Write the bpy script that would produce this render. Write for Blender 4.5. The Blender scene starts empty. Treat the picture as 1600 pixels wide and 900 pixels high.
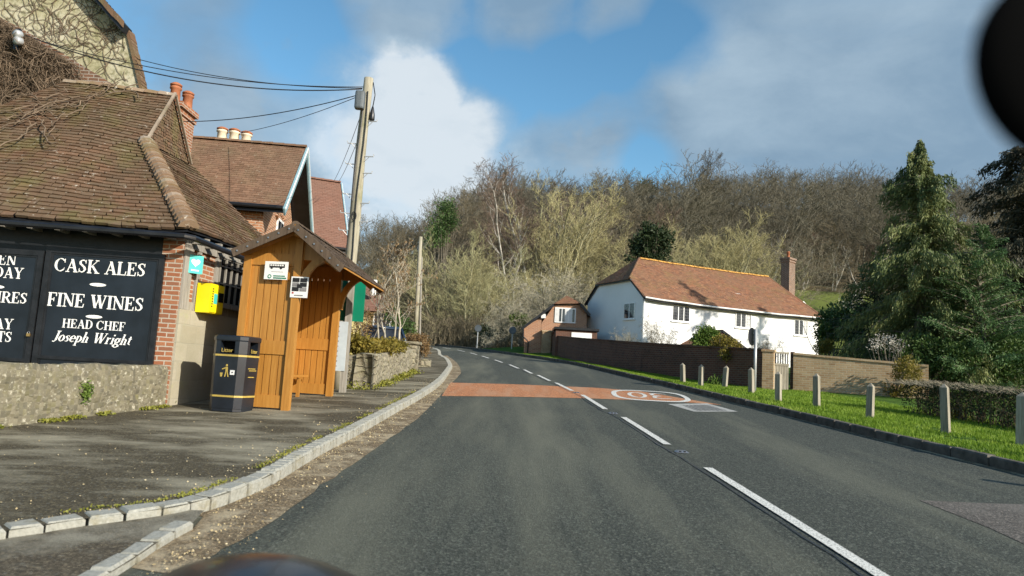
import bpy, math, random
import numpy as np
from mathutils import Vector, Matrix, noise

random.seed(7)
RNG = np.random.default_rng(7)
scene = bpy.context.scene
COL = scene.collection
PI = math.pi

# ------------------------------------------------------------------ camera
F, CX, CY = 1155.0, 800.0, 450.0          # focal length in pixels of the 1600 px wide photograph
PITCH, ROLL, EYE = math.atan(0.12), 0.058, 1.55
CAM = Vector((0, 0, EYE))
_f = Vector((0, math.cos(PITCH), math.sin(PITCH)))
_u0 = Vector((0, -math.sin(PITCH), math.cos(PITCH)))
_r0 = Vector((1, 0, 0))
_R = _r0 * math.cos(ROLL) + _u0 * math.sin(ROLL)
_U = -_r0 * math.sin(ROLL) + _u0 * math.cos(ROLL)
cam_data = bpy.data.cameras.new('camera')
cam = bpy.data.objects.new('camera', cam_data)
COL.objects.link(cam)
m = Matrix.Identity(4)
for i in range(3):
    m[i][0], m[i][1], m[i][2] = _R[i], _U[i], -_f[i]
    m[i][3] = CAM[i]
cam.matrix_world = m
cam_data.sensor_width = 36.0
cam_data.lens = 36.0 * F / 1600.0
cam_data.clip_start = 0.05
cam_data.clip_end = 3000
cam_data.dof.use_dof = True
cam_data.dof.focus_distance = 22.0
cam_data.dof.aperture_fstop = 2.7
scene.camera = cam

# ------------------------------------------------------------------ light
SUN_EL = math.radians(24.5)
SUN_H = Vector((0.76, -0.65, 0)).normalized()       # horizontal direction towards the sun
SUN_DIR = Vector((SUN_H.x * math.cos(SUN_EL), SUN_H.y * math.cos(SUN_EL), math.sin(SUN_EL)))
sd = bpy.data.lights.new('sun', 'SUN')
sd.energy = 5.0
sd.angle = math.radians(0.5)
sd.color = (1.0, 0.925, 0.80)
sun = bpy.data.objects.new('sun', sd)
COL.objects.link(sun)
sun.rotation_euler = (-SUN_DIR).to_track_quat('-Z', 'Y').to_euler()
sun.location = (20, -20, 40)

scene.view_settings.view_transform = 'Standard'
scene.view_settings.look = 'None'
scene.view_settings.exposure = 0.45
scene.view_settings.gamma = 1.0
scene.view_settings.use_curve_mapping = False
scene.render.engine = 'CYCLES'
try:
    scene.cycles.use_denoising = True
    scene.cycles.max_bounces = 6
    scene.cycles.diffuse_bounces = 3
    scene.cycles.glossy_bounces = 3
    scene.cycles.transparent_max_bounces = 8
    scene.cycles.caustics_reflective = False
    scene.cycles.caustics_refractive = False
except Exception:
    pass


def ray(px, py):
    return _f + _R * ((px - CX) / F) + _U * ((CY - py) / F)


def W(px, py, y):
    """World point seen at photo pixel (px, py) when it stands y metres ahead."""
    d = ray(px, py)
    return CAM + d * (y / d.y)


_n = ray(0, 479).cross(ray(1600, 551))
GA, GB = -_n.y / _n.z, -_n.x / _n.z           # the road climbs gently: z = GA*y + GB*x


def gz(x, y):
    return GA * y + GB * x


def G(px, py, e=0.0):
    """Point of the sloping ground (raised by e) seen at photo pixel (px, py)."""
    d = ray(px, py)
    t = (e - EYE) / (d.z - GA * d.y - GB * d.x)
    return CAM + d * t


def sstep(a, b, x):
    t = min(1, max(0, (x - a) / (b - a)))
    return t * t * (3 - 2 * t)


def terr(x, y):
    """Height of the open ground: the slope of the road, and the hill that rises behind the houses."""
    z = gz(x, min(y, 75)) - 0.05
    s = max(0.0, y - 66 - 0.1 * max(0, x))
    k = 0.45 + 0.55 * sstep(-60, 25, x)
    hill = 0.26 * s + 0.0006 * s * s if s < 150 else 0.26 * 150 + 13.5 + 0.05 * (s - 150)
    z += k * hill
    if s > 0:
        z += 0.8 * min(1, s / 20) * noise.noise(Vector((x * 0.03, y * 0.03, 3.1)))
    return z


# ------------------------------------------------------------------ world: sky and clouds
world = bpy.data.worlds.new('World')
scene.world = world
world.use_nodes = True
nt = world.node_tree
for n in list(nt.nodes):
    nt.nodes.remove(n)


def wn(t, **kw):
    n = nt.nodes.new(t)
    for k, v in kw.items():
        setattr(n, k, v)
    return n


def wmath(op, a, b=None, c=None, clamp=False):
    n = wn('ShaderNodeMath', operation=op)
    n.use_clamp = clamp
    for i, v in enumerate((a, b, c)):
        if v is None:
            continue
        if isinstance(v, (int, float)):
            n.inputs[i].default_value = v
        else:
            nt.links.new(v, n.inputs[i])
    return n.outputs[0]


wout = wn('ShaderNodeOutputWorld')
sky = wn('ShaderNodeTexSky', sky_type='NISHITA')
sky.sun_disc = False
sky.sun_elevation = SUN_EL
sky.sun_rotation = math.atan2(SUN_H.x, SUN_H.y)
sky.air_density = 1.0
sky.dust_density = 0.6
sky.ozone_density = 1.6
bg_sky = wn('ShaderNodeBackground')
bg_sky.inputs['Strength'].default_value = 0.13
hsv = wn('ShaderNodeHueSaturation')
hsv.inputs['Saturation'].default_value = 1.22
hsv.inputs['Hue'].default_value = 0.488
nt.links.new(sky.outputs[0], hsv.inputs['Color'])
nt.links.new(hsv.outputs[0], bg_sky.inputs[0])
tc = wn('ShaderNodeTexCoord')
DIR = tc.outputs['Generated']
sep = wn('ShaderNodeSeparateXYZ')
nt.links.new(DIR, sep.inputs[0])
den = wmath('ADD', wmath('MAXIMUM', sep.outputs[2], 0.0), 0.22)
comb = wn('ShaderNodeCombineXYZ')
nt.links.new(wmath('DIVIDE', sep.outputs[0], den), comb.inputs[0])
nt.links.new(wmath('DIVIDE', sep.outputs[1], den), comb.inputs[1])


def wnoise(scale, detail, rough, off=(0, 0, 0), src=None, dist=0.0):
    mp = wn('ShaderNodeMapping')
    mp.inputs['Location'].default_value = off
    nt.links.new(src or comb.outputs[0], mp.inputs[0])
    n = wn('ShaderNodeTexNoise')
    n.inputs['Scale'].default_value = scale
    n.inputs['Detail'].default_value = detail
    n.inputs['Roughness'].default_value = rough
    n.inputs['Distortion'].default_value = dist
    nt.links.new(mp.outputs[0], n.inputs['Vector'])
    return n.outputs[0]


warp_fine = wnoise(7.0, 6, 0.62, (4, 2, 1), DIR)
warp_big = wnoise(2.2, 4, 0.55, (1.3, 7.7, 2), DIR)


def blob(px, py, r0, r1, amount=0.09):
    """1 inside a bank of cloud round the direction of (px, py), fading between r1 and r0 pixels, edges broken by noise."""
    d = ray(px, py).normalized()
    v = wn('ShaderNodeVectorMath', operation='DISTANCE')
    nt.links.new(DIR, v.inputs[0])
    v.inputs[1].default_value = d
    dist = v.outputs['Value']
    dist = wmath('ADD', dist, wmath('MULTIPLY', wmath('SUBTRACT', warp_fine, 0.5), amount * 2.6))
    dist = wmath('ADD', dist, wmath('MULTIPLY', wmath('SUBTRACT', warp_big, 0.5), amount * 2.0))
    mr = wn('ShaderNodeMapRange', interpolation_type='SMOOTHSTEP')
    nt.links.new(dist, mr.inputs[0])
    mr.inputs[1].default_value = r1 / F
    mr.inputs[2].default_value = r0 / F
    mr.inputs[3].default_value = 0.0
    mr.inputs[4].default_value = 1.0
    return mr.outputs[0]


def wmax(*a):
    r = a[0]
    for b in a[1:]:
        r = wmath('MAXIMUM', r, b)
    return r


n1 = wnoise(0.9, 7, 0.58, (3.0, 1.0, 0), dist=0.4)
n2 = wnoise(2.4, 7, 0.6, (8.0, 3.0, 0), dist=0.3)
cum = wmax(blob(650, 175, 55, 105, 0.035), blob(735, 205, 25, 85, 0.03), blob(600, 245, 60, 170, 0.05), blob(690, 285, 60, 165, 0.05))
grey = wmax(blob(1400, 130, 190, 400, 0.05), blob(640, -25, 60, 135, 0.05), blob(820, -15, 50, 120, 0.05), blob(950, 5, 20, 90, 0.05), blob(1130, 175, 70, 175, 0.05), blob(950, 215, 10, 95, 0.05), blob(1560, 330, 100, 330), blob(450, 260, 60, 230, 0.06), blob(620, 350, 90, 240, 0.06), blob(400, 310, 80, 250, 0.06))
thin = wmath('MULTIPLY', wmax(blob(320, 60, 30, 150, 0.10), blob(870, 270, 30, 170, 0.08)), 0.55)
gap = wmax(blob(730, 105, 15, 60, 0.03), blob(805, 130, 25, 80, 0.035), blob(880, 118, 35, 85, 0.035), blob(970, 92, 20, 80, 0.04), blob(1050, 65, 10, 80, 0.04), blob(1010, 248, 20, 75, 0.04), blob(455, 60, 30, 105, 0.05))
base = wn('ShaderNodeMapRange', interpolation_type='SMOOTHSTEP')
nt.links.new(n1, base.inputs[0])
base.inputs[1].default_value = 0.46
base.inputs[2].default_value = 0.66
mask = wmath('ADD', wmath('MULTIPLY', base.outputs[0], 0.35), wmath('MULTIPLY', grey, 0.85))
mask = wmath('ADD', mask, thin)
mask = wmath('SUBTRACT', mask, wmath('MULTIPLY', gap, 0.8), clamp=True)
mask = wmath('MAXIMUM', mask, cum, clamp=True)
mask = wmath('MULTIPLY', mask, 0.96)
bright = wmath('MULTIPLY', cum, wmath('ADD', 0.40, wmath('MULTIPLY', n2, 0.85)))
lit = wmax(blob(450, 250, 40, 190, 0.07), blob(600, 330, 60, 230, 0.06), blob(390, 290, 40, 200, 0.07), blob(1120, 130, 20, 150, 0.08), blob(1330, 40, 20, 210, 0.09), blob(940, 290, 20, 150, 0.07), blob(700, 20, 10, 160, 0.08))
bright = wmath('ADD', bright, wmath('MULTIPLY', lit, 0.24))
bright = wmath('ADD', bright, wmath('MULTIPLY', wmath('SUBTRACT', n2, 0.42), 0.9), clamp=True)
cr = wn('ShaderNodeValToRGB')
n3 = wnoise(5.5, 8, 0.62, (2.0, 6.0, 0), dist=0.5)
bright = wmath('ADD', bright, wmath('MULTIPLY', wmath('SUBTRACT', n3, 0.5), 0.35), clamp=True)
nt.links.new(bright, cr.inputs[0])
cr.color_ramp.elements[0].color = (0.175, 0.262, 0.355, 1)
cr.color_ramp.elements[1].color = (0.53, 0.585, 0.63, 1)
e = cr.color_ramp.elements.new(0.5)
e.color = (0.295, 0.39, 0.475, 1)
bg_cl = wn('ShaderNodeBackground')
bg_cl.inputs['Strength'].default_value = 1.0
nt.links.new(cr.outputs[0], bg_cl.inputs[0])
mix = wn('ShaderNodeMixShader')
nt.links.new(mask, mix.inputs[0])
nt.links.new(bg_sky.outputs[0], mix.inputs[1])
nt.links.new(bg_cl.outputs[0], mix.inputs[2])
nt.links.new(mix.outputs[0], wout.inputs[0])


# ------------------------------------------------------------------ materials
class NT:
    def __init__(self, name, rough=0.7, spec=0.4, metal=0.0):
        self.m = bpy.data.materials.new(name)
        self.m.use_nodes = True
        self.t = self.m.node_tree
        self.b = self.t.nodes['Principled BSDF']
        self.b.inputs['Roughness'].default_value = rough
        self.b.inputs['Specular IOR Level'].default_value = spec
        self.b.inputs['Metallic'].default_value = metal
        self.o = self.t.nodes['Material Output']
        self._tc = None

    def n(self, t, **kw):
        n = self.t.nodes.new(t)
        for k, v in kw.items():
            setattr(n, k, v)
        return n

    def l(self, a, b):
        self.t.links.new(a, b)

    def coord(self, kind='Object'):
        if kind == 'rnd':
            u = self.n('ShaderNodeUVMap')
            u.uv_map = 'rnd'
            s = self.n('ShaderNodeSeparateXYZ')
            self.l(u.outputs[0], s.inputs[0])
            return s.outputs[0]
        if self._tc is None:
            self._tc = self.n('ShaderNodeTexCoord')
        return self._tc.outputs[kind]

    def noise(self, scale, detail=5, rough=0.6, coord='Object', stretch=None, dist=0.0):
        n = self.n('ShaderNodeTexNoise')
        n.inputs['Scale'].default_value = scale
        n.inputs['Detail'].default_value = detail
        n.inputs['Roughness'].default_value = rough
        n.inputs['Distortion'].default_value = dist
        c = self.coord(coord)
        if stretch:
            mp = self.n('ShaderNodeMapping')
            mp.inputs['Scale'].default_value = stretch
            self.l(c, mp.inputs[0])
            c = mp.outputs[0]
        self.l(c, n.inputs['Vector'])
        return n.outputs[0]

    def ramp(self, fac, stops):
        r = self.n('ShaderNodeValToRGB')
        els = r.color_ramp.elements
        while len(els) < len(stops):
            els.new(0.5)
        for e, (p, c) in zip(els, stops):
            e.position = p
            e.color = (*c, 1) if not isinstance(c, (int, float)) else (c, c, c, 1)
        self.l(fac, r.inputs[0])
        return r.outputs[0]

    def mixc(self, fac, a, b, blend='MIX'):
        n = self.n('ShaderNodeMix', data_type='RGBA', blend_type=blend)
        for s, v in ((n.inputs['Factor'], fac), (n.inputs[6], a), (n.inputs[7], b)):
            if isinstance(v, (int, float)):
                s.default_value = v
            elif isinstance(v, tuple):
                s.default_value = (*v, 1)
            else:
                self.l(v, s)
        return n.outputs[2]

    def math(self, op, a, b=0.0, clamp=False):
        n = self.n('ShaderNodeMath', operation=op)
        n.use_clamp = clamp
        for i, v in enumerate((a, b)):
            if isinstance(v, (int, float)):
                n.inputs[i].default_value = v
            else:
                self.l(v, n.inputs[i])
        return n.outputs[0]

    def color(self, c):
        if isinstance(c, tuple):
            self.b.inputs['Base Color'].default_value = (*c, 1)
        else:
            self.l(c, self.b.inputs['Base Color'])
        return self

    def bump(self, h, strength=0.4, dist=0.01):
        b = self.n('ShaderNodeBump')
        b.inputs['Strength'].default_value = strength
        b.inputs['Distance'].default_value = dist
        self.l(h, b.inputs['Height'])
        self.l(b.outputs[0], self.b.inputs['Normal'])
        return self

    def roughness(self, s):
        self.l(s, self.b.inputs['Roughness'])
        return self


def plain(name, c, rough=0.6, spec=0.4, var=0.2, scale=6.0, metal=0.0, bump=0.0, coord='Object'):
    k = NT(name, rough, spec, metal)
    ns = k.noise(scale, coord=coord)
    lo = tuple(v * (1 - var) for v in c)
    hi = tuple(min(1, v * (1 + var)) for v in c)
    k.color(k.ramp(ns, [(0.3, lo), (0.7, hi)]))
    if bump:
        k.bump(k.noise(scale * 6, coord=coord), bump)
    return k.m


def brick(name, cols, mortar, bw=0.225, bh=0.075, ms=0.011, dirt=(0.05, 0.045, 0.03), dirt_amt=0.35, lichen=None, bump=0.5):
    k = NT(name, 0.9, 0.2)
    uv = k.coord('UV')
    bt = k.n('ShaderNodeTexBrick')
    bt.inputs['Scale'].default_value = 1.0
    bt.inputs['Brick Width'].default_value = bw
    bt.inputs['Row Height'].default_value = bh
    bt.inputs['Mortar Size'].default_value = ms
    bt.inputs['Mortar Smooth'].default_value = 0.3
    bt.inputs['Bias'].default_value = 0.0
    bt.inputs['Color1'].default_value = (0, 0, 0, 1)
    bt.inputs['Color2'].default_value = (1, 1, 1, 1)
    bt.inputs['Mortar'].default_value = (0.5, 0.5, 0.5, 1)
    # wobble so that courses are not ruled lines
    wob = k.n('ShaderNodeTexNoise')
    wob.inputs['Scale'].default_value = 2.5
    k.l(uv, wob.inputs['Vector'])
    add = k.n('ShaderNodeVectorMath', operation='MULTIPLY_ADD')
    k.l(wob.outputs['Color'], add.inputs[0])
    add.inputs[1].default_value = (0.03, 0.03, 0)
    k.l(uv, add.inputs[2])
    k.l(add.outputs[0], bt.inputs['Vector'])
    n = len(cols)
    c = k.ramp(bt.outputs['Color'], [(i / max(1, n - 1), cc) for i, cc in enumerate(cols)])
    c = k.mixc(k.math('MULTIPLY', k.noise(28, coord='UV'), 0.55), c, tuple(v * 0.55 for v in cols[0]))
    c = k.mixc(bt.outputs['Fac'], c, mortar)
    d = k.ramp(k.noise(0.9, 6, 0.65, coord='UV'), [(0.45, 0.0), (0.72, 1.0)])
    c = k.mixc(k.math('MULTIPLY', d, dirt_amt), c, dirt)
    if lichen:
        d2 = k.ramp(k.noise(3.3, 8, 0.7, coord='UV'), [(0.56, 0.0), (0.66, 1.0)])
        c = k.mixc(k.math('MULTIPLY', d2, 0.5), c, lichen)
    k.color(c)
    h = k.math('SUBTRACT', k.math('MULTIPLY', k.noise(40, coord='UV'), 0.3), bt.outputs['Fac'])
    k.bump(h, bump, 0.012)
    return k.m


def rubble(name, cols, mortar, scale=5.0, sx=0.6, lichen=(0.42, 0.42, 0.25), moss=(0.16, 0.18, 0.03), moss_amt=0.4, bump=0.9, edge=0.06):
    k = NT(name, 0.95, 0.15)
    uv = k.coord('UV')
    mp = k.n('ShaderNodeMapping')
    mp.inputs['Scale'].default_value = (scale * sx, scale, 1)
    wob = k.n('ShaderNodeTexNoise')
    wob.inputs['Scale'].default_value = 6
    k.l(uv, wob.inputs['Vector'])
    add = k.n('ShaderNodeVectorMath', operation='MULTIPLY_ADD')
    k.l(wob.outputs['Color'], add.inputs[0])
    add.inputs[1].default_value = (0.09, 0.09, 0)
    k.l(uv, add.inputs[2])
    k.l(add.outputs[0], mp.inputs[0])
    v1 = k.n('ShaderNodeTexVoronoi', voronoi_dimensions='2D')
    v2 = k.n('ShaderNodeTexVoronoi', voronoi_dimensions='2D', feature='DISTANCE_TO_EDGE')
    for v in (v1, v2):
        v.inputs['Scale'].default_value = 1.0
        v.inputs['Randomness'].default_value = 0.85
        k.l(mp.outputs[0], v.inputs['Vector'])
    s = k.n('ShaderNodeSeparateColor')
    k.l(v1.outputs['Color'], s.inputs[0])
    n = len(cols)
    c = k.ramp(s.outputs[0], [(i / max(1, n - 1), cc) for i, cc in enumerate(cols)])
    fine = k.noise(30, 6, 0.7, coord='UV')
    c = k.mixc(k.math('MULTIPLY', fine, 0.75), c, tuple(v * 0.45 for v in cols[0]))
    ed = k.ramp(v2.outputs['Distance'], [(0.0, 1.0), (edge, 1.0), (edge + 0.05, 0.0)])
    c = k.mixc(ed, c, mortar)
    li = k.ramp(k.noise(9, 8, 0.75, coord='UV'), [(0.55, 0.0), (0.64, 1.0)])
    c = k.mixc(k.math('MULTIPLY', li, 0.7), c, lichen)
    mo = k.ramp(k.noise(1.6, 8, 0.7, coord='UV'), [(0.5, 0.0), (0.68, 1.0)])
    c = k.mixc(k.math('MULTIPLY', mo, moss_amt), c, moss)
    k.color(c)
    h = k.math('ADD', k.ramp(v2.outputs['Distance'], [(0.0, 0.0), (0.2, 1.0)]), k.math('MULTIPLY', fine, 0.7))
    k.bump(h, bump, 0.03)
    return k.m


def tile_mat(name, cols, patch, moss=None, moss_amt=0.4, lichen=None):
    k = NT(name, 0.9, 0.2)
    n = len(cols)
    c = k.ramp(k.coord('rnd'), [(i / max(1, n - 1), cc) for i, cc in enumerate(cols)])
    c = k.mixc(k.math('MULTIPLY', k.ramp(k.noise(0.8, 7, 0.65), [(0.42, 0.0), (0.66, 1.0)]), 0.65), c, patch)
    c = k.mixc(k.math('MULTIPLY', k.noise(22, 5, 0.7), 0.5), c, tuple(v * 0.5 for v in cols[0]))
    if moss:
        c = k.mixc(k.math('MULTIPLY', k.ramp(k.noise(1.3, 8, 0.7, stretch=(1, 1, 0.7)), [(0.5, 0.0), (0.66, 1.0)]), moss_amt), c, moss)
    if lichen:
        c = k.mixc(k.math('MULTIPLY', k.ramp(k.noise(9, 7, 0.75), [(0.60, 0.0), (0.66, 1.0)]), 0.7), c, lichen)
    k.color(c)
    k.bump(k.noise(45), 0.35, 0.008)
    return k.m


def wood(name, cols, rough=0.6, spec=0.3, stretch=(14, 14, 0.9), bump=0.25, dirt=None):
    k = NT(name, rough, spec)
    g = k.noise(2.2, 6, 0.65, stretch=stretch, dist=0.6)
    n = len(cols)
    c = k.ramp(g, [(0.28 + 0.44 * i / max(1, n - 1), cc) for i, cc in enumerate(cols)])
    r = k.ramp(k.coord('rnd'), [(0, 0.84), (1, 1.08)])
    c = k.mixc(1.0, c, r, 'MULTIPLY')
    if dirt:
        c = k.mixc(k.math('MULTIPLY', k.ramp(k.noise(2.0, 6), [(0.5, 0.0), (0.7, 1.0)]), 0.6), c, dirt)
    k.color(c)
    k.bump(g, bump, 0.006)
    return k.m


def leaf_mat(name, cols, scale=2.0, trans=0.25, rough=0.6):
    k = NT(name, rough, 0.3)
    c = k.ramp(k.math('ADD', k.math('MULTIPLY', k.noise(scale, 3, 0.6), 0.6), k.math('MULTIPLY', k.noise(23, 2), 0.4)),
               [(0.34 + 0.32 * i / max(1, len(cols) - 1), cc) for i, cc in enumerate(cols)])
    k.color(c)
    tr = k.n('ShaderNodeBsdfTranslucent')
    k.l(c, tr.inputs[0])
    mx = k.n('ShaderNodeMixShader')
    mx.inputs[0].default_value = trans
    k.l(k.b.outputs[0], mx.inputs[1])
    k.l(tr.outputs[0], mx.inputs[2])
    k.l(mx.outputs[0], k.o.inputs[0])
    return k.m


M = {}


def asphalt(name, base, light, patch, patch_amt, speck=0.5, rough=0.85, dirt_scale=0.35, stretch=None):
    k = NT(name, rough, 0.35)
    fine = k.noise(62, 6, 0.8)
    c = k.ramp(fine, [(0.36, tuple(v * 0.75 for v in base)), (0.5, base), (0.68, tuple(v * 1.25 for v in light))])
    vo = k.n('ShaderNodeTexVoronoi')
    vo.inputs['Scale'].default_value = 58
    k.l(k.coord('Object'), vo.inputs['Vector'])
    sc_ = k.n('ShaderNodeSeparateColor')
    k.l(vo.outputs['Color'], sc_.inputs[0])
    c = k.mixc(1.0, c, k.ramp(sc_.outputs[0], [(0.0, 0.55), (0.6, 0.95), (0.85, 1.35), (1.0, 1.9)]), 'MULTIPLY')
    sp = k.ramp(sc_.outputs[1], [(0.93, 0.0), (0.96, 1.0)])
    c = k.mixc(k.math('MULTIPLY', sp, speck * 0.6), c, (0.24, 0.235, 0.20))
    p = k.ramp(k.noise(dirt_scale, 7, 0.62, stretch=stretch), [(0.46, 0.0), (0.66, 1.0)])
    c = k.mixc(k.math('MULTIPLY', p, patch_amt), c, patch)
    k.color(c)
    k.bump(k.math('ADD', fine, k.math('MULTIPLY', vo.outputs['Distance'], 0.6)), 0.55, 0.012)
    return k


k = asphalt('road_asphalt', (0.048, 0.053, 0.042), (0.092, 0.099, 0.078), (0.145, 0.145, 0.105), 0.7, 0.5, stretch=(2.2, 0.25, 1))
M['road'] = k.m
k = asphalt('pavement_asphalt', (0.066, 0.054, 0.031), (0.115, 0.097, 0.058), (0.33, 0.30, 0.215), 0.85, 0.6, 0.9, 0.9, stretch=(0.7, 1.7, 1))
M['pavement'] = k.m
k = asphalt('apron_asphalt', (0.075, 0.06, 0.038), (0.14, 0.115, 0.075), (0.27, 0.25, 0.19), 0.85, 0.6, 0.9, 1.6)
M['apron'] = k.m
k = asphalt('gutter_dirt', (0.155, 0.112, 0.064), (0.30, 0.235, 0.14), (0.46, 0.38, 0.25), 0.8, 0.6, 0.95, 3.5)
M['gutter'] = k.m
k = asphalt('red_surface', (0.40, 0.165, 0.07), (0.56, 0.26, 0.125), (0.44, 0.25, 0.145), 0.75, 0.35, 0.85, 0.9, stretch=(3, 0.4, 1))
M['red'] = k.m
k = asphalt('reddish_patch', (0.095, 0.084, 0.072), (0.155, 0.14, 0.122), (0.17, 0.155, 0.135), 0.5, 0.4, 0.9, 1.0)
M['patch'] = k.m
k = NT('road_paint', 0.7, 0.3)
c = k.ramp(k.noise(60, 5, 0.75), [(0.40, (0.17, 0.17, 0.155)), (0.50, (0.72, 0.71, 0.65))])
k.color(c).bump(k.noise(70), 0.3)
M['paint'] = k.m
k = NT('granite', 0.85, 0.3)
c = k.ramp(k.noise(35, 6, 0.7), [(0.3, (0.22, 0.22, 0.19)), (0.7, (0.41, 0.405, 0.355))])
c = k.mixc(k.math('MULTIPLY', k.coord('rnd'), 0.35), c, (0.30, 0.29, 0.25))
c = k.mixc(k.math('MULTIPLY', k.ramp(k.noise(6, 6, 0.7), [(0.52, 0.0), (0.66, 1.0)]), 0.55), c, (0.21, 0.18, 0.10))
k.color(c).bump(k.noise(30), 0.6, 0.015)
M['granite'] = k.m
M['kerb_dark'] = plain('kerb_stone_dark', (0.10, 0.09, 0.075), 0.9, 0.2, 0.5, 5, bump=0.6)
k = NT('soil_grass', 0.95, 0.1)
k.color(k.ramp(k.noise(1.5, 7, 0.7), [(0.35, (0.045, 0.085, 0.012)), (0.6, (0.075, 0.14, 0.02)), (0.75, (0.13, 0.14, 0.04))]))
k.bump(k.noise(12), 0.8, 0.05)
M['turf'] = k.m
k = NT('hill_ground', 0.95, 0.1)
c = k.ramp(k.noise(0.35, 8, 0.7), [(0.35, (0.075, 0.058, 0.032)), (0.65, (0.13, 0.10, 0.055))])
k.color(c).bump(k.noise(3), 0.6, 0.1)
M['hill'] = k.m
k = NT('field_grass', 0.95, 0.1)
k.color(k.ramp(k.noise(0.6, 8, 0.65), [(0.3, (0.10, 0.125, 0.028)), (0.7, (0.15, 0.175, 0.042))]))
M['field'] = k.m
M['grass'] = leaf_mat('grass_blade', [(0.085, 0.16, 0.010), (0.165, 0.27, 0.018), (0.28, 0.36, 0.05)], 1.2, 0.3)

M['brick_pub'] = brick('brick_orange', [(0.30, 0.11, 0.055), (0.40, 0.17, 0.085), (0.27, 0.12, 0.07)], (0.42, 0.37, 0.30), dirt_amt=0.25)
M['brick_gable'] = brick('brick_old_brown', [(0.17, 0.085, 0.055), (0.25, 0.13, 0.08), (0.13, 0.075, 0.05)], (0.36, 0.32, 0.27), dirt_amt=0.4)
M['brick_house'] = brick('brick_house_orange', [(0.38, 0.16, 0.08), (0.48, 0.23, 0.12), (0.33, 0.15, 0.085)], (0.47, 0.39, 0.30), dirt_amt=0.15)
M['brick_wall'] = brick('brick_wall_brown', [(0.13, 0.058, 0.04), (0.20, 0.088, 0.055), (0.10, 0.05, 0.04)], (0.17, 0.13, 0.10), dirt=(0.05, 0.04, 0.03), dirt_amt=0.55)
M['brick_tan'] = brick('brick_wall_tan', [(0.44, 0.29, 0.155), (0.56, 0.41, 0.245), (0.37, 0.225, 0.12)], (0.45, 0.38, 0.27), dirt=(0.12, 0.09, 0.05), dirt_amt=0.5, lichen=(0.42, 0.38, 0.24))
M['rubble'] = rubble('stone_rubble', [(0.19, 0.17, 0.12), (0.28, 0.25, 0.175), (0.13, 0.12, 0.09), (0.235, 0.215, 0.15)], (0.19, 0.17, 0.12), 5.5, 0.55, lichen=(0.58, 0.55, 0.44), moss=(0.16, 0.145, 0.06), moss_amt=0.6, bump=0.5, edge=0.03)
M['garden_stone'] = rubble('garden_stone', [(0.32, 0.28, 0.20), (0.42, 0.38, 0.28), (0.24, 0.21, 0.15), (0.37, 0.34, 0.27)], (0.22, 0.20, 0.15), 6.0, 0.5, moss=(0.17, 0.15, 0.05), moss_amt=0.45)
M['plinth'] = brick('plinth_stone', [(0.42, 0.38, 0.285), (0.50, 0.46, 0.36), (0.37, 0.34, 0.26)], (0.36, 0.335, 0.26), 0.46, 0.30, 0.012, dirt=(0.24, 0.22, 0.13), dirt_amt=0.5, lichen=(0.36, 0.36, 0.20), bump=0.35)
k = NT('mossy_render', 0.95, 0.1)
c = k.ramp(k.noise(1.1, 8, 0.72), [(0.35, (0.52, 0.49, 0.38)), (0.55, (0.37, 0.345, 0.22)), (0.72, (0.22, 0.215, 0.10))])
c = k.mixc(k.math('MULTIPLY', k.ramp(k.noise(7, 8, 0.75), [(0.48, 0.0), (0.60, 1.0)]), 0.75), c, (0.15, 0.145, 0.07))
k.color(c).bump(k.noise(14), 0.5, 0.02)
M['render_pub'] = k.m
k = NT('white_render', 0.9, 0.2)
c = k.ramp(k.noise(0.7, 7, 0.6), [(0.35, (0.74, 0.74, 0.72)), (0.7, (0.82, 0.82, 0.80))])
k.color(c).bump(k.noise(9), 0.25, 0.01)
M['white_render'] = k.m
M['yellow_render'] = plain('yellow_render', (0.55, 0.47, 0.22), 0.9, 0.2, 0.15, 2)
M['tile_pub'] = tile_mat('tile_pub_old', [(0.135, 0.085, 0.052), (0.17, 0.10, 0.06), (0.16, 0.108, 0.068), (0.21, 0.118, 0.07), (0.155, 0.112, 0.072)], (0.13, 0.096, 0.06), (0.14, 0.135, 0.045), 0.5, (0.52, 0.48, 0.40))
M['ridge_pub'] = tile_mat('ridge_pub_old', [(0.22, 0.14, 0.09), (0.33, 0.22, 0.14), (0.4, 0.33, 0.26)], (0.17, 0.13, 0.085), (0.14, 0.14, 0.05), 0.5, (0.6, 0.57, 0.5))
M['tile_brown'] = tile_mat('tile_brown', [(0.165, 0.095, 0.06), (0.22, 0.13, 0.085), (0.26, 0.155, 0.10)], (0.17, 0.115, 0.075), (0.15, 0.13, 0.07), 0.3, (0.34, 0.29, 0.22))
M['tile_red'] = tile_mat('tile_red', [(0.215, 0.11, 0.078), (0.265, 0.14, 0.10), (0.24, 0.135, 0.10)], (0.21, 0.13, 0.095))
M['tile_orange'] = tile_mat('tile_orange', [(0.22, 0.098, 0.056), (0.32, 0.15, 0.082), (0.275, 0.14, 0.088), (0.16, 0.085, 0.058), (0.37, 0.195, 0.11)], (0.23, 0.145, 0.09), (0.20, 0.145, 0.06), 0.45, (0.45, 0.36, 0.22))
M['ridge_orange'] = plain('ridge_lichen', (0.50, 0.27, 0.07), 0.9, 0.2, 0.4, 5)
M['shingle'] = wood('dark_shingle', [(0.06, 0.043, 0.03), (0.10, 0.072, 0.05), (0.15, 0.11, 0.08)], 0.85, 0.2)
M['shelter'] = wood('orange_stained_timber', [(0.34, 0.15, 0.028), (0.41, 0.19, 0.038), (0.48, 0.24, 0.055)], 0.45, 0.4)
M['shelter_groove'] = plain('shadowed_groove_timber', (0.17, 0.075, 0.018), 0.8, 0.2, 0.3, 5)
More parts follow.
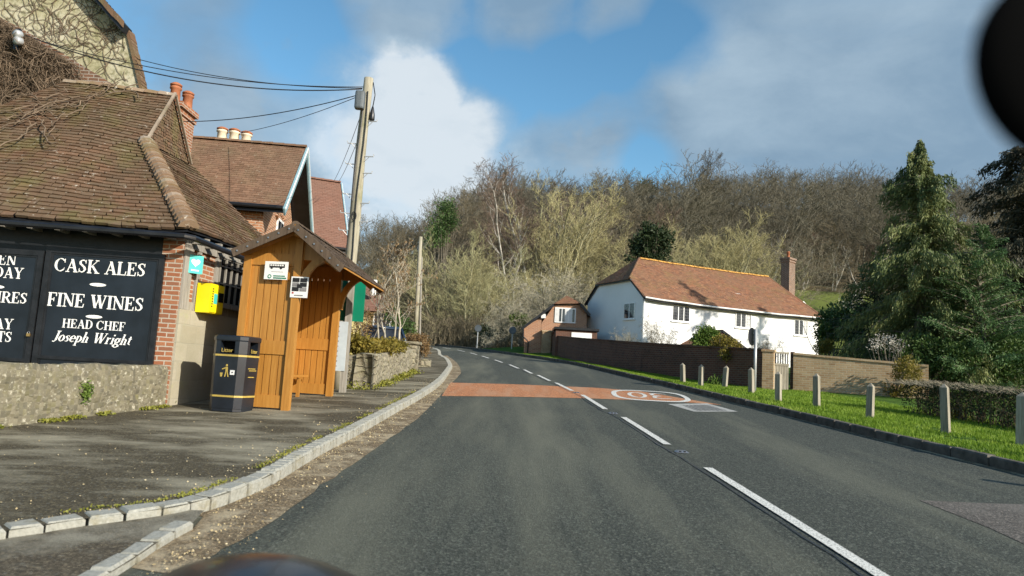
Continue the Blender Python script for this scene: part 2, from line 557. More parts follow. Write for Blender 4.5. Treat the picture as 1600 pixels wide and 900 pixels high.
M['timber_black'] = plain('black_timber', (0.012, 0.013, 0.015), 0.45, 0.4, 0.5, 5, bump=0.3)
M['board_black'] = plain('black_sign_board', (0.010, 0.014, 0.020), 0.35, 0.45, 0.45, 1.6)
M['timber_grey'] = wood('weathered_grey_timber', [(0.16, 0.145, 0.12), (0.27, 0.25, 0.215), (0.38, 0.36, 0.32)], 0.9, 0.15)
M['post_wood'] = wood('verge_post_timber', [(0.17, 0.15, 0.115), (0.30, 0.27, 0.21), (0.41, 0.38, 0.31)], 0.9, 0.15, dirt=(0.14, 0.13, 0.07))
M['pole_wood'] = wood('pole_timber', [(0.21, 0.19, 0.14), (0.31, 0.285, 0.215), (0.41, 0.385, 0.30)], 0.9, 0.15, dirt=(0.15, 0.15, 0.06))
M['white_paint'] = plain('white_gloss_paint', (0.78, 0.78, 0.76), 0.4, 0.4, 0.06, 3)
M['lettering'] = plain('white_lettering', (0.80, 0.80, 0.77), 0.6, 0.3, 0.06, 20)
M['ghost'] = plain('ghost_lettering', (0.022, 0.026, 0.032), 0.6, 0.3, 0.2, 20)
M['metal_black'] = plain('black_enamel', (0.012, 0.013, 0.016), 0.35, 0.5, 0.4, 4)
M['bin'] = plain('bin_black', (0.011, 0.015, 0.022), 0.33, 0.5, 0.4, 3)
M['dark'] = plain('dark_void', (0.006, 0.006, 0.006), 0.9, 0.1, 0.2, 4)
M['concrete'] = plain('pale_concrete', (0.36, 0.36, 0.335), 0.9, 0.2, 0.3, 7, bump=0.4)
M['gold'] = plain('gold_band', (0.44, 0.32, 0.075), 0.4, 0.5, 0.15, 8)
M['yellow'] = plain('yellow_cabinet', (0.83, 0.66, 0.008), 0.4, 0.5, 0.06, 3)
M['teal'] = plain('teal_sign', (0.06, 0.48, 0.43), 0.4, 0.4, 0.06, 3)
M['green'] = plain('green_sign', (0.0, 0.17, 0.095), 0.4, 0.4, 0.1, 3)
M['paper'] = plain('paper_white', (0.74, 0.74, 0.72), 0.7, 0.2, 0.05, 6)
M['paper_grey'] = plain('paper_grey', (0.42, 0.47, 0.50), 0.6, 0.3, 0.1, 6)
M['ink'] = plain('ink_black', (0.02, 0.02, 0.022), 0.7, 0.2, 0.1, 6)
M['ink_grey'] = plain('ink_grey', (0.22, 0.21, 0.21), 0.7, 0.2, 0.35, 14)
M['ink_red'] = plain('ink_red', (0.4, 0.06, 0.05), 0.7, 0.2, 0.1, 6)
M['galv'] = plain('galvanised_steel', (0.42, 0.43, 0.43), 0.45, 0.5, 0.12, 5, metal=0.3)
M['box_grey'] = plain('grey_pole_box', (0.10, 0.115, 0.125), 0.5, 0.4, 0.2, 6)
M['cable'] = plain('cable_black', (0.018, 0.018, 0.02), 0.5, 0.4, 0.1, 6)
M['terracotta'] = plain('terracotta_pot', (0.34, 0.13, 0.065), 0.8, 0.2, 0.25, 6)
M['cream_pot'] = plain('cream_pot', (0.66, 0.58, 0.44), 0.8, 0.2, 0.15, 6)
M['barge_blue'] = plain('blue_grey_bargeboard', (0.21, 0.33, 0.37), 0.6, 0.3, 0.15, 4)
M['bark_pale'] = plain('pale_bark', (0.36, 0.33, 0.26), 0.9, 0.15, 0.35, 3, bump=0.4)
M['brass'] = plain('brass', (0.5, 0.33, 0.12), 0.4, 0.5, 0.1, 8, metal=0.8)
M['steel'] = plain('worn_metal', (0.35, 0.35, 0.36), 0.35, 0.5, 0.3, 9, metal=0.8)
k = NT('window_glass', 0.05, 0.6)
k.color(k.ramp(k.noise(2.0), [(0.35, (0.012, 0.014, 0.018)), (0.7, (0.045, 0.05, 0.06))]))
M['glass'] = k.m
M['lead'] = plain('lead_grey', (0.16, 0.16, 0.165), 0.6, 0.3, 0.2, 9)
M['curtain'] = plain('net_curtain', (0.62, 0.62, 0.60), 0.8, 0.2, 0.15, 6)
k = NT('car_paint', 0.3, 0.35)
k.color((0.006, 0.007, 0.009))
k.b.inputs['Coat Weight'].default_value = 0.12
M['car_black'] = k.m
k = NT('parked_car_paint', 0.2, 0.6)
k.color((0.02, 0.035, 0.06))
M['car_blue'] = k.m
M['plastic_black'] = plain('black_plastic', (0.0025, 0.0025, 0.0025), 0.95, 0.05, 0.2, 5)
M['tyre'] = plain('tyre_rubber', (0.015, 0.015, 0.015), 0.85, 0.2, 0.2, 8)
for nm, a, b in (('olive', (0.25, 0.225, 0.115), (0.45, 0.41, 0.215)), ('gold', (0.29, 0.275, 0.145), (0.50, 0.475, 0.26)), ('deep', (0.10, 0.092, 0.068), (0.18, 0.165, 0.122)), ('brown', (0.13, 0.108, 0.07), (0.23, 0.195, 0.13)),
                 ('grey', (0.15, 0.132, 0.095), (0.27, 0.24, 0.175)), ('purple', (0.12, 0.088, 0.068), (0.205, 0.155, 0.12)),
                 ('pale', (0.30, 0.27, 0.19), (0.48, 0.44, 0.33)), ('far', (0.10, 0.088, 0.062), (0.185, 0.16, 0.115)),
                 ('dark', (0.07, 0.06, 0.045), (0.13, 0.115, 0.085))):
    k = NT('twig_' + nm, 0.9, 0.1)
    k.color(k.ramp(k.noise(0.55, 4, 0.6), [(0.35, a), (0.65, b)]))
    M['tw_' + nm] = k.m
k = NT('bark_birch', 0.8, 0.2)
k.color(k.ramp(k.noise(3, 5, 0.7, stretch=(1, 1, 3)), [(0.35, (0.18, 0.16, 0.13)), (0.5, (0.55, 0.52, 0.46))]))
M['bark_birch'] = k.m
M['bark'] = plain('bark_grey', (0.17, 0.15, 0.115), 0.95, 0.1, 0.4, 2, bump=0.5)
M['bark_green'] = plain('bark_greenish', (0.28, 0.265, 0.165), 0.95, 0.1, 0.35, 2, bump=0.5)
M['vine'] = plain('vine_stem', (0.155, 0.115, 0.08), 0.9, 0.1, 0.45, 4)
M['cypress'] = leaf_mat('cypress_leaf', [(0.05, 0.085, 0.028), (0.125, 0.155, 0.05), (0.26, 0.27, 0.095)], 0.55, 0.2)
M['pine'] = leaf_mat('pine_leaf', [(0.03, 0.075, 0.03), (0.07, 0.135, 0.045), (0.13, 0.21, 0.075)], 0.8, 0.2)
M['darkconifer'] = leaf_mat('dark_conifer_leaf', [(0.018, 0.022, 0.012), (0.042, 0.042, 0.022), (0.10, 0.088, 0.045)], 0.7, 0.15)
M['ivy'] = leaf_mat('ivy_leaf', [(0.028, 0.058, 0.015), (0.065, 0.115, 0.027), (0.12, 0.18, 0.05)], 0.9, 0.2)
M['ivy_tree'] = leaf_mat('ivy_tree_leaf', [(0.04, 0.085, 0.022), (0.09, 0.155, 0.045), (0.16, 0.235, 0.075)], 0.9, 0.25)
M['ivy_dark'] = leaf_mat('ivy_dark_leaf', [(0.014, 0.026, 0.01), (0.03, 0.05, 0.017), (0.055, 0.08, 0.03)], 0.9, 0.15)
M['bright'] = leaf_mat('bright_leaf', [(0.05, 0.10, 0.015), (0.11, 0.18, 0.03), (0.2, 0.27, 0.06)], 1.5, 0.3)
M['golden'] = leaf_mat('golden_leaf', [(0.09, 0.085, 0.018), (0.20, 0.165, 0.028), (0.34, 0.25, 0.05)], 2.0, 0.3)
M['russet'] = leaf_mat('russet_leaf', [(0.13, 0.075, 0.03), (0.22, 0.14, 0.06), (0.30, 0.21, 0.10)], 2.5, 0.25)
M['blossom'] = leaf_mat('blossom', [(0.40, 0.36, 0.30), (0.62, 0.58, 0.50), (0.78, 0.75, 0.68)], 2.0, 0.25)
M['fallen'] = leaf_mat('fallen_leaf', [(0.30, 0.22, 0.11), (0.48, 0.39, 0.22), (0.62, 0.54, 0.36)], 4.0, 0.1)
M['moss'] = leaf_mat('moss', [(0.10, 0.12, 0.015), (0.2, 0.2, 0.03), (0.28, 0.26, 0.05)], 4.0, 0.1)


# ------------------------------------------------------------------ scene graph helpers
def props(o, label=None, cat=None, group=None, kind=None):
    if label:
        o['label'] = label
    if cat:
        o['category'] = cat
    if group:
        o['group'] = group
    if kind:
        o['kind'] = kind
    return o


def thing(name, label, cat, loc, group=None):
    """Empty at the thing's base; its parts are built in world coordinates and hung under it."""
    o = bpy.data.objects.new(name, None)
    COL.objects.link(o)
    o.empty_display_size = 0.2
    o.location = loc
    return props(o, label, cat, group)


def wloc(o):
    v = Vector(o.location)
    while o.parent:
        o = o.parent
        v = v + Vector(o.location)
    return v


def hang(name, me, parent=None, loc=None):
    o = bpy.data.objects.new(name, me)
    COL.objects.link(o)
    base = Vector(loc) if loc is not None else Vector((0, 0, 0))
    if parent is not None:
        o.parent = parent
        pw = wloc(parent)
        if loc is None:
            base = pw
        o.location = base - pw
    else:
        o.location = base
    if base.length > 0:
        me.transform(Matrix.Translation(-base))
    return o


def face_uv(n, p):
    """Metres along and up a face with normal n."""
    if abs(n.z) > 0.9:
        return p.x, p.y
    t = Vector((-n.y, n.x, 0)).normalized()
    s = n.cross(t)
    return p.dot(t), p.dot(s)


class MB:
    """Collects shapes; build() links them as ONE mesh object."""

    def __init__(self):
        self.v, self.f, self.mi, self.r, self.mats = [], [], [], [], []
        self.cur, self.rnd = 0, None
        self.sm = []
        self.smooth = False

    def mat(self, name):
        mm = M[name]
        if mm not in self.mats:
            self.mats.append(mm)
        self.cur = self.mats.index(mm)
        return self

    def face(self, idx, r=None):
        self.f.append(tuple(idx))
        self.mi.append(self.cur)
        self.sm.append(self.smooth)
        self.r.append(r if r is not None else (self.rnd if self.rnd is not None else random.random()))

    def add(self, verts, faces, r=None):
        b = len(self.v)
        self.v += [Vector(p) for p in verts]
        r = r if r is not None else (self.rnd if self.rnd is not None else random.random())
        for f in faces:
            self.face([b + i for i in f], r)

    def poly(self, pts, r=None):
        self.add(pts, [range(len(pts))], r)

    def hexa(self, p, r=None):
        """p: 4 bottom corners (ccw from above) and 4 top ones."""
        self.add(p, [(3, 2, 1, 0), (4, 5, 6, 7), (0, 1, 5, 4), (1, 2, 6, 5), (2, 3, 7, 6), (3, 0, 4, 7)], r)

    def obox(self, o, ax, ay, az, r=None):
        o, ax, ay, az = Vector(o), Vector(ax), Vector(ay), Vector(az)
        if ax.cross(ay).dot(az) < 0:
            o = o + ax
            ax = -ax
        self.hexa([o, o + ax, o + ax + ay, o + ay, o + az, o + ax + az, o + ax + ay + az, o + ay + az], r)

    def box(self, c, s, rz=0.0, r=None):
        cx, sn = math.cos(rz), math.sin(rz)
        ax, ay, az = Vector((cx, sn, 0)) * s[0], Vector((-sn, cx, 0)) * s[1], Vector((0, 0, s[2]))
        self.obox(Vector(c) - ax / 2 - ay / 2 - az / 2, ax, ay, az, r)

    def bar(self, a, b, w, h, up=(0, 0, 1), r=None):
        a, b, up = Vector(a), Vector(b), Vector(up)
        d = b - a
        s = d.cross(up)
        if s.length < 1e-6:
            s = d.cross(Vector((1, 0, 0)))
        s.normalize()
        u = s.cross(d).normalized()
        self.obox(a - s * w / 2 - u * h / 2, d, s * w, u * h, r)

    def prism(self, pts, ex, r=None):
        """Closed prism: flat outline pts pushed along ex."""
        pts = [Vector(p) for p in pts]
        ex = Vector(ex)
        nrm = Vector((0, 0, 0))
        for i in range(len(pts)):
            nrm += pts[i].cross(pts[(i + 1) % len(pts)])
        if nrm.dot(ex) > 0:
            pts = pts[::-1]
        n = len(pts)
        self.add(pts + [p + ex for p in pts],
                 [tuple(range(n)), tuple(range(2 * n - 1, n - 1, -1))] + [(i, n + i, n + (i + 1) % n, (i + 1) % n) for i in range(n)], r)

    def tube(self, pts, rad, sides=8, cap=True, r=None):
        pts = [Vector(p) for p in pts]
        if isinstance(rad, (int, float)):
            rad = [rad] * len(pts)
        rings = []
        prev = None
        for i, p in enumerate(pts):
            d = (pts[min(i + 1, len(pts) - 1)] - pts[max(i - 1, 0)])
            if d.length < 1e-9:
                d = Vector((0, 0, 1))
            d.normalize()
            if prev is None:
                s = d.cross(Vector((0.13, 0.31, 0.94)))
                if s.length < 0.1:
                    s = d.cross(Vector((1, 0, 0)))
            else:
                s = prev - d * prev.dot(d)
            s.normalize()
            prev = s
            t = d.cross(s)
            rings.append([p + (s * math.cos(2 * PI * k / sides) + t * math.sin(2 * PI * k / sides)) * rad[i] for k in range(sides)])
        verts = [q for rg in rings for q in rg]
        faces = []
        for i in range(len(pts) - 1):
            for k in range(sides):
                k2 = (k + 1) % sides
                faces.append((i * sides + k, i * sides + k2, (i + 1) * sides + k2, (i + 1) * sides + k))
        if cap:
            faces.append(tuple(range(sides - 1, -1, -1)))
            faces.append(tuple((len(pts) - 1) * sides + k for k in range(sides)))
        self.add(verts, faces, r)

    def lathe(self, base, prof, sides=16, axis=(0, 0, 1), r=None):
        base, axis = Vector(base), Vector(axis).normalized()
        self.tube_prof(base, prof, sides, axis, r)

    def tube_prof(self, base, prof, sides, axis, r):
        s = axis.cross(Vector((0.2, 0.9, 0.1))).normalized()
        t = axis.cross(s)
        verts, faces = [], []
        for (rad, z) in prof:
            for k in range(sides):
                a = 2 * PI * k / sides
                verts.append(base + axis * z + (s * math.cos(a) + t * math.sin(a)) * rad)
        for i in range(len(prof) - 1):
            for k in range(sides):
                k2 = (k + 1) % sides
                faces.append((i * sides + k, i * sides + k2, (i + 1) * sides + k2, (i + 1) * sides + k))
        faces.append(tuple(range(sides - 1, -1, -1)))
        faces.append(tuple((len(prof) - 1) * sides + k for k in range(sides)))
        self.add(verts, faces, r)

    def tiles(self, A, B, Ct, D, gauge=0.1, tw=0.165, thick=0.02, jit=0.006, warp=None):
        """Courses of separate tiles on the slope with eave A-B and top D-Ct (may be cut to a trapezium)."""
        A, B, Ct, D = Vector(A), Vector(B), Vector(Ct), Vector(D)
        nrm = (B - A).cross(D - A)
        if nrm.length < 1e-6:
            nrm = (B - A).cross(Ct - A)
        nrm.normalize()
        if nrm.z < 0:
            nrm = -nrm
        hgt = max((D - A).length, (Ct - B).length)
        rows = max(2, round(hgt / gauge))
        wp = warp or (lambda p: p)
        for k in range(rows):
            t0, t1 = k / rows, min(1.0, (k + 1.35) / rows)
            L0, R0 = A.lerp(D, t0), B.lerp(Ct, t0)
            L1, R1 = A.lerp(D, t1), B.lerp(Ct, t1)
            w = (R0 - L0).length
            cnt = max(1, round(w / tw))
            off = 0.5 if k % 2 else 0.0
            edges = [0.0] + [(j + off) / cnt for j in range(0 if off else 1, cnt)] + [1.0]
            for j in range(len(edges) - 1):
                a, b = edges[j], edges[j + 1]
                if b - a < 1e-4:
                    continue
                g = 0.005 / max(w, 0.05)
                j1, j2 = random.uniform(-jit, jit), random.uniform(-jit, jit)
                dn = (D - A) * (random.uniform(-0.12, 0.12) / rows)
                p0 = L0.lerp(R0, a + g * 0.5) + nrm * (thick + j1) + dn
                p1 = L0.lerp(R0, b - g * 0.5) + nrm * (thick + j2) + dn
                p2 = L1.lerp(R1, b - g * 0.5) + nrm * (thick * 0.35)
                p3 = L1.lerp(R1, a + g * 0.5) + nrm * (thick * 0.35)
                q0, q1 = p0 - nrm * thick, p1 - nrm * thick
                self.add([wp(p) for p in (p0, p1, p2, p3, q0, q1)], [(0, 1, 2, 3), (4, 5, 1, 0)], random.random())

    def under(self, P, warp=None, off=0.03, n=10):
        """Closed boarding below the tiles of the slope P (3 or 4 corners), following the same sag."""
        P = [Vector(p) for p in P]
        A, B, Ct, D = P if len(P) == 4 else (P[0], P[1], P[2], P[2])
        wp = warp or (lambda p: p)
        g = [[wp(A.lerp(B, i / n).lerp(D.lerp(Ct, i / n), j / n)) - Vector((0, 0, off)) for i in range(n + 1)] for j in range(n + 1)]
        v = [p for r in g for p in r]
        f = [(j * (n + 1) + i, j * (n + 1) + i + 1, (j + 1) * (n + 1) + i + 1, (j + 1) * (n + 1) + i) for j in range(n) for i in range(n)]
        if len(P) == 3:
            f = [q if q[2] // (n + 1) < n else (q[0], q[1], q[2]) for q in f]
        self.add(v, f)

    def ridge(self, a, b, rad=0.11, step=0.3, warp=None):
        """A line of half-round ridge or hip tiles from a to b, each lapping over the one below."""
        a, b = Vector(a), Vector(b)
        d = b - a
        n = max(1, round(d.length / step))
        d.normalize()
        s = d.cross(Vector((0, 0, 1))).normalized()
        u = s.cross(d)
        wp = warp or (lambda p: p)
        L = (b - a).length / n
        for i in range(n):
            p0, p1 = a + d * (L * i), a + d * (L * (i + 1.12))
            verts, faces = [], []
            r0, r1 = rad * random.uniform(1.05, 1.18), rad * random.uniform(0.86, 0.95)
            for (p, rr) in ((p0, r0), (p1, r1)):
                for k in range(7):
                    an = PI * (k / 6.0)
                    verts.append(wp(p + s * math.cos(an) * rr + u * (math.sin(an) * rr * 0.8 - 0.03)))
            for k in range(6):
                faces.append((k, k + 1, 7 + k + 1, 7 + k))
            faces.append(tuple(range(6, -1, -1)))
            self.add(verts, faces, random.random())

    def mesh(self, name):
        me = bpy.data.meshes.new(name)
        me.from_pydata([tuple(p) for p in self.v], [], self.f)
        for mm in self.mats:
            me.materials.append(mm)
        n = len(me.polygons)
        me.polygons.foreach_set('material_index', self.mi)
        me.polygons.foreach_set('use_smooth', self.sm)
        me.update()
        u1 = me.uv_layers.new(name='UVMap')
        u2 = me.uv_layers.new(name='rnd')
        a1 = np.zeros((len(me.loops), 2), np.float32)
        a2 = np.zeros((len(me.loops), 2), np.float32)
        li = 0
        for i, poly in enumerate(me.polygons):
            nn = poly.normal
            for vi in poly.vertices:
                a1[li] = face_uv(nn, self.v[vi])
                a2[li] = (self.r[i], self.r[i])
                li += 1
        u1.data.foreach_set('uv', a1.ravel())
        u2.data.foreach_set('uv', a2.ravel())
        return me

    def build(self, name, parent=None, loc=None):
        me = self.mesh(name)
        return hang(name, me, parent, loc)


def npmesh(name, V, Q, mat, mi=None, smooth=False):
    """Mesh from arrays: V (n,3), Q (m,3 or 4)."""
    V = np.asarray(V, np.float32)
    Q = np.asarray(Q, np.int32)
    me = bpy.data.meshes.new(name)
    k = Q.shape[1]
    me.vertices.add(len(V))
    me.vertices.foreach_set('co', V.ravel())
    me.loops.add(Q.size)
    me.loops.foreach_set('vertex_index', Q.ravel())
    me.polygons.add(len(Q))
    me.polygons.foreach_set('loop_start', np.arange(0, Q.size, k, dtype=np.int32))
    try:
        me.polygons.foreach_set('loop_total', np.full(len(Q), k, np.int32))
    except Exception:
        pass
    for mm in (mat if isinstance(mat, (list, tuple)) else [mat]):
        me.materials.append(M[mm])
    if mi is not None:
        me.polygons.foreach_set('material_index', np.asarray(mi, np.int32))
    if smooth:
        me.polygons.foreach_set('use_smooth', np.ones(len(Q), bool))
    me.update(calc_edges=True)
    me.validate()
    return me


def tubes_np(segs, sides=3):
    """segs (n,8): p0, p1, r0, r1 -> open prisms."""
    s = np.asarray(segs, np.float64)
    p0, p1, r0, r1 = s[:, 0:3], s[:, 3:6], s[:, 6], s[:, 7]
    d = p1 - p0
    d /= np.maximum(np.linalg.norm(d, axis=1, keepdims=True), 1e-9)
    ref = np.where(np.abs(d[:, 2:3]) > 0.9, np.array([[1.0, 0, 0]]), np.array([[0, 0, 1.0]]))
    a = np.cross(d, ref)
    a /= np.maximum(np.linalg.norm(a, axis=1, keepdims=True), 1e-9)
    b = np.cross(d, a)
    n = len(s)
    V = np.zeros((n, 2, sides, 3))
    for k in range(sides):
        o = a * math.cos(2 * PI * k / sides) + b * math.sin(2 * PI * k / sides)
        V[:, 0, k] = p0 + o * r0[:, None]
        V[:, 1, k] = p1 + o * r1[:, None]
    base = (np.arange(n) * 2 * sides)[:, None]
    Q = []
    for k in range(sides):
        k2 = (k + 1) % sides
        Q.append(np.concatenate([base + k, base + k2, base + sides + k2, base + sides + k], axis=1))
    Q = np.stack(Q, axis=1).reshape(-1, 4)
    return V.reshape(-1, 3), Q


def leaves_np(C, size, aspect=0.5, axis=None, rng=RNG, flat=0.0):
    """One quad leaf at each centre of C; axis (n,3) gives its long direction."""
    n = len(C)
    if axis is None:
        axis = rng.normal(size=(n, 3))
        axis[:, 2] *= (1 - flat)
    axis = axis / np.maximum(np.linalg.norm(axis, axis=1, keepdims=True), 1e-9)
    q = rng.normal(size=(n, 3))
    s = np.cross(axis, q)
    s /= np.maximum(np.linalg.norm(s, axis=1, keepdims=True), 1e-9)
    L = (np.asarray(size) * rng.uniform(0.6, 1.35, n))[:, None]
    a, b = axis * L * 0.5, s * L * 0.5 * aspect
    V = np.stack([C - a, C + b * 1.0, C + a, C - b], axis=1).reshape(-1, 3)
    Q = np.arange(4 * n).reshape(-1, 4)
    return V, Q


def join_np(*parts):
    V, Q, o = [], [], 0
    for v, q in parts:
        V.append(v)
        Q.append(q + o)
        o += len(v)
    return np.concatenate(V), np.concatenate(Q)


def text_mesh(txt, size, M4, mat, depth=0.002, align='CENTER'):
    cu = bpy.data.curves.new('t', 'FONT')
    cu.body = txt
    cu.size = size
    cu.align_x = align
    cu.align_y = 'CENTER'
    cu.extrude = depth
    cu.resolution_u = 3
    ob = bpy.data.objects.new('t', cu)
    COL.objects.link(ob)
    bpy.context.view_layer.update()
    me = bpy.data.meshes.new_from_object(ob.evaluated_get(bpy.context.evaluated_depsgraph_get()))
    bpy.data.objects.remove(ob)
    bpy.data.curves.remove(cu)
    me.materials.clear()
    me.materials.append(M[mat])
    me.transform(M4)
    return me


def frame4(o, x, y):
    """Matrix whose x, y axes lie in a panel (x along the writing, y up) and z out of it."""
    x = Vector(x).normalized()
    z = x.cross(Vector(y)).normalized()
    y = z.cross(x)
    mm = Matrix.Identity(4)
    for i in range(3):
        mm[i][0], mm[i][1], mm[i][2], mm[i][3] = x[i], y[i], z[i], o[i]
    return mm


# serif letters drawn as strokes: (points, width); T thick, S thin
T_, S_ = 0.17, 0.065


def arc(cx, cy, rx, ry, a0, a1, n=10):
    return [(cx + rx * math.cos(math.radians(a0 + (a1 - a0) * i / n)), cy + ry * math.sin(math.radians(a0 + (a1 - a0) * i / n))) for i in range(n + 1)]


def bars(*xs):
    return [([(x0, y), (x1, y)], S_) for x0, x1, y in xs]


def bowl(cx, cy, rx, ry, a0, a1, n=14):
    """An arc that swells at its sides, as Roman letters do: list of short strokes."""
    p = arc(cx, cy, rx, ry, a0, a1, n)
    out = []
    for i in range(n):
        an = math.radians(a0 + (a1 - a0) * (i + 0.5) / n)
        out.append(([p[i], p[i + 1]], S_ + (T_ - S_) * abs(math.cos(an)) ** 1.3))
    return out


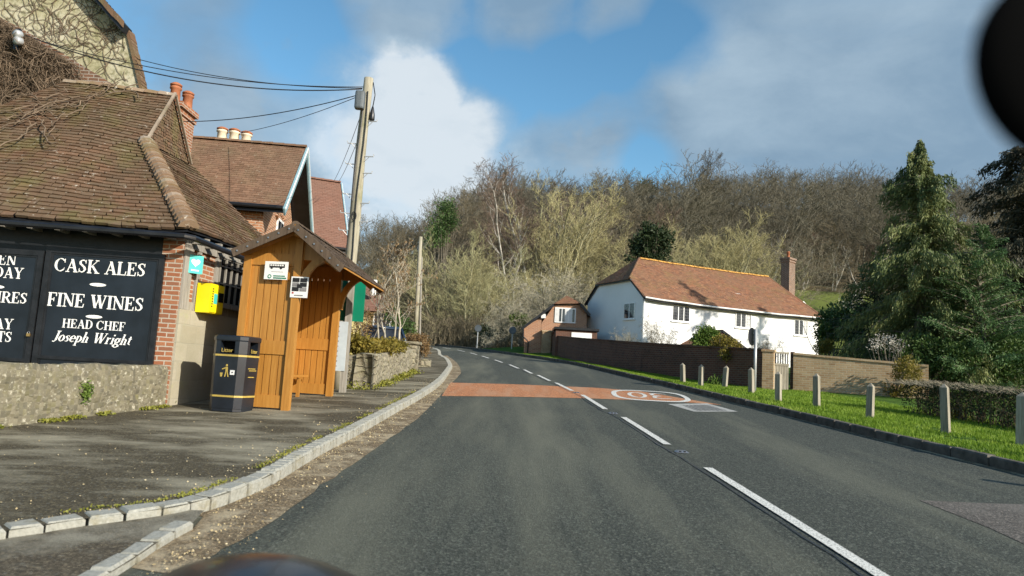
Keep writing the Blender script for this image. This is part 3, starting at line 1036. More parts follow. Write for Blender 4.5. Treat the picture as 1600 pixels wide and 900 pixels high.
GLYPH = {
    'C': (0.74, bowl(0.38, 0.5, 0.30, 0.47, 42, 318) + [([(0.64, 0.68), (0.64, 0.97)], 0.06), ([(0.60, 0.2), (0.66, 0.3)], 0.05)]),
    'A': (0.78, [([(0.12, 0.03), (0.38, 0.98)], S_), ([(0.36, 0.98), (0.64, 0.03)], T_), ([(0.2, 0.33), (0.54, 0.33)], S_)] + bars((0, 0.25, 0.03), (0.5, 0.78, 0.03))),
    'S': (0.58, [([(0.47, 0.97), (0.47, 0.7)], 0.05), ([(0.08, 0.03), (0.08, 0.32)], 0.05)] +
          [([a, b], w) for (a, b, w) in (((0.46, 0.82), (0.36, 0.94), 0.07), ((0.36, 0.94), (0.22, 0.94), 0.08), ((0.22, 0.94), (0.11, 0.82), 0.12), ((0.11, 0.82), (0.14, 0.66), 0.15), ((0.14, 0.66), (0.40, 0.42), 0.18),
                                         ((0.40, 0.42), (0.45, 0.24), 0.15), ((0.45, 0.24), (0.36, 0.08), 0.12), ((0.36, 0.08), (0.20, 0.05), 0.08), ((0.20, 0.05), (0.09, 0.18), 0.07))]),
    'K': (0.80, [([(0.16, 0.03), (0.16, 0.97)], T_), ([(0.2, 0.42), (0.62, 0.95)], S_), ([(0.32, 0.56), (0.66, 0.04)], T_)] + bars((0.02, 0.32, 0.03), (0.02, 0.32, 0.97), (0.5, 0.74, 0.97), (0.5, 0.82, 0.03))),
    'L': (0.64, [([(0.16, 0.03), (0.16, 0.97)], T_), ([(0.56, 0.03), (0.59, 0.3)], 0.06)] + bars((0.02, 0.32, 0.97), (0.02, 0.59, 0.035))),
    'E': (0.66, [([(0.16, 0.03), (0.16, 0.97)], T_), ([(0.55, 0.03), (0.58, 0.28)], 0.06), ([(0.55, 0.97), (0.55, 0.76)], 0.06), ([(0.42, 0.38), (0.42, 0.66)], 0.05)] + bars((0.02, 0.57, 0.97), (0.02, 0.58, 0.035), (0.16, 0.42, 0.52))),
    'F': (0.62, [([(0.16, 0.03), (0.16, 0.97)], T_), ([(0.55, 0.97), (0.55, 0.74)], 0.06), ([(0.42, 0.36), (0.42, 0.64)], 0.05)] + bars((0.02, 0.57, 0.97), (0.02, 0.34, 0.03), (0.16, 0.42, 0.5))),
    'I': (0.36, [([(0.18, 0.03), (0.18, 0.97)], T_)] + bars((0.03, 0.33, 0.97), (0.03, 0.33, 0.03))),
    'N': (0.78, [([(0.14, 0.03), (0.14, 0.95)], S_), ([(0.12, 0.95), (0.62, 0.05)], T_), ([(0.64, 0.05), (0.64, 0.97)], S_)] + bars((0.0, 0.2, 0.97), (0.02, 0.27, 0.03), (0.52, 0.77, 0.97))),
    'W': (1.06, [([(0.12, 0.97), (0.34, 0.03)], T_), ([(0.34, 0.03), (0.54, 0.9)], S_), ([(0.50, 0.97), (0.72, 0.03)], T_), ([(0.72, 0.03), (0.94, 0.95)], S_)] + bars((0.0, 0.28, 0.97), (0.4, 0.64, 0.97), (0.82, 1.04, 0.97))),
    'H': (0.82, [([(0.17, 0.03), (0.17, 0.97)], T_), ([(0.64, 0.03), (0.64, 0.97)], T_)] + bars((0.03, 0.32, 0.97), (0.03, 0.32, 0.03), (0.5, 0.79, 0.97), (0.5, 0.79, 0.03), (0.17, 0.64, 0.51))),
    'D': (0.76, [([(0.16, 0.03), (0.16, 0.97)], T_)] + bars((0.02, 0.4, 0.97), (0.02, 0.4, 0.03)) + bowl(0.34, 0.5, 0.29, 0.47, -90, 90, 12)),
    'Y': (0.76, [([(0.12, 0.97), (0.38, 0.45)], T_), ([(0.38, 0.45), (0.62, 0.95)], S_), ([(0.38, 0.03), (0.38, 0.47)], T_)] + bars((0.0, 0.28, 0.97), (0.5, 0.75, 0.97), (0.22, 0.54, 0.03))),
    'R': (0.78, [([(0.16, 0.03), (0.16, 0.97)], T_), ([(0.36, 0.5), (0.64, 0.04)], T_)] + bars((0.02, 0.38, 0.97), (0.16, 0.38, 0.5), (0.02, 0.32, 0.03), (0.56, 0.80, 0.03)) + bowl(0.36, 0.735, 0.21, 0.235, -90, 90, 10)),
    'T': (0.68, [([(0.33, 0.03), (0.33, 0.97)], T_), ([(0.05, 0.97), (0.04, 0.72)], 0.06), ([(0.61, 0.97), (0.62, 0.72)], 0.06)] + bars((0.02, 0.64, 0.97), (0.18, 0.48, 0.03))),
    'J': (0.48, [([(0.30, 0.97), (0.30, 0.1)], T_), ([(0.30, 0.12), (0.22, -0.05)], 0.1), ([(0.22, -0.05), (0.06, -0.02)], 0.09)] + bars((0.14, 0.46, 0.97))),
    'o': (0.50, bowl(0.24, 0.31, 0.18, 0.29, 0, 360, 16)),
    's': (0.42, [([(0.32, 0.60), (0.31, 0.46)], 0.05)] + [([a, b], w) for (a, b, w) in (((0.31, 0.54), (0.2, 0.6), 0.06), ((0.2, 0.6), (0.09, 0.5), 0.1), ((0.09, 0.5), (0.28, 0.24), 0.15), ((0.28, 0.24), (0.30, 0.1), 0.12), ((0.30, 0.1), (0.18, 0.02), 0.07), ((0.18, 0.02), (0.06, 0.1), 0.06))]),
    'e': (0.46, bowl(0.24, 0.31, 0.18, 0.29, 0, 315, 14) + [([(0.08, 0.31), (0.40, 0.33)], 0.06)]),
    'p': (0.54, [([(0.14, -0.3), (0.14, 0.6)], 0.14)] + bars((0.02, 0.27, -0.3), (0.03, 0.16, 0.58)) + bowl(0.25, 0.31, 0.2, 0.28, -110, 110, 12)),
    'h': (0.56, [([(0.14, 0.02), (0.14, 1.0)], 0.14), ([(0.17, 0.45), (0.3, 0.59)], 0.07), ([(0.3, 0.59), (0.41, 0.5)], 0.1), ([(0.41, 0.5), (0.41, 0.02)], 0.14)] + bars((0.02, 0.26, 0.03), (0.03, 0.16, 0.98), (0.32, 0.54, 0.03))),
    'r': (0.44, [([(0.14, 0.02), (0.14, 0.6)], 0.14), ([(0.17, 0.42), (0.30, 0.58)], 0.07), ([(0.29, 0.56), (0.38, 0.52)], 0.12)] + bars((0.02, 0.28, 0.03), (0.03, 0.16, 0.58))),
    'i': (0.30, [([(0.14, 0.02), (0.14, 0.6)], 0.14), ([(0.14, 0.78), (0.14, 0.92)], 0.14)] + bars((0.02, 0.27, 0.03), (0.03, 0.16, 0.58))),
    'g': (0.50, bowl(0.22, 0.38, 0.16, 0.21, 0, 360, 14) + bowl(0.23, -0.12, 0.2, 0.15, 0, 360, 12) + [([(0.1, 0.2), (0.1, 0.08)], 0.07), ([(0.1, 0.07), (0.36, 0.02)], 0.09), ([(0.36, 0.54), (0.46, 0.6)], 0.07)]),
    't': (0.34, [([(0.15, 0.82), (0.15, 0.12)], 0.13), ([(0.15, 0.12), (0.3, 0.05)], 0.09)] + bars((0.02, 0.3, 0.6))),
    ' ': (0.34, []),
}


def serif(mb, txt, o, xd, yd, size, out, italic=0.0, align='c', lift=0.004, xs=1.0):
    """Writes txt in Roman letters on a panel: o baseline anchor, xd / yd unit directions, out = panel normal."""
    o, xd, yd, out = Vector(o), Vector(xd).normalized(), Vector(yd).normalized(), Vector(out).normalized()
    wid = sum(GLYPH[c][0] for c in txt)
    x = {'c': -wid / 2, 'r': -wid, 'l': 0}[align]
    k = 0
    for c in txt:
        w, strokes = GLYPH[c]
        for pts, sw in strokes:
            for (a, b) in zip(pts[:-1], pts[1:]):
                k += 1
                a, b = Vector((a[0] + a[1] * italic, a[1])), Vector((b[0] + b[1] * italic, b[1]))
                d = b - a
                if d.length < 1e-6:
                    continue
                d.normalize()
                vert = abs(d.y) > 0.5
                nn = Vector((1, 0)) * sw / 2 if vert else Vector((-d.y, d.x)) * sw / 2
                q = []
                for pt in (a - nn, b - nn, b + nn, a + nn):
                    q.append(o + xd * (x + pt.x) * size * xs + yd * pt.y * size + out * (lift + 0.00006 * (k % 40)))
                if (q[1] - q[0]).cross(q[2] - q[0]).dot(out) < 0:
                    q.reverse()
                mb.poly(q)
        x += w


def lerp_y(P, y):
    """x on the polyline P (sorted by y) at y."""
    if y <= P[0][1]:
        a, b = P[0], P[1]
    elif y >= P[-1][1]:
        a, b = P[-2], P[-1]
    else:
        for a, b in zip(P[:-1], P[1:]):
            if a[1] <= y <= b[1]:
                break
    t = (y - a[1]) / (b[1] - a[1])
    return a[0] + (b[0] - a[0]) * t


def smooth_line(P, n=6):
    """Catmull-Rom through 2D points."""
    out = []
    Q = [P[0]] + list(P) + [P[-1]]
    for i in range(1, len(Q) - 2):
        p0, p1, p2, p3 = Q[i - 1], Q[i], Q[i + 1], Q[i + 2]
        for k in range(n):
            t = k / n
            out.append(tuple(0.5 * ((2 * p1[c]) + (-p0[c] + p2[c]) * t + (2 * p0[c] - 5 * p1[c] + 4 * p2[c] - p3[c]) * t * t + (-p0[c] + 3 * p1[c] - 3 * p2[c] + p3[c]) * t ** 3) for c in range(2)))
    out.append(tuple(P[-1][:2]))
    return out


def hit(px, py, p0, n):
    d = ray(px, py)
    p0, n = Vector(p0), Vector(n)
    return CAM + d * ((p0 - CAM).dot(n) / d.dot(n))


def g2(px, py, e=0.0):
    p = G(px, py, e)
    return (p.x, p.y)


def P3(x, y, e=0.0):
    return Vector((x, y, gz(x, y) + e))


# ================================================================== SETTING: ground, hill, road, pavement, verge
def build_terrain():
    xs = np.concatenate([np.linspace(-420, -60, 16), np.linspace(-52, 80, 46), np.linspace(92, 520, 18)])
    ys = np.concatenate([np.linspace(-60, 48, 19), np.linspace(52, 240, 66), np.linspace(260, 900, 18)])
    V = [(x, y, terr(x, y)) for y in ys for x in xs]
    nx = len(xs)
    Q, mi = [], []
    for j in range(len(ys) - 1):
        for i in range(nx - 1):
            Q.append((j * nx + i, j * nx + i + 1, (j + 1) * nx + i + 1, (j + 1) * nx + i))
            cx, cy = (xs[i] + xs[i + 1]) / 2, (ys[j] + ys[j + 1]) / 2
            mi.append(2 if (cy < 112 + 0.03 * cx and cx > 18) else (1 if cy < 62 else 0))
    me = npmesh('ground', V, Q, ['hill', 'turf', 'field'], mi, smooth=True)
    props(hang('ground', me), kind='structure')


build_terrain()

KL = [(-5.6, 2.6), (-4.2, 4.0)] + [g2(*q) for q in [(0, 855), (120, 835), (260, 815), (320, 800), (365, 785), (430, 755), (500, 712), (560, 680), (620, 645), (660, 622), (690, 600), (704, 580), (706, 574), (700, 564), (690, 558), (676, 546)]] + [(-9.5, 54.5), (-18, 59), (-34, 62)]
KL = smooth_line(KL, 6)
KR = [(8.4, -14), (7.6, 0), (7.05, 6)] + [g2(*q) for q in [(1600, 742), (1400, 693), (1200, 643), (1000, 594), (880, 567), (760, 549)]] + [(-4.4, 56.5), (-10, 63), (-20, 67), (-34, 69.5)]
KR = smooth_line(KR, 6)
KRy = [p for p in KR if p[1] < 53]


def sheet(name, pts, mat, e):
    mb = MB().mat(mat)
    p = [P3(x, y, e) for x, y in pts]
    n = Vector((0, 0, 0))
    for i in range(len(p)):
        n += p[i].cross(p[(i + 1) % len(p)])
    if n.z < 0:
        p.reverse()
    mb.poly(p)
    return props(mb.build(name), kind='structure')


set2 = [g2(*q) for q in [(318, 808), (300, 828), (262, 848), (205, 888)]] + [(-2.22, 3.6), (-2.3, 1.0), (-2.6, -14)]
near_left = set2[::-1]
kl_far = [p for p in KL if p[1] > set2[0][1]]
sheet('road', [(-5.6, -14)] + KL + KR[::-1], 'road', 0.0)
sheet('driveway_apron', [(-5.6, 2.6)] + [p for p in KL if p[1] < set2[0][1] and p[1] > 2.6] + set2[:5] + [(-2.26, 2.0), (-5.6, 2.0)], 'apron', 0.05)
kl_p = [p for p in KL if p[1] < 50]
sheet('pavement', kl_p + [(-6.6, 50.5), (-4.9, 38), (-4.2, 29), (-3.7, 26), (-3.7, 18.2), (-14, 18.2), (-14, 2.6)], 'pavement', 0.10)

# dirty gutter along the left edge of the road
gl = [p for p in kl_far if p[1] < 40]
gr = [g2(*q) for q in [(275, 900), (335, 866), (420, 818), (520, 747), (600, 692), (660, 647), (694, 612)]] + [(-1.5, 20), (-1.62, 26), (-2.3, 33), (-3.3, 40)]
grs = []
for i, (x, y) in enumerate(smooth_line(gr, 6)):
    grs.append((x + 0.04 * noise.noise(Vector((0, y * 2.3, 0))) + 0.03 * noise.noise(Vector((0, y * 7.3, 5))), y))
sheet('gutter', [s for s in set2[:4]][::-1] + gl + grs[::-1], 'gutter', 0.004)

# red band across the road, markings
rb = [g2(690, 619), g2(800, 620), g2(930, 623), g2(1060, 628), g2(1128, 633)]
rt = [g2(1000, 611.5), g2(930, 606), g2(800, 600.5), g2(704, 598)]
sheet('red_road_band', rb + rt, 'red', 0.005)
mk = MB().mat('paint')
dash = [((1362, 900, 1388, 900), (1100, 732, 1113, 732)), ((1036, 695.5, 1050, 695.5), (969, 652.5, 979, 652.5)), ((941, 640, 952, 640), (907, 617.5, 914, 617.5)),
        ((890, 611, 898, 611), (866, 598.5, 871.5, 598.5)), ((856, 595.5, 862, 595.5), (838, 586.5, 843, 586.5)), ((829, 584, 834.5, 584), (817, 578, 821, 578)), ((808, 576, 813, 576), (794, 570, 799, 570)),
        ((783, 566.8, 788, 566.8), (771, 562.5, 775, 562.5)), ((762, 560, 766, 560), (751, 556.5, 755, 556.5)), ((743, 554.4, 747, 554.4), (733, 551.6, 737, 551.6)), ((724, 549.6, 728, 549.6), (713, 547.2, 717, 547.2)), ((703, 545.4, 707, 545.4), (690, 543.2, 694, 543.2))]


def ribbon(mb, A, B, e):
    for i in range(len(A) - 1):
        mb.poly([P3(*A[i], e), P3(*B[i], e), P3(*B[i + 1], e), P3(*A[i + 1], e)])


cl = [g2(*q) for q in [(1375, 900), (1106, 732), (1043, 695.5), (974, 652.5), (946, 640), (910, 617.5), (894, 611), (868.5, 598.5), (859, 595.5), (840.5, 586.5), (831, 584), (819, 578), (810, 576), (796, 570), (785, 566.8), (773, 562.5), (764, 560), (753, 556.5), (745, 554.4), (735, 551.6), (726, 549.6), (715, 547.2), (705, 545.4), (692, 543.2)]]
for i in range(0, len(cl) - 1, 2):
    a, b = Vector(cl[i]), Vector(cl[i + 1])
    if i == 0:
        a = a + (a - b) * 0.35
    d = (b - a).normalized()
    s = Vector((d.y, -d.x)) * 0.055
    n = max(2, int((b - a).length / 0.25))
    L = [a.lerp(b, t / n) - s * (1 + 0.12 * noise.noise(Vector((t * 1.7, i, 0)))) for t in range(n + 1)]
    R2 = [a.lerp(b, t / n) + s * (1 + 0.12 * noise.noise(Vector((t * 1.7, i, 9)))) for t in range(n + 1)]
    ribbon(mk, L, R2, 0.011)
# edge dashes of the far lane, other side of the red band
mk2 = [(((844, 573.2), (848, 572.8)), ((863, 576.4), (867, 576)))]
props(mk.build('centre_line_marking'), kind='structure')
# tarred seam that wanders beside the centre line
sm_ = MB().mat('metal_black')
cs = smooth_line([(p[0], p[1]) for p in [(2.62, 3.0)] + cl[:16]], 8)
A_, B_ = [], []
for i, (x, y) in enumerate(cs):
    w0 = 0.010 + 0.008 * noise.noise(Vector((0, y * 5, 1)))
    x0 = x - 0.13 + 0.03 * noise.noise(Vector((0, y * 1.7, 6)))
    A_.append((x0 - max(.003, w0), y))
    B_.append((x0 + max(.003, w0), y))
ribbon(sm_, A_, B_, 0.0075)
props(sm_.build('road_seam'), kind='structure')

# roundel "30" facing the oncoming lane
ro = G(1015, 618.5, 0)
rd = Vector((0.99, -0.1)).normalized()
ru = Vector((0.1, 0.99))
rm = MB().mat('paint')
nseg = 48


def rp(a, rx, ry):
    c, s = math.cos(a), math.sin(a)
    c, s = math.copysign(abs(c) ** 0.62, c), math.copysign(abs(s) ** 0.75, s)
    v = rd * c * rx + ru * s * ry
    return (ro.x + v.x, ro.y + v.y)


ring_o = [rp(2 * PI * i / nseg, 0.98, 1.62) for i in range(nseg + 1)]
ring_i = [rp(2 * PI * i / nseg, 0.85, 1.38) for i in range(nseg + 1)]
ribbon(rm, ring_i, ring_o, 0.010)


def stroke(pts, w=0.10):
    for (a, b) in zip(pts[:-1], pts[1:]):
        a, b = Vector(a), Vector(b)
        d = (b - a).normalized()
        nn = Vector((-d.y, d.x)) * w / 2
        q = []
        for v in (a - nn - d * w * 0.3, b - nn + d * w * 0.3, b + nn + d * w * 0.3, a + nn - d * w * 0.3):
            # seen upside down from this side of the road
            v2 = rd * -v.x + ru * -v.y
            q.append(P3(ro.x + v2.x, ro.y + v2.y, 0.010 + random.random() * 0.001))
        if (q[1] - q[0]).cross(q[2] - q[0]).z < 0:
            q.reverse()
        rm.poly(q)


stroke([(-0.46, 0.68), (-0.22, 0.8), (-0.08, 0.62), (-0.1, 0.2), (-0.25, 0.04), (-0.1, -0.15), (-0.08, -0.6), (-0.22, -0.8), (-0.46, -0.68)])
stroke([(0.32 + 0.2 * math.cos(2 * PI * i / 14), 0.76 * math.sin(2 * PI * i / 14)) for i in range(15)])
props(rm.build('speed_roundel_marking'), kind='structure')

sheet('repaired_patch', [g2(*q) for q in [(1436, 782), (1520, 786), (1610, 789), (1610, 855), (1545, 825)]], 'patch', 0.004)
sheet('repaired_patch', [g2(*q) for q in [(1043, 631.5), (1105, 630.5), (1153, 643.5), (1084, 643.5)]], 'concrete', 0.0055)
th = thing('drain_grate', 'iron drain grate set in a pale patch beside the red road band', 'drain grate', G(1098, 637.5, 0.007))
q = [g2(*c) for c in [(1066, 633.5), (1104, 632.8), (1136, 641.8), (1090, 642)]]
mb = MB().mat('metal_black')
mb.poly([P3(*c, 0.0075) for c in q][::-1] if True else None)
mb.build('frame', th)
mb = MB().mat('concrete')
for i in range(7):
    t0 = (i + 0.2) / 7
    t1 = (i + 0.62) / 7
    A, B, C2, D = [Vector(c) for c in q]
    mb.poly([P3(*A.lerp(B, t0), 0.011), P3(*A.lerp(B, t1), 0.011), P3(*D.lerp(C2, t1), 0.011), P3(*D.lerp(C2, t0), 0.011)])
mb.build('bars', th)

# kerbs
kb = MB().mat('granite')


def kerb_line(mb, P, lens, w, h0, h1, side, jit=0.012):
    """Stones laid end to end along P (2-D); side +1: body lies to the left of the direction of travel."""
    P = [Vector(p) for p in P]
    acc = [0.0]
    for a, b in zip(P[:-1], P[1:]):
        acc.append(acc[-1] + (b - a).length)

    def at(s):
        for i in range(len(P) - 1):
            if acc[i + 1] >= s:
                return P[i].lerp(P[i + 1], (s - acc[i]) / max(1e-6, acc[i + 1] - acc[i]))
        return P[-1]
    s = 0.0
    while s < acc[-1] - 0.05:
        L = random.uniform(*lens)
        a, b = at(s + 0.008), at(min(acc[-1], s + L - 0.012))
        d = b - a
        if d.length > 0.03:
            nn = Vector((-d.y, d.x)).normalized() * side
            j = lambda: random.uniform(-jit, jit)
            e = h1 + j() * 0.6
            f0, f1, b1, b0 = a + nn * j(), b + nn * j(), b + nn * (w + j()), a + nn * (w + j())
            ins = 0.018
            bt = [P3(c.x, c.y, -0.03) for c in (f0, f1, b1, b0)]
            dn = d.normalized() * ins
            tp = [P3(c.x, c.y, e) for c in (f0 + nn * ins + dn, f1 + nn * ins - dn, b1 - nn * ins * 0.3 - dn, b0 - nn * ins * 0.3 + dn)]
            md = [P3(c.x, c.y, e - 0.02) for c in (f0, f1, b1, b0)]
            v = bt + md + tp
            fs = [(8, 9, 10, 11)]
            for lo in (0, 4):
                for k in range(4):
                    k2 = (k + 1) % 4
                    fs.append((lo + k, lo + k2, lo + 4 + k2, lo + 4 + k))
            if side < 0:
                fs = [f[::-1] for f in fs]
            mb.add(v, fs)
        s += L


kln = [p for p in KL if p[1] < 7.2]
klf = [p for p in KL if kln[-1][1] <= p[1] < 58]
kerb_line(kb, kln, (0.20, 0.29), 0.165, 0, 0.113, 1)
kerb_line(kb, klf, (0.105, 0.15), 0.16, 0, 0.122, 1, 0.008)
kerb_line(kb, set2[1:6][::-1], (0.24, 0.32), 0.125, 0, 0.062, 1, 0.01)
props(kb.build('granite_kerb'), kind='structure')
kb = MB().mat('kerb_dark')
kerb_line(kb, [p for p in KR if p[1] < 60], (0.5, 0.9), 0.13, 0, 0.14, -1, 0.012)
props(kb.build('stone_kerb'), kind='structure')
# sandy dirt that lies along the right kerb
gA = [p for p in KRy if -5 < p[1] < 26]
gB = [(x - 0.10 - 0.05 * noise.noise(Vector((0, y * 1.9, 4))), y) for x, y in gA]
mb = MB().mat('gutter')
ribbon(mb, gB, gA, 0.004)
props(mb.build('gutter'), kind='structure')

# grass verge on the right
WALL1 = [(1192, 609, -.03), (1100, 598, -.05), (1000, 583.5, -.06), (900, 565.5, -.04), (862, 558, .0)]
WALL1 = [G(*q) for q in WALL1]


def outer(y):
    pts = [(16.0, -20), (16.0, 21.0), (12.5, 23.0)] + [(p.x + 0.12, p.y) for p in WALL1] + [(4.2, 47), (3.2, 52), (1.5, 56), (-3, 64)]
    return lerp_y(pts, y)


def verge_e(u, y):
    e = 0.11 - 0.14 * sstep(0.0, 0.55, u) * sstep(50, 40, y)
    if y > 42:
        e += 0.5 * u * sstep(42, 50, y)
    return e + 0.02 * noise.noise(Vector((u * 5, y * 0.7, 0)))


def kr(y):
    return lerp_y(KRy, y)


rows, cols = [], 12
yy = list(np.arange(-12, 30, 0.6)) + list(np.arange(30, 53, 1.0))
V = []
for y in yy:
    a, b = kr(y) + 0.125, outer(y)
    for c in range(cols + 1):
        u = c / cols
        x = a + (b - a) * u
        V.append((x, y, gz(x, y) + verge_e(u, y)))
Q = [(j * (cols + 1) + i, j * (cols + 1) + i + 1, (j + 1) * (cols + 1) + i + 1, (j + 1) * (cols + 1) + i) for j in range(len(yy) - 1) for i in range(cols)]
props(hang('grass_verge', npmesh('grass_verge', V, Q, 'turf', smooth=True)), kind='structure')

# blades
C, S = [], []
for _ in range(150000):
    y = 6.5 + 39 * random.random() ** 1.7
    if y > 44:
        continue
    a, b = kr(y) + 0.10, min(outer(y), kr(y) + 5.2)
    x = a + (b - a) * random.random()
    if x / y > 0.80:
        continue
    u = (x - a) / max(0.1, outer(y) - a)
    dens = noise.noise(Vector((x * 1.1, y * 1.1, 2.0))) + 0.5 * noise.noise(Vector((x * 3.1, y * 3.1, 8.0)))
    if dens < -0.42:
        continue
    C.append((x, y, gz(x, y) + verge_e(u, y)))
    S.append(0.055 * (0.7 + 0.6 * random.random()) * (1 + 0.35 * dens) * (1 + max(0, y - 14) * 0.012))
C, S = np.array(C), np.array(S)
n = len(C)
ang = RNG.uniform(0, 2 * PI, n)
wv = np.stack([np.cos(ang), np.sin(ang), np.zeros(n)], 1) * (0.0065 + 0.0004 * np.maximum(0, C[:, 1:2] - 10))
tip = np.stack([RNG.normal(0, 0.35, n), RNG.normal(0, 0.35, n), np.ones(n)], 1) * S[:, None]
Vg = np.stack([C - wv, C + wv, C + tip], 1).reshape(-1, 3)
props(hang('grass', npmesh('grass', Vg, np.arange(3 * n).reshape(-1, 3), 'grass')), 'short bright green grass covering the roadside verge', 'grass', kind='stuff')

# fallen leaves and grit on the pavement and in the gutter
C = []
for _ in range(4200):
    y = 4.2 + 16 * random.random() ** 1.3
    kx = lerp_y([p for p in KL if p[1] > 2.5], y)
    r = random.random()
    if r < 0.34:
        x = kx - 0.18 - 3.6 * random.random() ** 1.6
        e = 0.106
    elif r < 0.85:
        x = kx + 0.02 + abs(random.gauss(0, 0.22))
        e = 0.012
        if y < 5.9:
            x = -2.1 + abs(random.gauss(0, 0.2))
    else:
        x = kx - 0.2 - abs(random.gauss(0, 0.15))
        e = 0.106
    if e > 0.1 and x < -5.3 - 0.27 * (11.5 - y) + 0.1 and y > 8:
        continue
    if y < 5.9 and e > 0.1 and x > kx - 0.15:
        continue
    C.append((x, y, gz(x, y) + e + 0.006))
C = np.array(C)
ax = RNG.normal(size=(len(C), 3)) * np.array([1, 1, 0.18])
V, Q = leaves_np(C, RNG.uniform(0.008, 0.022, len(C)), 0.65, ax)
props(hang('fallen_leaves', npmesh('fallen_leaves', V, Q, 'fallen')), 'scattered dry leaf litter on the pavement and along the gutter', 'leaf litter', kind='stuff')

C = []
for _ in range(2400):
    y = 4.3 + 12 * random.random() ** 1.4
    kx = lerp_y([p for p in KL if p[1] > 2.5], y)
    if noise.noise(Vector((0, y * 1.5, 7))) < -0.15:
        continue
    dd = Vector((-0.75, 0.65)) if y < 6 else Vector((-1, 0))
    o_ = 0.19 + abs(random.gauss(0, 0.05))
    x, y2 = kx + dd.x * o_, y + dd.y * o_
    C.append((x, y2, gz(x, y2) + 0.108 + random.random() * 0.012))
V, Q = leaves_np(np.array(C), 0.022, 0.7)
props(hang('moss', npmesh('moss', V, Q, 'moss')), 'thin line of moss along the back of the granite kerb', 'moss', kind='stuff')

# flattened metal reflector stud on the centre line
for (px, py, lab) in ((1065, 707, 'battered silver road stud between the two nearest centre line dashes'), (958, 646.5, 'road stud just on the near side of the red road band'), (901, 614.2, 'road stud embedded in the red road band')):
    p = G(px, py, 0)
    th = thing('road_stud', lab, 'road stud', p, 'reflective studs along the centre line')
    mb = MB().mat('steel')
    mb.hexa([p + Vector(v) for v in ((-.09, -.06, .002), (.09, -.06, .002), (.09, .06, .008), (-.09, .06, .008), (-.06, -.04, .022), (.06, -.04, .022), (.06, .04, .028), (-.06, .04, .028))])
    mb.build('casing', th)
    for sx in (-.03, .03):
        mb = MB().mat('glass')
        mb.box(p + Vector((sx, -0.045, 0.018)), (0.03, 0.02, 0.014))
        mb.build('reflector', th)


# ================================================================== THE PUB ON THE LEFT
Z3 = Vector((0, 0, 1))
PC = G(260, 634, 0.10)                                    # outer corner of the pub at pavement level
E1 = Vector((1, 0.06, 0)).normalized()                    # along the sign front, towards the road
N1 = Vector((0.06, -1, 0)).normalized()                   # outward from the sign front
E2 = Vector((0.12, 0.99, 0)).normalized()                 # along the side towards the shelter
N2 = Vector((0.99, -0.12, 0)).normalized()


def F1(px, py, out=0.0):
    return hit(px, py, PC + N1 * out, N1)


def F2(px, py, out=0.0):
    return hit(px, py, PC + N2 * out, N2)


pub = thing('public_house', 'old pub with low mossy tiled roof, black timber front and vine covered brick gable', 'pub', PC)
zE = W(150, 352, PC.y - 0.4).z                              # eaves height
pb = PC.z - 0.15
# front: black boarded timber, brick quoin at the corner
mb = MB().mat('timber_black')
mb.obox(Vector((0, 0, pb)) + (PC + E1 * -6.3).xy.to_3d() - N1 * 0.25, E1 * 5.97, N1 * 0.25, Z3 * (zE - pb + 0.15))
mb.build('front_wall', pub)
mb = MB().mat('brick_pub')
qa, qb = F1(238, 480), F1(276, 480)
wq = (qb - qa).dot(E1)
mb.obox(Vector((PC.x, PC.y, pb)) - E1 * 0.33 - N1 * 0.25, E1 * 0.33, N1 * 0.262, Z3 * (zE - pb - 0.05))
mb.build('brick_quoin', pub)
# side: stone plinth, brick infill, timber frame
zp = F2(300, 486).z
mb = MB().mat('plinth')
mb.obox(Vector((PC.x, PC.y, pb)) - N2 * 0.3 + E2 * 0.01, E2 * 5.0, N2 * 0.34, Z3 * (zp - pb))
mb.build('plinth', pub)
mb = MB().mat('brick_pub')
mb.obox(Vector((PC.x, PC.y, zp)) - N2 * 0.3 + E2 * 0.26, E2 * 4.7, N2 * 0.28, Z3 * (zE - zp - 0.02))
mb.build('side_wall', pub)
mb = MB().mat('timber_grey')
for (t, w, o) in ((0.14, 0.24, 0.03), (0.48, 0.10, 0.02), (1.1, 0.14, 0.02), (3.05, 0.16, 0.02)):
    mb.obox(Vector((PC.x, PC.y, zp + 0.004)) + E2 * (t - w / 2) - N2 * 0.06, E2 * w, N2 * (0.06 + o), Z3 * (zE - zp - 0.15))
mb.obox(Vector((PC.x, PC.y, zp)) + E2 * 0.27 - N2 * 0.05, E2 * 4.4, N2 * 0.062, Z3 * 0.14)
mb.obox(Vector((PC.x, PC.y, zE - 0.2)) + E2 * 0.02 - N2 * 0.05, E2 * 4.7, N2 * 0.08, Z3 * 0.17)
mb.build('timber_frame', pub)
# barred window in the side
wa = (F2(338, 440) - PC).dot(E2)
wb = wa + 1.75
zw0, zw1 = F2(365, 478).z, F2(365, 408).z
win = MB().mat('dark')
win.obox(Vector((PC.x, PC.y, zw0)) + E2 * wa - N2 * 0.05, E2 * (wb - wa), N2 * 0.06, Z3 * (zw1 - zw0))
wo = win.build('window', pub)
mb = MB().mat('timber_grey')
for i in range(9):
    t = wa + 0.03 + (wb - wa - 0.06) * i / 8
    mb.obox(Vector((PC.x, PC.y, zw0 - 0.02)) + E2 * (t - 0.018) + N2 * 0.012, E2 * 0.036, N2 * 0.03, Z3 * (zw1 - zw0 + 0.04))
for z in (0.0, 0.42, 0.80, 1.0):
    mb.obox(Vector((PC.x, PC.y, zw0 + (zw1 - zw0) * z - 0.012)) + E2 * wa + N2 * 0.043, E2 * (wb - wa), N2 * 0.012, Z3 * 0.024)
mb.build('bars', wo)
mb = MB().mat('timber_grey')
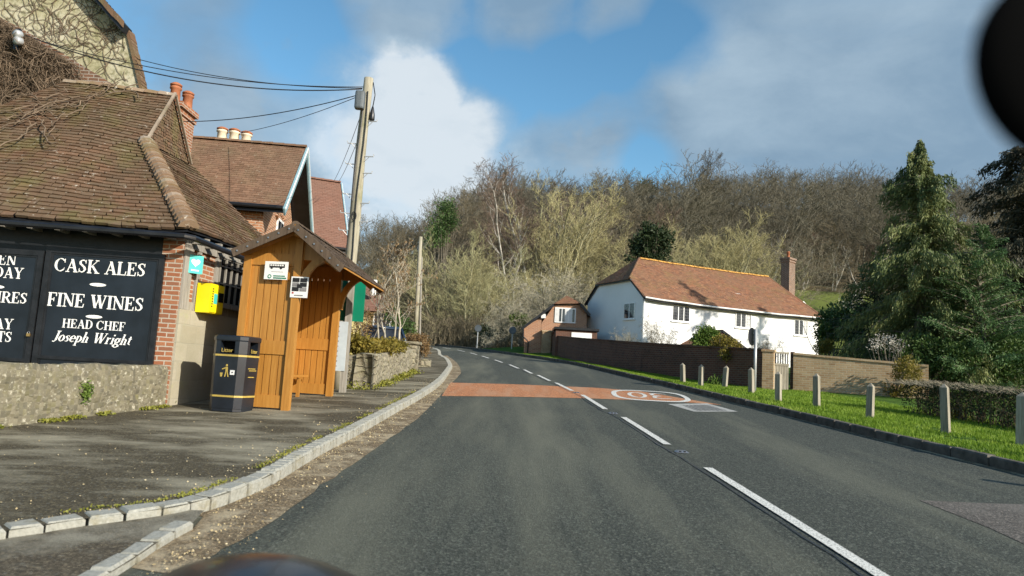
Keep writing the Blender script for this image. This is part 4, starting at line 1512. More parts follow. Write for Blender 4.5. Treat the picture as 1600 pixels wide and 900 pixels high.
mb.obox(Vector((PC.x, PC.y, zw0 - 0.09)) + E2 * (wa - 0.12) + N2 * 0.011, E2 * (wb - wa + 0.2), N2 * 0.1, Z3 * 0.07)
mb.build('sill', wo)

# low tiled roof: front slope, hipped end with a gablet, back slope
ev = 0.42
ER0 = PC + E1 * 0.2 + N1 * ev
ER0.z = zE
EL0 = PC - E1 * 6.5 + N1 * ev
EL0.z = zE
RZ = W(200, 143, 15.0)
yr = 15.0
RR = W(273, 147, yr)
RL = W(60, 137, yr)
RL.z = RR.z + 0.1
RL.x = RR.x - 2.3
GN = W(229, 220, 13.55)
GFar = W(298, 256, 16.4)
EF = W(470, 425, 16.8)


def sag(p):
    return p + Vector((0, 0, 0.045 * math.sin(p.x * 1.3 + 0.5) + 0.05 * noise.noise(Vector((p.x * 0.8, p.y * 0.8, 1))) - 0.04 * math.sin(p.y * 0.9)))


mb = MB().mat('tile_pub')
EL1 = EL0.copy()
RLv = RL.copy()
tt = (GN.z - zE) / (RR.z - zE)
# lower part of the front slope runs to the hip, upper part to the ridge
ML = EL1.lerp(RLv, tt)
mb.tiles(EL1, ER0, GN, ML, 0.13, 0.20, 0.046, 0.008, sag)
mb.tiles(ML, GN, RR, RLv, 0.13, 0.20, 0.046, 0.008, sag)
mb.tiles(ER0, EF, GFar, GN, 0.13, 0.20, 0.046, 0.008, sag)
und = MB().mat('timber_black')
for P in ((EL1, ER0, GN, ML), (ML, GN, RR, RLv), (ER0, EF, GFar, GN), (EF, EF + Vector((-6, 0.3, 0)), RLv + (GFar - RR) + Vector((0, 0.02, 0)), GFar), (GFar, RLv + (GFar - RR) + Vector((0, 0.02, 0)), RLv, RR)):
    mb.mat('timber_black').under(P, sag, 0.045)
roof = mb.build('roof', pub)
mb = MB().mat('ridge_pub')
mb.ridge(RLv, RR, 0.12, 0.3, sag)
mb.build('ridge_tiles', roof)
mb = MB().mat('ridge_pub')
mb.ridge(ER0 + Vector((0, 0, 0.05)), GN + Vector((0, 0, 0.05)), 0.15, 0.135, sag)
mb.build('hip_tiles', roof)
mb = MB().mat('tile_pub')
gn2 = (GN - RR).cross(GFar - RR).normalized()
mb.tiles(GN - Vector((0.05, 0, 0)), GFar - Vector((0.05, 0, 0)), RR.lerp(GFar, 0.02) - Vector((.05, 0, 0)), RR - Vector((0.05, 0, 0)), 0.1, 0.15, 0.02, 0.01)
mb.mat('ridge_pub')
mb.bar(sag(GN) + Vector((.02, -.02, .05)), sag(RR) + Vector((.02, -.02, .06)), 0.05, 0.04, r=1.0)
mb.bar(sag(GFar) + Vector((.02, -.02, .03)), sag(RR) + Vector((.02, -.02, .05)), 0.05, 0.04, r=1.0)
mb.build('gablet', roof)
# rafters, fascia and gutter
for i in range(15):
    mb = MB().mat('timber_grey')
    s = -0.2 - i * 0.42
    a = PC + E1 * s + N1 * 0.005
    mb.obox(Vector((a.x, a.y, zE - 0.115)), E1 * 0.07, N1 * (ev - 0.1), Z3 * 0.085)
    mb.build('rafter_end', pub)
for i in range(11):
    mb = MB().mat('timber_grey')
    a = PC + E2 * (0.15 + i * 0.42) + N2 * 0.035
    mb.obox(Vector((a.x, a.y, zE - 0.12)), E2 * 0.07, N2 * (ev - 0.15), Z3 * 0.09)
    mb.build('rafter_end', pub)
mb = MB().mat('metal_black')
zg = zE - 0.10
mb.tube([PC + E1 * -6.4 + N1 * (ev + .05) + Vector((0, 0, zg - PC.z + 0.05)), PC + E1 * .18 + N1 * (ev + .05) + Vector((0, 0, zg - PC.z)),
         PC + E1 * .28 + N1 * (ev - 0.02) + Vector((0, 0, zg - PC.z - .01)), PC + E2 * 4.4 + N2 * .34 + Vector((0, 0, zg - PC.z - 0.12))], 0.05, 8)
mb.build('gutter', pub)

# brick gable wall behind, its sloping coping, and the tall rendered gable behind that
yb = 15.3
gw = [W(-420, 400, yb), W(-420, 0, yb), W(-60, -5, yb), W(40, 48, yb), W(192, 141, yb), W(205, 300, yb)]
gw = [Vector((p.x, yb, p.z)) for p in gw]
gw[0].z = gw[5].z = PC.z + 0.2
gw[0].x = gw[1].x
gw[5].x = gw[4].x
gwl = gw[2].x
mb = MB().mat('brick_gable')
mb.prism(gw, Vector((0, 0.35, 0)))
mb.build('brick_gable', pub)
yt = 17.6
tg = [W(-420, 300, yt), W(-420, -90, yt), W(120, -40, yt), W(198, 46, yt), W(221, 143, yt), W(221, 300, yt)]
tg = [Vector((p.x, yt, p.z)) for p in tg]
tg[5].x = tg[4].x
mb = MB().mat('render_pub')
mb.prism(tg, Vector((-3.4, 5.0, 0)))
mb.build('rendered_gable', pub)
mb = MB().mat('tile_pub')
a, b = tg[2] + Vector((-0.8, -0.35, 0.95)), tg[3] + Vector((0.1, -0.35, 0.02))
mb.tiles(b, b + Vector((-3.4, 5.5, 0)), a + Vector((-3.4, 5.5, 0)), a, 0.11, 0.17, 0.03)
for i in range(26):
    t = i / 26
    p = a.lerp(b, t)
    mb.mat('tile_pub').obox(p + Vector((0, -0.02, -0.14 + random.uniform(-.015, .015))), (b - a) / 27, Vector((0, 0.05, 0)), Vector((0, 0, 0.17)))
mb.mat('timber_black').prism([a + Vector((0, 0.02, -.02)), b + Vector((0, .02, -.02)), b + Vector((-.05, .02, -.2)), a + Vector((-.05, .02, -.2))], Vector((0, 0.4, 0)))
mb.build('gable_roof', pub)
# thin verge of slates down the right edge of the rendered gable
mb = MB().mat('tile_pub')
for i in range(18):
    p = tg[3].lerp(tg[4], i / 18)
    mb.obox(p + Vector((-.01, -.06, -.01)), Vector((0.07 + random.uniform(0, .03), 0, 0)), Vector((0, 0.3, 0)), (tg[4] - tg[3]) / 18.5)
mb.build('verge', pub)


def chimney(parent, base, sx, sy, hgt, mat, pots, rz=0.0, pot_mat='terracotta', pot_h=0.5, pot_r=0.12):
    mb = MB().mat(mat)
    mb.box(base + Vector((0, 0, hgt / 2)), (sx, sy, hgt), rz)
    mb.box(base + Vector((0, 0, hgt - 0.26)), (sx + 0.08, sy + 0.08, 0.09), rz)
    mb.box(base + Vector((0, 0, hgt - 0.06)), (sx + 0.14, sy + 0.14, 0.14), rz)
    ch = mb.build('chimney', parent)
    for (dx, dy, s) in pots:
        c = base + Vector((dx * math.cos(rz) - dy * math.sin(rz), dx * math.sin(rz) + dy * math.cos(rz), hgt))
        mb = MB().mat(pot_mat)
        mb.smooth = True
        mb.lathe(c, [(pot_r * 1.08, 0), (pot_r * 0.98, pot_h * 0.12), (pot_r * 0.9, pot_h * s * 0.8), (pot_r * 1.12, pot_h * s * 0.84), (pot_r * 1.12, pot_h * s * 0.93), (pot_r * 0.95, pot_h * s * 0.95), (pot_r * 0.9, pot_h * s)], 12)
        mb.mat('terracotta')
        mb.lathe(c + Vector((0, 0, pot_h * s)), [(pot_r * 1.1, 0.0), (pot_r * 1.15, 0.04), (pot_r * 0.6, 0.09)], 12)
        mb.build('chimney_pot', ch)
    return ch


# tall chimney of the pub, right of the gablet
ct = W(279, 168, 19.0)
chb = Vector((ct.x - 0.05, 19.0, ct.z - 3.0))
chimney(pub, chb, 0.62, 0.9, 3.0, 'brick_pub', [(-0.42 + 0.2, 0.25, 0.95), (0.02, -0.2, 1.2), (0.2, 0.15, 1.0)], 0.0, 'terracotta', 0.42, 0.135)

# bare creeper on the brick gable and down the roof
cr = thing('creeper', 'tangle of bare brown creeper stems over the brick gable of the pub', 'creeper', Vector((W(40, 200, yb).x, yb, PC.z + 0.3)))
segs = []
rc = random.Random(5)


def crawl(x, z, ang, n, r, depth=0):
    y = yb - 0.04 - rc.random() * 0.12
    for i in range(n):
        ang += rc.gauss(0, 0.42)
        L = rc.uniform(0.06, 0.13)
        nx, nz = x + math.cos(ang) * L, z + math.sin(ang) * L
        ny = min(yb - 0.03, max(yb - 0.5, y + rc.gauss(0, 0.04)))
        top = gw[3].z + (nx - gw[3].x) / (gw[4].x - gw[3].x) * (gw[4].z - gw[3].z)
        if nx > gw[4].x - 0.9 + rc.gauss(0, 0.25) or nz > top - 0.05:
            ang += PI * 0.6
            continue
        segs.append((x, y, z, nx, ny, nz, r, r * 0.94))
        x, y, z = nx, ny, nz
        r *= 0.965
        if depth < 3 and rc.random() < 0.18:
            crawl(x, z, ang + rc.choice((-1, 1)) * rc.uniform(0.5, 1.2), int(n * 0.6), r * 0.7, depth + 1)


z0 = W(40, 300, yb).z
for i in range(170):
    x = rc.uniform(gwl, W(105, 250, yb).x)
    crawl(x, rc.uniform(z0 - 1.5, z0 + 2.4), rc.uniform(0.3, 2.4), 30, rc.uniform(0.008, 0.024))
for i in range(40):
    x = rc.uniform(gwl, W(70, 250, yb).x)
    crawl(x, rc.uniform(z0, z0 + 2.6), rc.uniform(0, 6.2), 26, rc.uniform(0.012, 0.02))
V, Q = tubes_np(segs, 4)
hang('stems', npmesh('stems', V, Q, 'vine'), cr)
# stems that trail onto the roof
segs2 = []
for i in range(20):
    t = rc.uniform(0.55, 1.0)
    p = EL1.lerp(RLv, t) + (E1 * rc.uniform(3.2, 4.6) if t < 0.5 else E1 * rc.uniform(1.6, 2.6))
    p = EL1.lerp(RLv, t)
    p.x = W(rc.uniform(-10, 95 * t - 15), 250, 13).x
    d = Vector((rc.uniform(-.6, .9), -0.5 * rc.random(), 0))
    r = rc.uniform(0.007, 0.016)
    for k in range(12):
        d = (d + Vector((rc.gauss(0, .5), rc.gauss(0, .4), 0))).normalized()
        qv = p + d * 0.1
        f = (qv.y - EL1.y) / (RLv.y - EL1.y)
        qv.z = EL1.z + f * (RLv.z - EL1.z) + 0.07 + rc.random() * 0.06
        segs2.append((*sag(p), *sag(qv), r, r * .95))
        p = qv
V, Q = tubes_np(segs2, 4)
hang('trailing_stems', npmesh('trailing_stems', V, Q, 'vine'), cr)
# fine creeper net on the rendered gable
cr2 = thing('creeper', 'fine dry creeper web clinging to the pale rendered gable of the pub', 'creeper', Vector((W(120, 130, yt).x, yt, PC.z + 4)))
segs = []
for i in range(90):
    x, z = rc.uniform(W(0, 60, yt).x, W(200, 60, yt).x), rc.uniform(W(120, 140, yt).z, W(120, -20, yt).z)
    ang = rc.uniform(0, 6.28)
    for k in range(26):
        ang += rc.gauss(0, 0.5)
        nx, nz = x + math.cos(ang) * 0.09, z + math.sin(ang) * 0.09
        if nz > tg[2].z + (nx - tg[2].x) / (tg[3].x - tg[2].x) * (tg[3].z - tg[2].z) - .05:
            ang += 2
            continue
        if nx > tg[3].x - 0.05 + max(0, (tg[3].z - nz)) * 0.2:
            ang += 2
            continue
        segs.append((x, yt - 0.02, z, nx, yt - 0.02, nz, 0.007, 0.006))
        x, z = nx, nz
V, Q = tubes_np(segs, 3)
hang('stems', npmesh('stems', V, Q, 'vine'), cr2)

# floodlight on the brick gable
lp = W(30, 55, yb - 0.35)
fl = thing('floodlight', 'small grey outdoor lamp bracketed to the pub gable above the creeper', 'wall lamp', lp)
mb = MB().mat('galv')
mb.smooth = True
for dx, dz in ((0, 0), (0.03, -0.15)):
    mb.lathe(lp + Vector((dx, -0.05, dz)), [(0.03, 0.12), (0.085, 0.06), (0.09, -0.04), (0.07, -0.07)], 12, axis=(0.3, 1, 0.2))
mb.build('lamp_head', fl)
mb = MB().mat('metal_black')
mb.bar(lp + Vector((-0.05, 0.0, -0.05)), Vector((lp.x - 0.08, yb - 0.01, lp.z - 0.02)), 0.04, 0.04)
mb.bar(lp + Vector((-0.06, 0.05, -0.3)), lp + Vector((-0.06, 0.05, 0.16)), 0.09, 0.06, up=(0, 1, 0))
mb.build('bracket', fl)


# ------------------------------------------------------------------ sign boards on the front
def sign_board(px0, px1, label, lines, lock=False, clip=None):
    a, b = F1(px0, 470), F1(px1, 470)
    sa, sb = (a - PC).dot(E1), (b - PC).dot(E1)
    z1 = F1((px0 + px1) / 2 if px0 > 0 else 60, 392).z
    z0 = z1 - 2.05
    o = PC + E1 * sa
    o.z = z0
    th = thing('sign_board', label, 'sign', PC + E1 * (sa + sb) / 2 + Vector((0, 0, z0 - PC.z)), 'black sign boards on the pub front')
    mb = MB().mat('board_black')
    mb.obox(o + N1 * 0.004, E1 * (sb - sa), N1 * 0.03, Z3 * (z1 - z0))
    mb.build('panel', th)
    mb = MB().mat('timber_black')
    wf = 0.085
    for (oo, ax, az) in ((E1 * 0, E1 * wf, Z3 * (z1 - z0)), (E1 * (sb - sa - wf), E1 * wf, Z3 * (z1 - z0)), (E1 * wf + Z3 * (z1 - z0 - wf), E1 * (sb - sa - 2 * wf), Z3 * wf), (E1 * wf + Z3 * 0.28, E1 * (sb - sa - 2 * wf), Z3 * 0.05)):
        mb.obox(o + N1 * 0.006 + oo, ax, N1 * 0.055, az)
    for (oo, ax, az) in ((E1 * wf, E1 * 0.03, Z3 * (z1 - z0 - wf)), (E1 * (sb - sa - wf - .03), E1 * 0.03, Z3 * (z1 - z0 - wf)), (E1 * (wf + .03) + Z3 * (z1 - z0 - wf - .03), E1 * (sb - sa - 2 * wf - .06), Z3 * 0.03)):
        mb.obox(o + N1 * 0.008 + oo, ax, N1 * 0.038, az)
    mb.build('frame', th)
    mb = MB().mat('lettering')
    for (txt, px, py, size, it, al) in lines:
        mb.mat('lettering')
        base = F1(px, py, 0.036)
        if txt == '-':
            n = 12
            mb.poly([base + E1 * (0.13 * math.cos(2 * PI * i / n)) + Z3 * (0.028 * math.sin(2 * PI * i / n)) + N1 * 0.004 for i in range(n)])
        elif txt == '~':
            mb.mat('ghost')
            serif(mb, 'Joseph Wright', base, E1, Z3, size, N1, it, al, 0.002)
        else:
            serif(mb, txt, base, E1, Z3, size, N1, it, al, xs=1.12)
    mb.build('lettering', th)
    return th


s1 = sign_board(65, 252, 'black board reading CASK ALES, FINE WINES and HEAD CHEF beside the brick corner', [
    ('CASK ALES', 156, 428, 0.215, 0, 'c'), ('-', 153, 445, 0, 0, 'c'), ('FINE WINES', 148.5, 482, 0.215, 0, 'c'), ('-', 147, 495, 0, 0, 'c'),
    ('HEAD CHEF', 146, 514.5, 0.14, 0, 'c'), ('Joseph Wright', 142, 536, 0.165, 0.28, 'c')])
s2 = sign_board(-120, 62, 'black board at the edge of the photo whose lines end in EN, DAY and IRES', [
    ('EN', 25, 415, 0.175, 0, 'r'), ('DAY', 36, 436, 0.175, 0, 'r'), ('-', -6, 448, 0, 0, 'c'), ('IRES', 42, 475, 0.175, 0, 'r'), ('AY', 20, 515, 0.165, 0, 'r'), ('TS', 18, 535, 0.165, 0, 'r')])
# padlock between the boards
pl = F1(45, 522, 0.07)
th = thing('padlock', 'brass padlock hanging between the two black pub boards', 'padlock', pl)
mb = MB().mat('brass')
mb.obox(pl - E1 * .025 - Z3 * 0.035, E1 * 0.05, N1 * 0.025, Z3 * 0.045)
mb.build('body', th)
mb = MB().mat('steel')
mb.tube([pl + E1 * (-.016) + N1 * .012, pl + E1 * -.016 + Z3 * .03 + N1 * .012, pl + Z3 * .045 + N1 * .012, pl + E1 * .016 + Z3 * .03 + N1 * .012, pl + E1 * .016 + N1 * .012], 0.005, 6)
mb.build('shackle', th)

# defibrillator cabinet and its sign on the side wall
cz0, cz1 = F2(312, 489).z, F2(312, 443).z
c0 = F2(314, 466)
tc0 = (c0 - PC).dot(E2)
cab = thing('defibrillator_cabinet', 'bright yellow emergency cabinet on the pub side wall', 'defibrillator cabinet', PC + E2 * tc0 + Vector((0, 0, cz0 - PC.z)))
yc = -20 * PI / 180
mb = MB().mat('yellow')
o = PC + E2 * (tc0 - 0.21) + N2 * 0.035
o.z = cz0
mb.obox(o, E2 * 0.44, N2 * 0.24, Z3 * (cz1 - cz0))
mb.build('body', cab)
mb = MB().mat('yellow')
mb.obox(o + N2 * 0.242 + E2 * 0.015 + Z3 * 0.015, E2 * 0.41, N2 * 0.014, Z3 * (cz1 - cz0 - 0.03))
dr = mb.build('door', cab)
mb = MB().mat('dark')
mb.obox(o + N2 * 0.257 + E2 * 0.25 + Z3 * 0.2, E2 * 0.13, N2 * 0.02, Z3 * 0.16)
mb.build('keypad', dr)
mb = MB().mat('teal')
mb.obox(o + N2 * 0.257 + E2 * 0.10 + Z3 * 0.16, E2 * 0.11, N2 * 0.003, Z3 * 0.17)
mb.build('heart_label', dr)
mb = MB().mat('ink')
for i in range(8):
    mb.obox(o + N2 * 0.257 + E2 * 0.04 + Z3 * (0.10 + i * 0.042), E2 * 0.035, N2 * 0.002, Z3 * 0.022)
mb.build('lettering', dr)

tz0, tz1 = F2(300, 428).z, F2(300, 399).z
tcn = (F2(300, 414) - PC).dot(E2)
o = PC + E2 * (tcn - 0.13) + N2 * 0.055
o.z = tz0
# the sign stands out on a batten and faces the road
ts = thing('heart_sign', 'small teal sign with a white heart above the yellow cabinet', 'sign', PC + E2 * tcn + N2 * 0.05 + Vector((0, 0, tz0 - PC.z)))
fx = (E2 * 0.75 + E1 * 0.66).normalized()
fn = fx.cross(Z3)
mb = MB().mat('teal')
o = PC + E2 * (tcn - 0.05) + N2 * 0.08 - fx * 0.12
o.z = tz0
mb.obox(o, fx * 0.25, fn * 0.012, Z3 * (tz1 - tz0))
mb.build('panel', ts)
mb = MB().mat('paper')
hc = o + fx * 0.125 + Z3 * (tz1 - tz0) * 0.6 + fn * 0.0145
pts = []
for i in range(28):
    a = 2 * PI * i / 28
    pts.append(hc + fx * (0.0052 * 16 * math.sin(a) ** 3 * 0.9) + Z3 * (0.0046 * (13 * math.cos(a) - 5 * math.cos(2 * a) - 2 * math.cos(3 * a) - math.cos(4 * a))))
mb.poly(pts[::-1] if (pts[1] - pts[0]).cross(pts[9] - pts[0]).dot(fn) < 0 else pts)
mb.obox(o + fx * 0.06 + Z3 * 0.04 + fn * 0.0125, fx * 0.13, fn * 0.002, Z3 * 0.022)
mb.build('heart_emblem', ts)

# low stone wall in front of the pub
lw0, lw1 = G(258, 636, 0.10), G(0, 668, 0.10)
dW = (lw1 - lw0).normalized()
lw2 = lw0 + dW * 5.2
nW = Vector((dW.y, -dW.x, 0))
if nW.x > 0:
    nW = -nW                                                   # towards the pub
wl = thing('low_stone_wall', 'low rough grey stone wall spotted with lichen in front of the black boards', 'wall', lw0.lerp(lw2, 0.5))
mb = MB().mat('rubble')
mb.smooth = True
Ht0, Ht1 = (W(258, 571, lw0.y).z - lw0.z), (W(0, 568, lw1.y).z - lw1.z)


def wall_grid(mb, a, b, nrm, th, h0, h1, n, mz, amp=0.025):
    d = b - a
    L = d.length
    d.normalize()
    sect = [(0, k / mz) for k in range(mz + 1)] + [(0.5, 1.0), (1, 1.0)] + [(1, 1 - k / 3) for k in range(1, 4)]
    vs = []
    for i in range(n + 1):
        s = i / n
        p = a + d * (L * s)
        hh = h0 + (h1 - h0) * s
        base = gz(p.x, p.y) + 0.05
        hh2 = hh + 0.02 * noise.noise(Vector((s * L * 2.1, 3, 1))) + 0.02 * noise.noise(Vector((s * L * 6, 3, 1)))
        for (u, t) in sect:
            w = p + nrm * (th * u)
            z = base + (hh2 + 0.05) * t
            am = amp if t > 0 else 0
            off = noise.noise(Vector((w.x * 3.1, w.y * 3.1, z * 4.0))) * am + noise.noise(Vector((w.x * 9, w.y * 9, z * 11))) * am * 0.7
            rr = -0.03 if (t > 0.95 and u in (0, 1)) else 0
            vs.append(Vector((w.x, w.y, z + (off if t >= 1 else 0))) - nrm * (off + rr) * (1 if u < 0.5 else -1 if u > 0.5 else 0))
    m2 = len(sect)
    fs = []
    for i in range(n):
        for k in range(m2 - 1):
            fs.append((i * m2 + k, i * m2 + k + 1, (i + 1) * m2 + k + 1, (i + 1) * m2 + k))
    fs.append(tuple(range(m2)))
    fs.append(tuple(n * m2 + k for k in range(m2 - 1, -1, -1)))
    mb.add(vs, fs)


wall_grid(mb, lw0, lw2, nW, 0.34, Ht0, Ht0 + (Ht1 - Ht0) * 5.2 / (lw1 - lw0).length, 90, 10, 0.03)
mb.build('stonework', wl)
# fern tuft and moss on it
mt = thing('wall_fern', 'bright green fern tuft growing from the face of the low stone wall', 'fern', W(132, 612, 10.3))
tpos = hit(132, 612, lw0, nW)
C = np.array([tpos + dW * random.gauss(0, 0.045) + Z3 * random.gauss(0, 0.06) - nW * random.uniform(0.01, 0.07) for _ in range(260)])
ax = np.array([(-nW * 0.6 + dW * random.gauss(0, .7) + Z3 * random.gauss(-.2, .6)) for _ in range(260)])
V, Q = leaves_np(C, 0.045, 0.5, ax)
hang('leaves', npmesh('leaves', V, Q, 'bright'), mt)
C = []
for _ in range(2600):
    s = random.uniform(-0.3, 4.6)
    p = lw0 + dW * s - nW * abs(random.gauss(0.02, 0.07))
    if noise.noise(Vector((s * 1.8, 0, 0))) < -0.05 + 0.1 * random.random():
        continue
    C.append((p.x, p.y, gz(p.x, p.y) + 0.11 + random.random() * 0.035))
V, Q = leaves_np(np.array(C), 0.035, 0.7)
props(hang('moss', npmesh('moss', V, Q, 'moss')), 'yellow green moss and weeds along the foot of the low stone wall', 'moss', kind='stuff')
wd = thing('weed', 'small weed growing at the pub corner where the stone wall ends', 'weed', G(250, 632, .1))
C = np.array([G(250, 632, .1) + Vector((random.gauss(0, .09), random.gauss(0, .05), abs(random.gauss(0.02, .06)))) for _ in range(160)])
V, Q = leaves_np(C, 0.06, 0.4)
hang('leaves', npmesh('leaves', V, Q, 'bright'), wd)


# ================================================================== LITTER BIN
bx = Vector((0.985, -0.17, 0)).normalized()
by = Vector((0.17, 0.985, 0)).normalized()
BW = 0.56
bc = G(372, 646, 0.10)
bcen = bc + by * (BW / 2) - bx * (BW / 2)
bcen.z = gz(bcen.x, bcen.y) + 0.095
BH = (646 - 528) / F * bc.y * 1.0
binO = thing('litter_bin', 'black litter bin with gold bands standing against the pub beside the bus shelter', 'litter bin', bcen)


def ring8(w, c, z):
    h = w / 2
    out = []
    for (sx, sy, first) in ((1, -1, 0), (1, 1, 1), (-1, 1, 0), (-1, -1, 1)):
        p = [(sx * h, sy * (h - c)), (sx * (h - c), sy * h)]
        if first == 0:
            p = [p[1], p[0]]
        out += p
    return [bcen + bx * a + by * b + Z3 * z for a, b in out]


def loft(mb, rings, cap0=True, cap1=True):
    n = len(rings[0])
    v = [p for r in rings for p in r]
    f = []
    for i in range(len(rings) - 1):
        for k in range(n):
            k2 = (k + 1) % n
            f.append((i * n + k, i * n + k2, (i + 1) * n + k2, (i + 1) * n + k))
    if cap0:
        f.append(tuple(range(n - 1, -1, -1)))
    if cap1:
        f.append(tuple((len(rings) - 1) * n + k for k in range(n)))
    mb.add(v, f)


mb = MB().mat('bin')
loft(mb, [ring8(BW * .93, .09, 0), ring8(BW * .93, .09, 0.04), ring8(BW * .95, .09, 0.045), ring8(BW, .09, BH * 0.76)])
mb.build('body', binO)
mb = MB().mat('bin')
for (sx, sy) in ((1, 1), (1, -1), (-1, 1), (-1, -1)):
    h = BW / 2
    p = [(sx * h, sy * (h - .16)), (sx * h, sy * (h - .09)), (sx * (h - .09), sy * h), (sx * (h - .16), sy * h), (sx * (h - .16), sy * (h - .16))]
    mb.prism([bcen + bx * a + by * b + Z3 * (BH * 0.762) for a, b in p], Z3 * BH * 0.165)
loft(mb, [ring8(BW * 1.01, .09, BH * .925), ring8(BW * 1.03, .09, BH * .94), ring8(BW * 1.03, .09, BH * .985), ring8(BW * .98, .1, BH)])
mb.build('hood', binO)
mb = MB().mat('dark')
mb.obox(bcen - bx * .17 - by * .17 + Z3 * BH * .763, bx * .34, by * .34, Z3 * BH * .16)
mb.build('liner', binO)
for z in (0.20, 0.735):
    mb = MB().mat('gold')
    w = BW * (.95 + .05 * z / .76) + 0.008
    loft(mb, [ring8(w, .092, BH * (z - .012)), ring8(w, .092, BH * (z + .012))])
    mb.build('gold_band', binO)
for (d, out) in ((bx, -by), (-by * -1, bx)):
    c = bcen + out * (BW / 2 * 0.992)
    tm = text_mesh('Litter', 0.085, frame4(c + Z3 * (BH * .80) + out * 0.012 - Z3 * 0.0, d, Z3), 'gold')
    hang('lettering', tm, binO)
# tidy-person emblem, sticker
c = bcen - by * (BW / 2 * .992) + Z3 * BH * .53
e0 = MB().mat('gold')


def em(pts, lift=.006):
    p = [c + bx * x + Z3 * z - by * lift for x, z in pts]
    if (p[1] - p[0]).cross(p[2] - p[0]).dot(-by) < 0:
        p.reverse()
    e0.poly(p)


em([(0.02 + .018 * math.cos(a * PI / 5), .085 + .018 * math.sin(a * PI / 5)) for a in range(10)])
em([(0.0, .06), (0.04, .06), (0.045, -.01), (0.005, -.01)])
em([(0.005, -.01), (0.025, -.01), (0.01, -.09), (-.008, -.09)], .0065)
em([(0.027, -.01), (0.045, -.01), (0.065, -.09), (0.046, -.09)], .0065)
em([(0.0, .055), (0.0, .035), (-.055, .015), (-.055, .03)], .007)
em([(-.085, -.03), (-.035, -.03), (-.045, -.09), (-.075, -.09)], .0065)
e0.build('emblem', binO)
e1 = MB().mat('paper')
e1.obox(c + bx * .085 - Z3 * .055 - by * .012, bx * .07, by * .006, Z3 * .07)
e1.mat('ink').obox(c + bx * .11 - Z3 * .03 - by * .0135, bx * .022, by * .002, Z3 * .02)
e1.build('sticker', binO)
c2 = bcen + bx * (BW / 2 * .992) + Z3 * BH * .54
hang('lettering', text_mesh('Leader', 0.10, frame4(c2 + bx * .006, by, Z3), 'gold'), binO) if False else None
e2 = MB().mat('gold')
for i, (a0, a1, z) in enumerate(((-.12, .1, .03), (-.09, .13, .0), (-.1, .08, -.1))):
    e2.obox(c2 + by * a0 + Z3 * z + bx * .002, by * (a1 - a0), bx * .004, Z3 * .012)
e2.build('emblem', binO)

# ================================================================== BUS SHELTER
SO = G(446, 641, 0.10)
SU = Vector((0.03, 1, 0)).normalized()         # along the road
SW = Vector((-1, 0.12, 0)).normalized()        # towards the pub
SL, SD = 2.55, 0.86
shel = thing('bus_shelter', 'orange stained timber bus shelter with a brown shingle roof and bench', 'bus shelter', SO)
pw = 0.125
floor_z = SO.z - 0.05
zap = W(470, 350, SO.y - 0.35).z
zer = W(545, 417, SO.y - 0.35).z
zel = W(376, 390, SO.y - 0.3).z
wr, wlft = 0.84, 1.0
sl_r, sl_l = (zap - zer) / wr, (zap - zel) / wlft


def SP(u, w, z=0.0):
    """u along the road, w towards the pub, z above the shelter's floor."""
    p = SO + SU * u + SW * w
    return Vector((p.x, p.y, SO.z + z))


def rz_at(w):
    return (zap - SO.z) - (w * sl_l if w > 0 else -w * sl_r)


hp = rz_at(0) - 0.16
hb = rz_at(SD) - 0.1
for (u, w, h, nm) in ((0, 0, hp, ''), (SL, 0, hp, ''), (0, SD, hb, ''), (SL, SD, hb, '')):
    mb = MB().mat('shelter')
    mb.rnd = random.uniform(.4, .7)
    zb = gz(SP(u, w).x, SP(u, w).y) + 0.09 - SO.z
    mb.obox(SP(u, w, zb) - SU * pw / 2 - SW * pw / 2, SU * pw, SW * pw, Z3 * (h - zb))
    mb.build('post', shel)


def boarded(u0, w0, u1, w1, nb, name, hfun):
    """A wall of vertical boards with top, middle and bottom rails between two posts."""
    a, b = SP(u0, w0), SP(u1, w1)
    d = (b - a)
    L = d.length - pw
    d.normalize()
    n = Vector((d.y, -d.x, 0))
    a = a + d * pw / 2
    mb = MB().mat('shelter')
    for i in range(nb):
        w = L / nb
        base = a + d * (w * i + 0.004)
        zb = gz(base.x, base.y) + 0.2 - SO.z
        t = (i + 0.5) / nb
        h = hfun(t)
        mb.rnd = random.uniform(0.1, 0.95)
        mb.obox(base - n * 0.012 + Z3 * (zb), d * (w - 0.014), n * 0.024, Z3 * (h - zb - 0.05), mb.rnd)
    zb = max(gz(a.x, a.y), gz(b.x, b.y)) + 0.22 - SO.z
    mb.mat('shelter_groove').obox(a - n * 0.004 + Z3 * zb, d * L, n * 0.008, Z3 * (min(hfun(0.03), hfun(0.97)) - zb - 0.055), 0.0)  # thin backing sheet; shade of the board grooves is put into its darker colour
    mb.mat('shelter')
    for (zz, hh) in ((0.13, 0.2), (0.98, 0.22), (hfun(0.5) - 0.22, 0.2)):
        zb = gz(a.x, a.y) + zz - SO.z
        mb.rnd = random.uniform(0.5, 0.9)
        mb.obox(a - n * 0.032 + Z3 * zb, d * L, n * 0.064, Z3 * hh)
    return mb.build(name, shel)


boarded(0, SD, 0, 0, 6, 'end_panel', lambda t: rz_at(SD * (1 - t)) - 0.12)
boarded(SL, SD, SL, 0, 6, 'end_panel', lambda t: rz_at(SD * (1 - t)) - 0.12)
boarded(0, SD, SL, SD, 17, 'back_panel', lambda t: hb - 0.02)
mb = MB().mat('shelter')
mb.rnd = .6
mb.obox(SP(0, 0, hp - 0.18) - SW * pw / 2 + SU * pw / 2, SU * (SL - pw), SW * 0.09, Z3 * 0.15)
mb.obox(SP(0, 0, hp - 0.02) - SU * 0.3 - SW * 0.03, SU * (SL + .6), SW * 0.06, Z3 * 0.1)
mb.build('beam', shel)
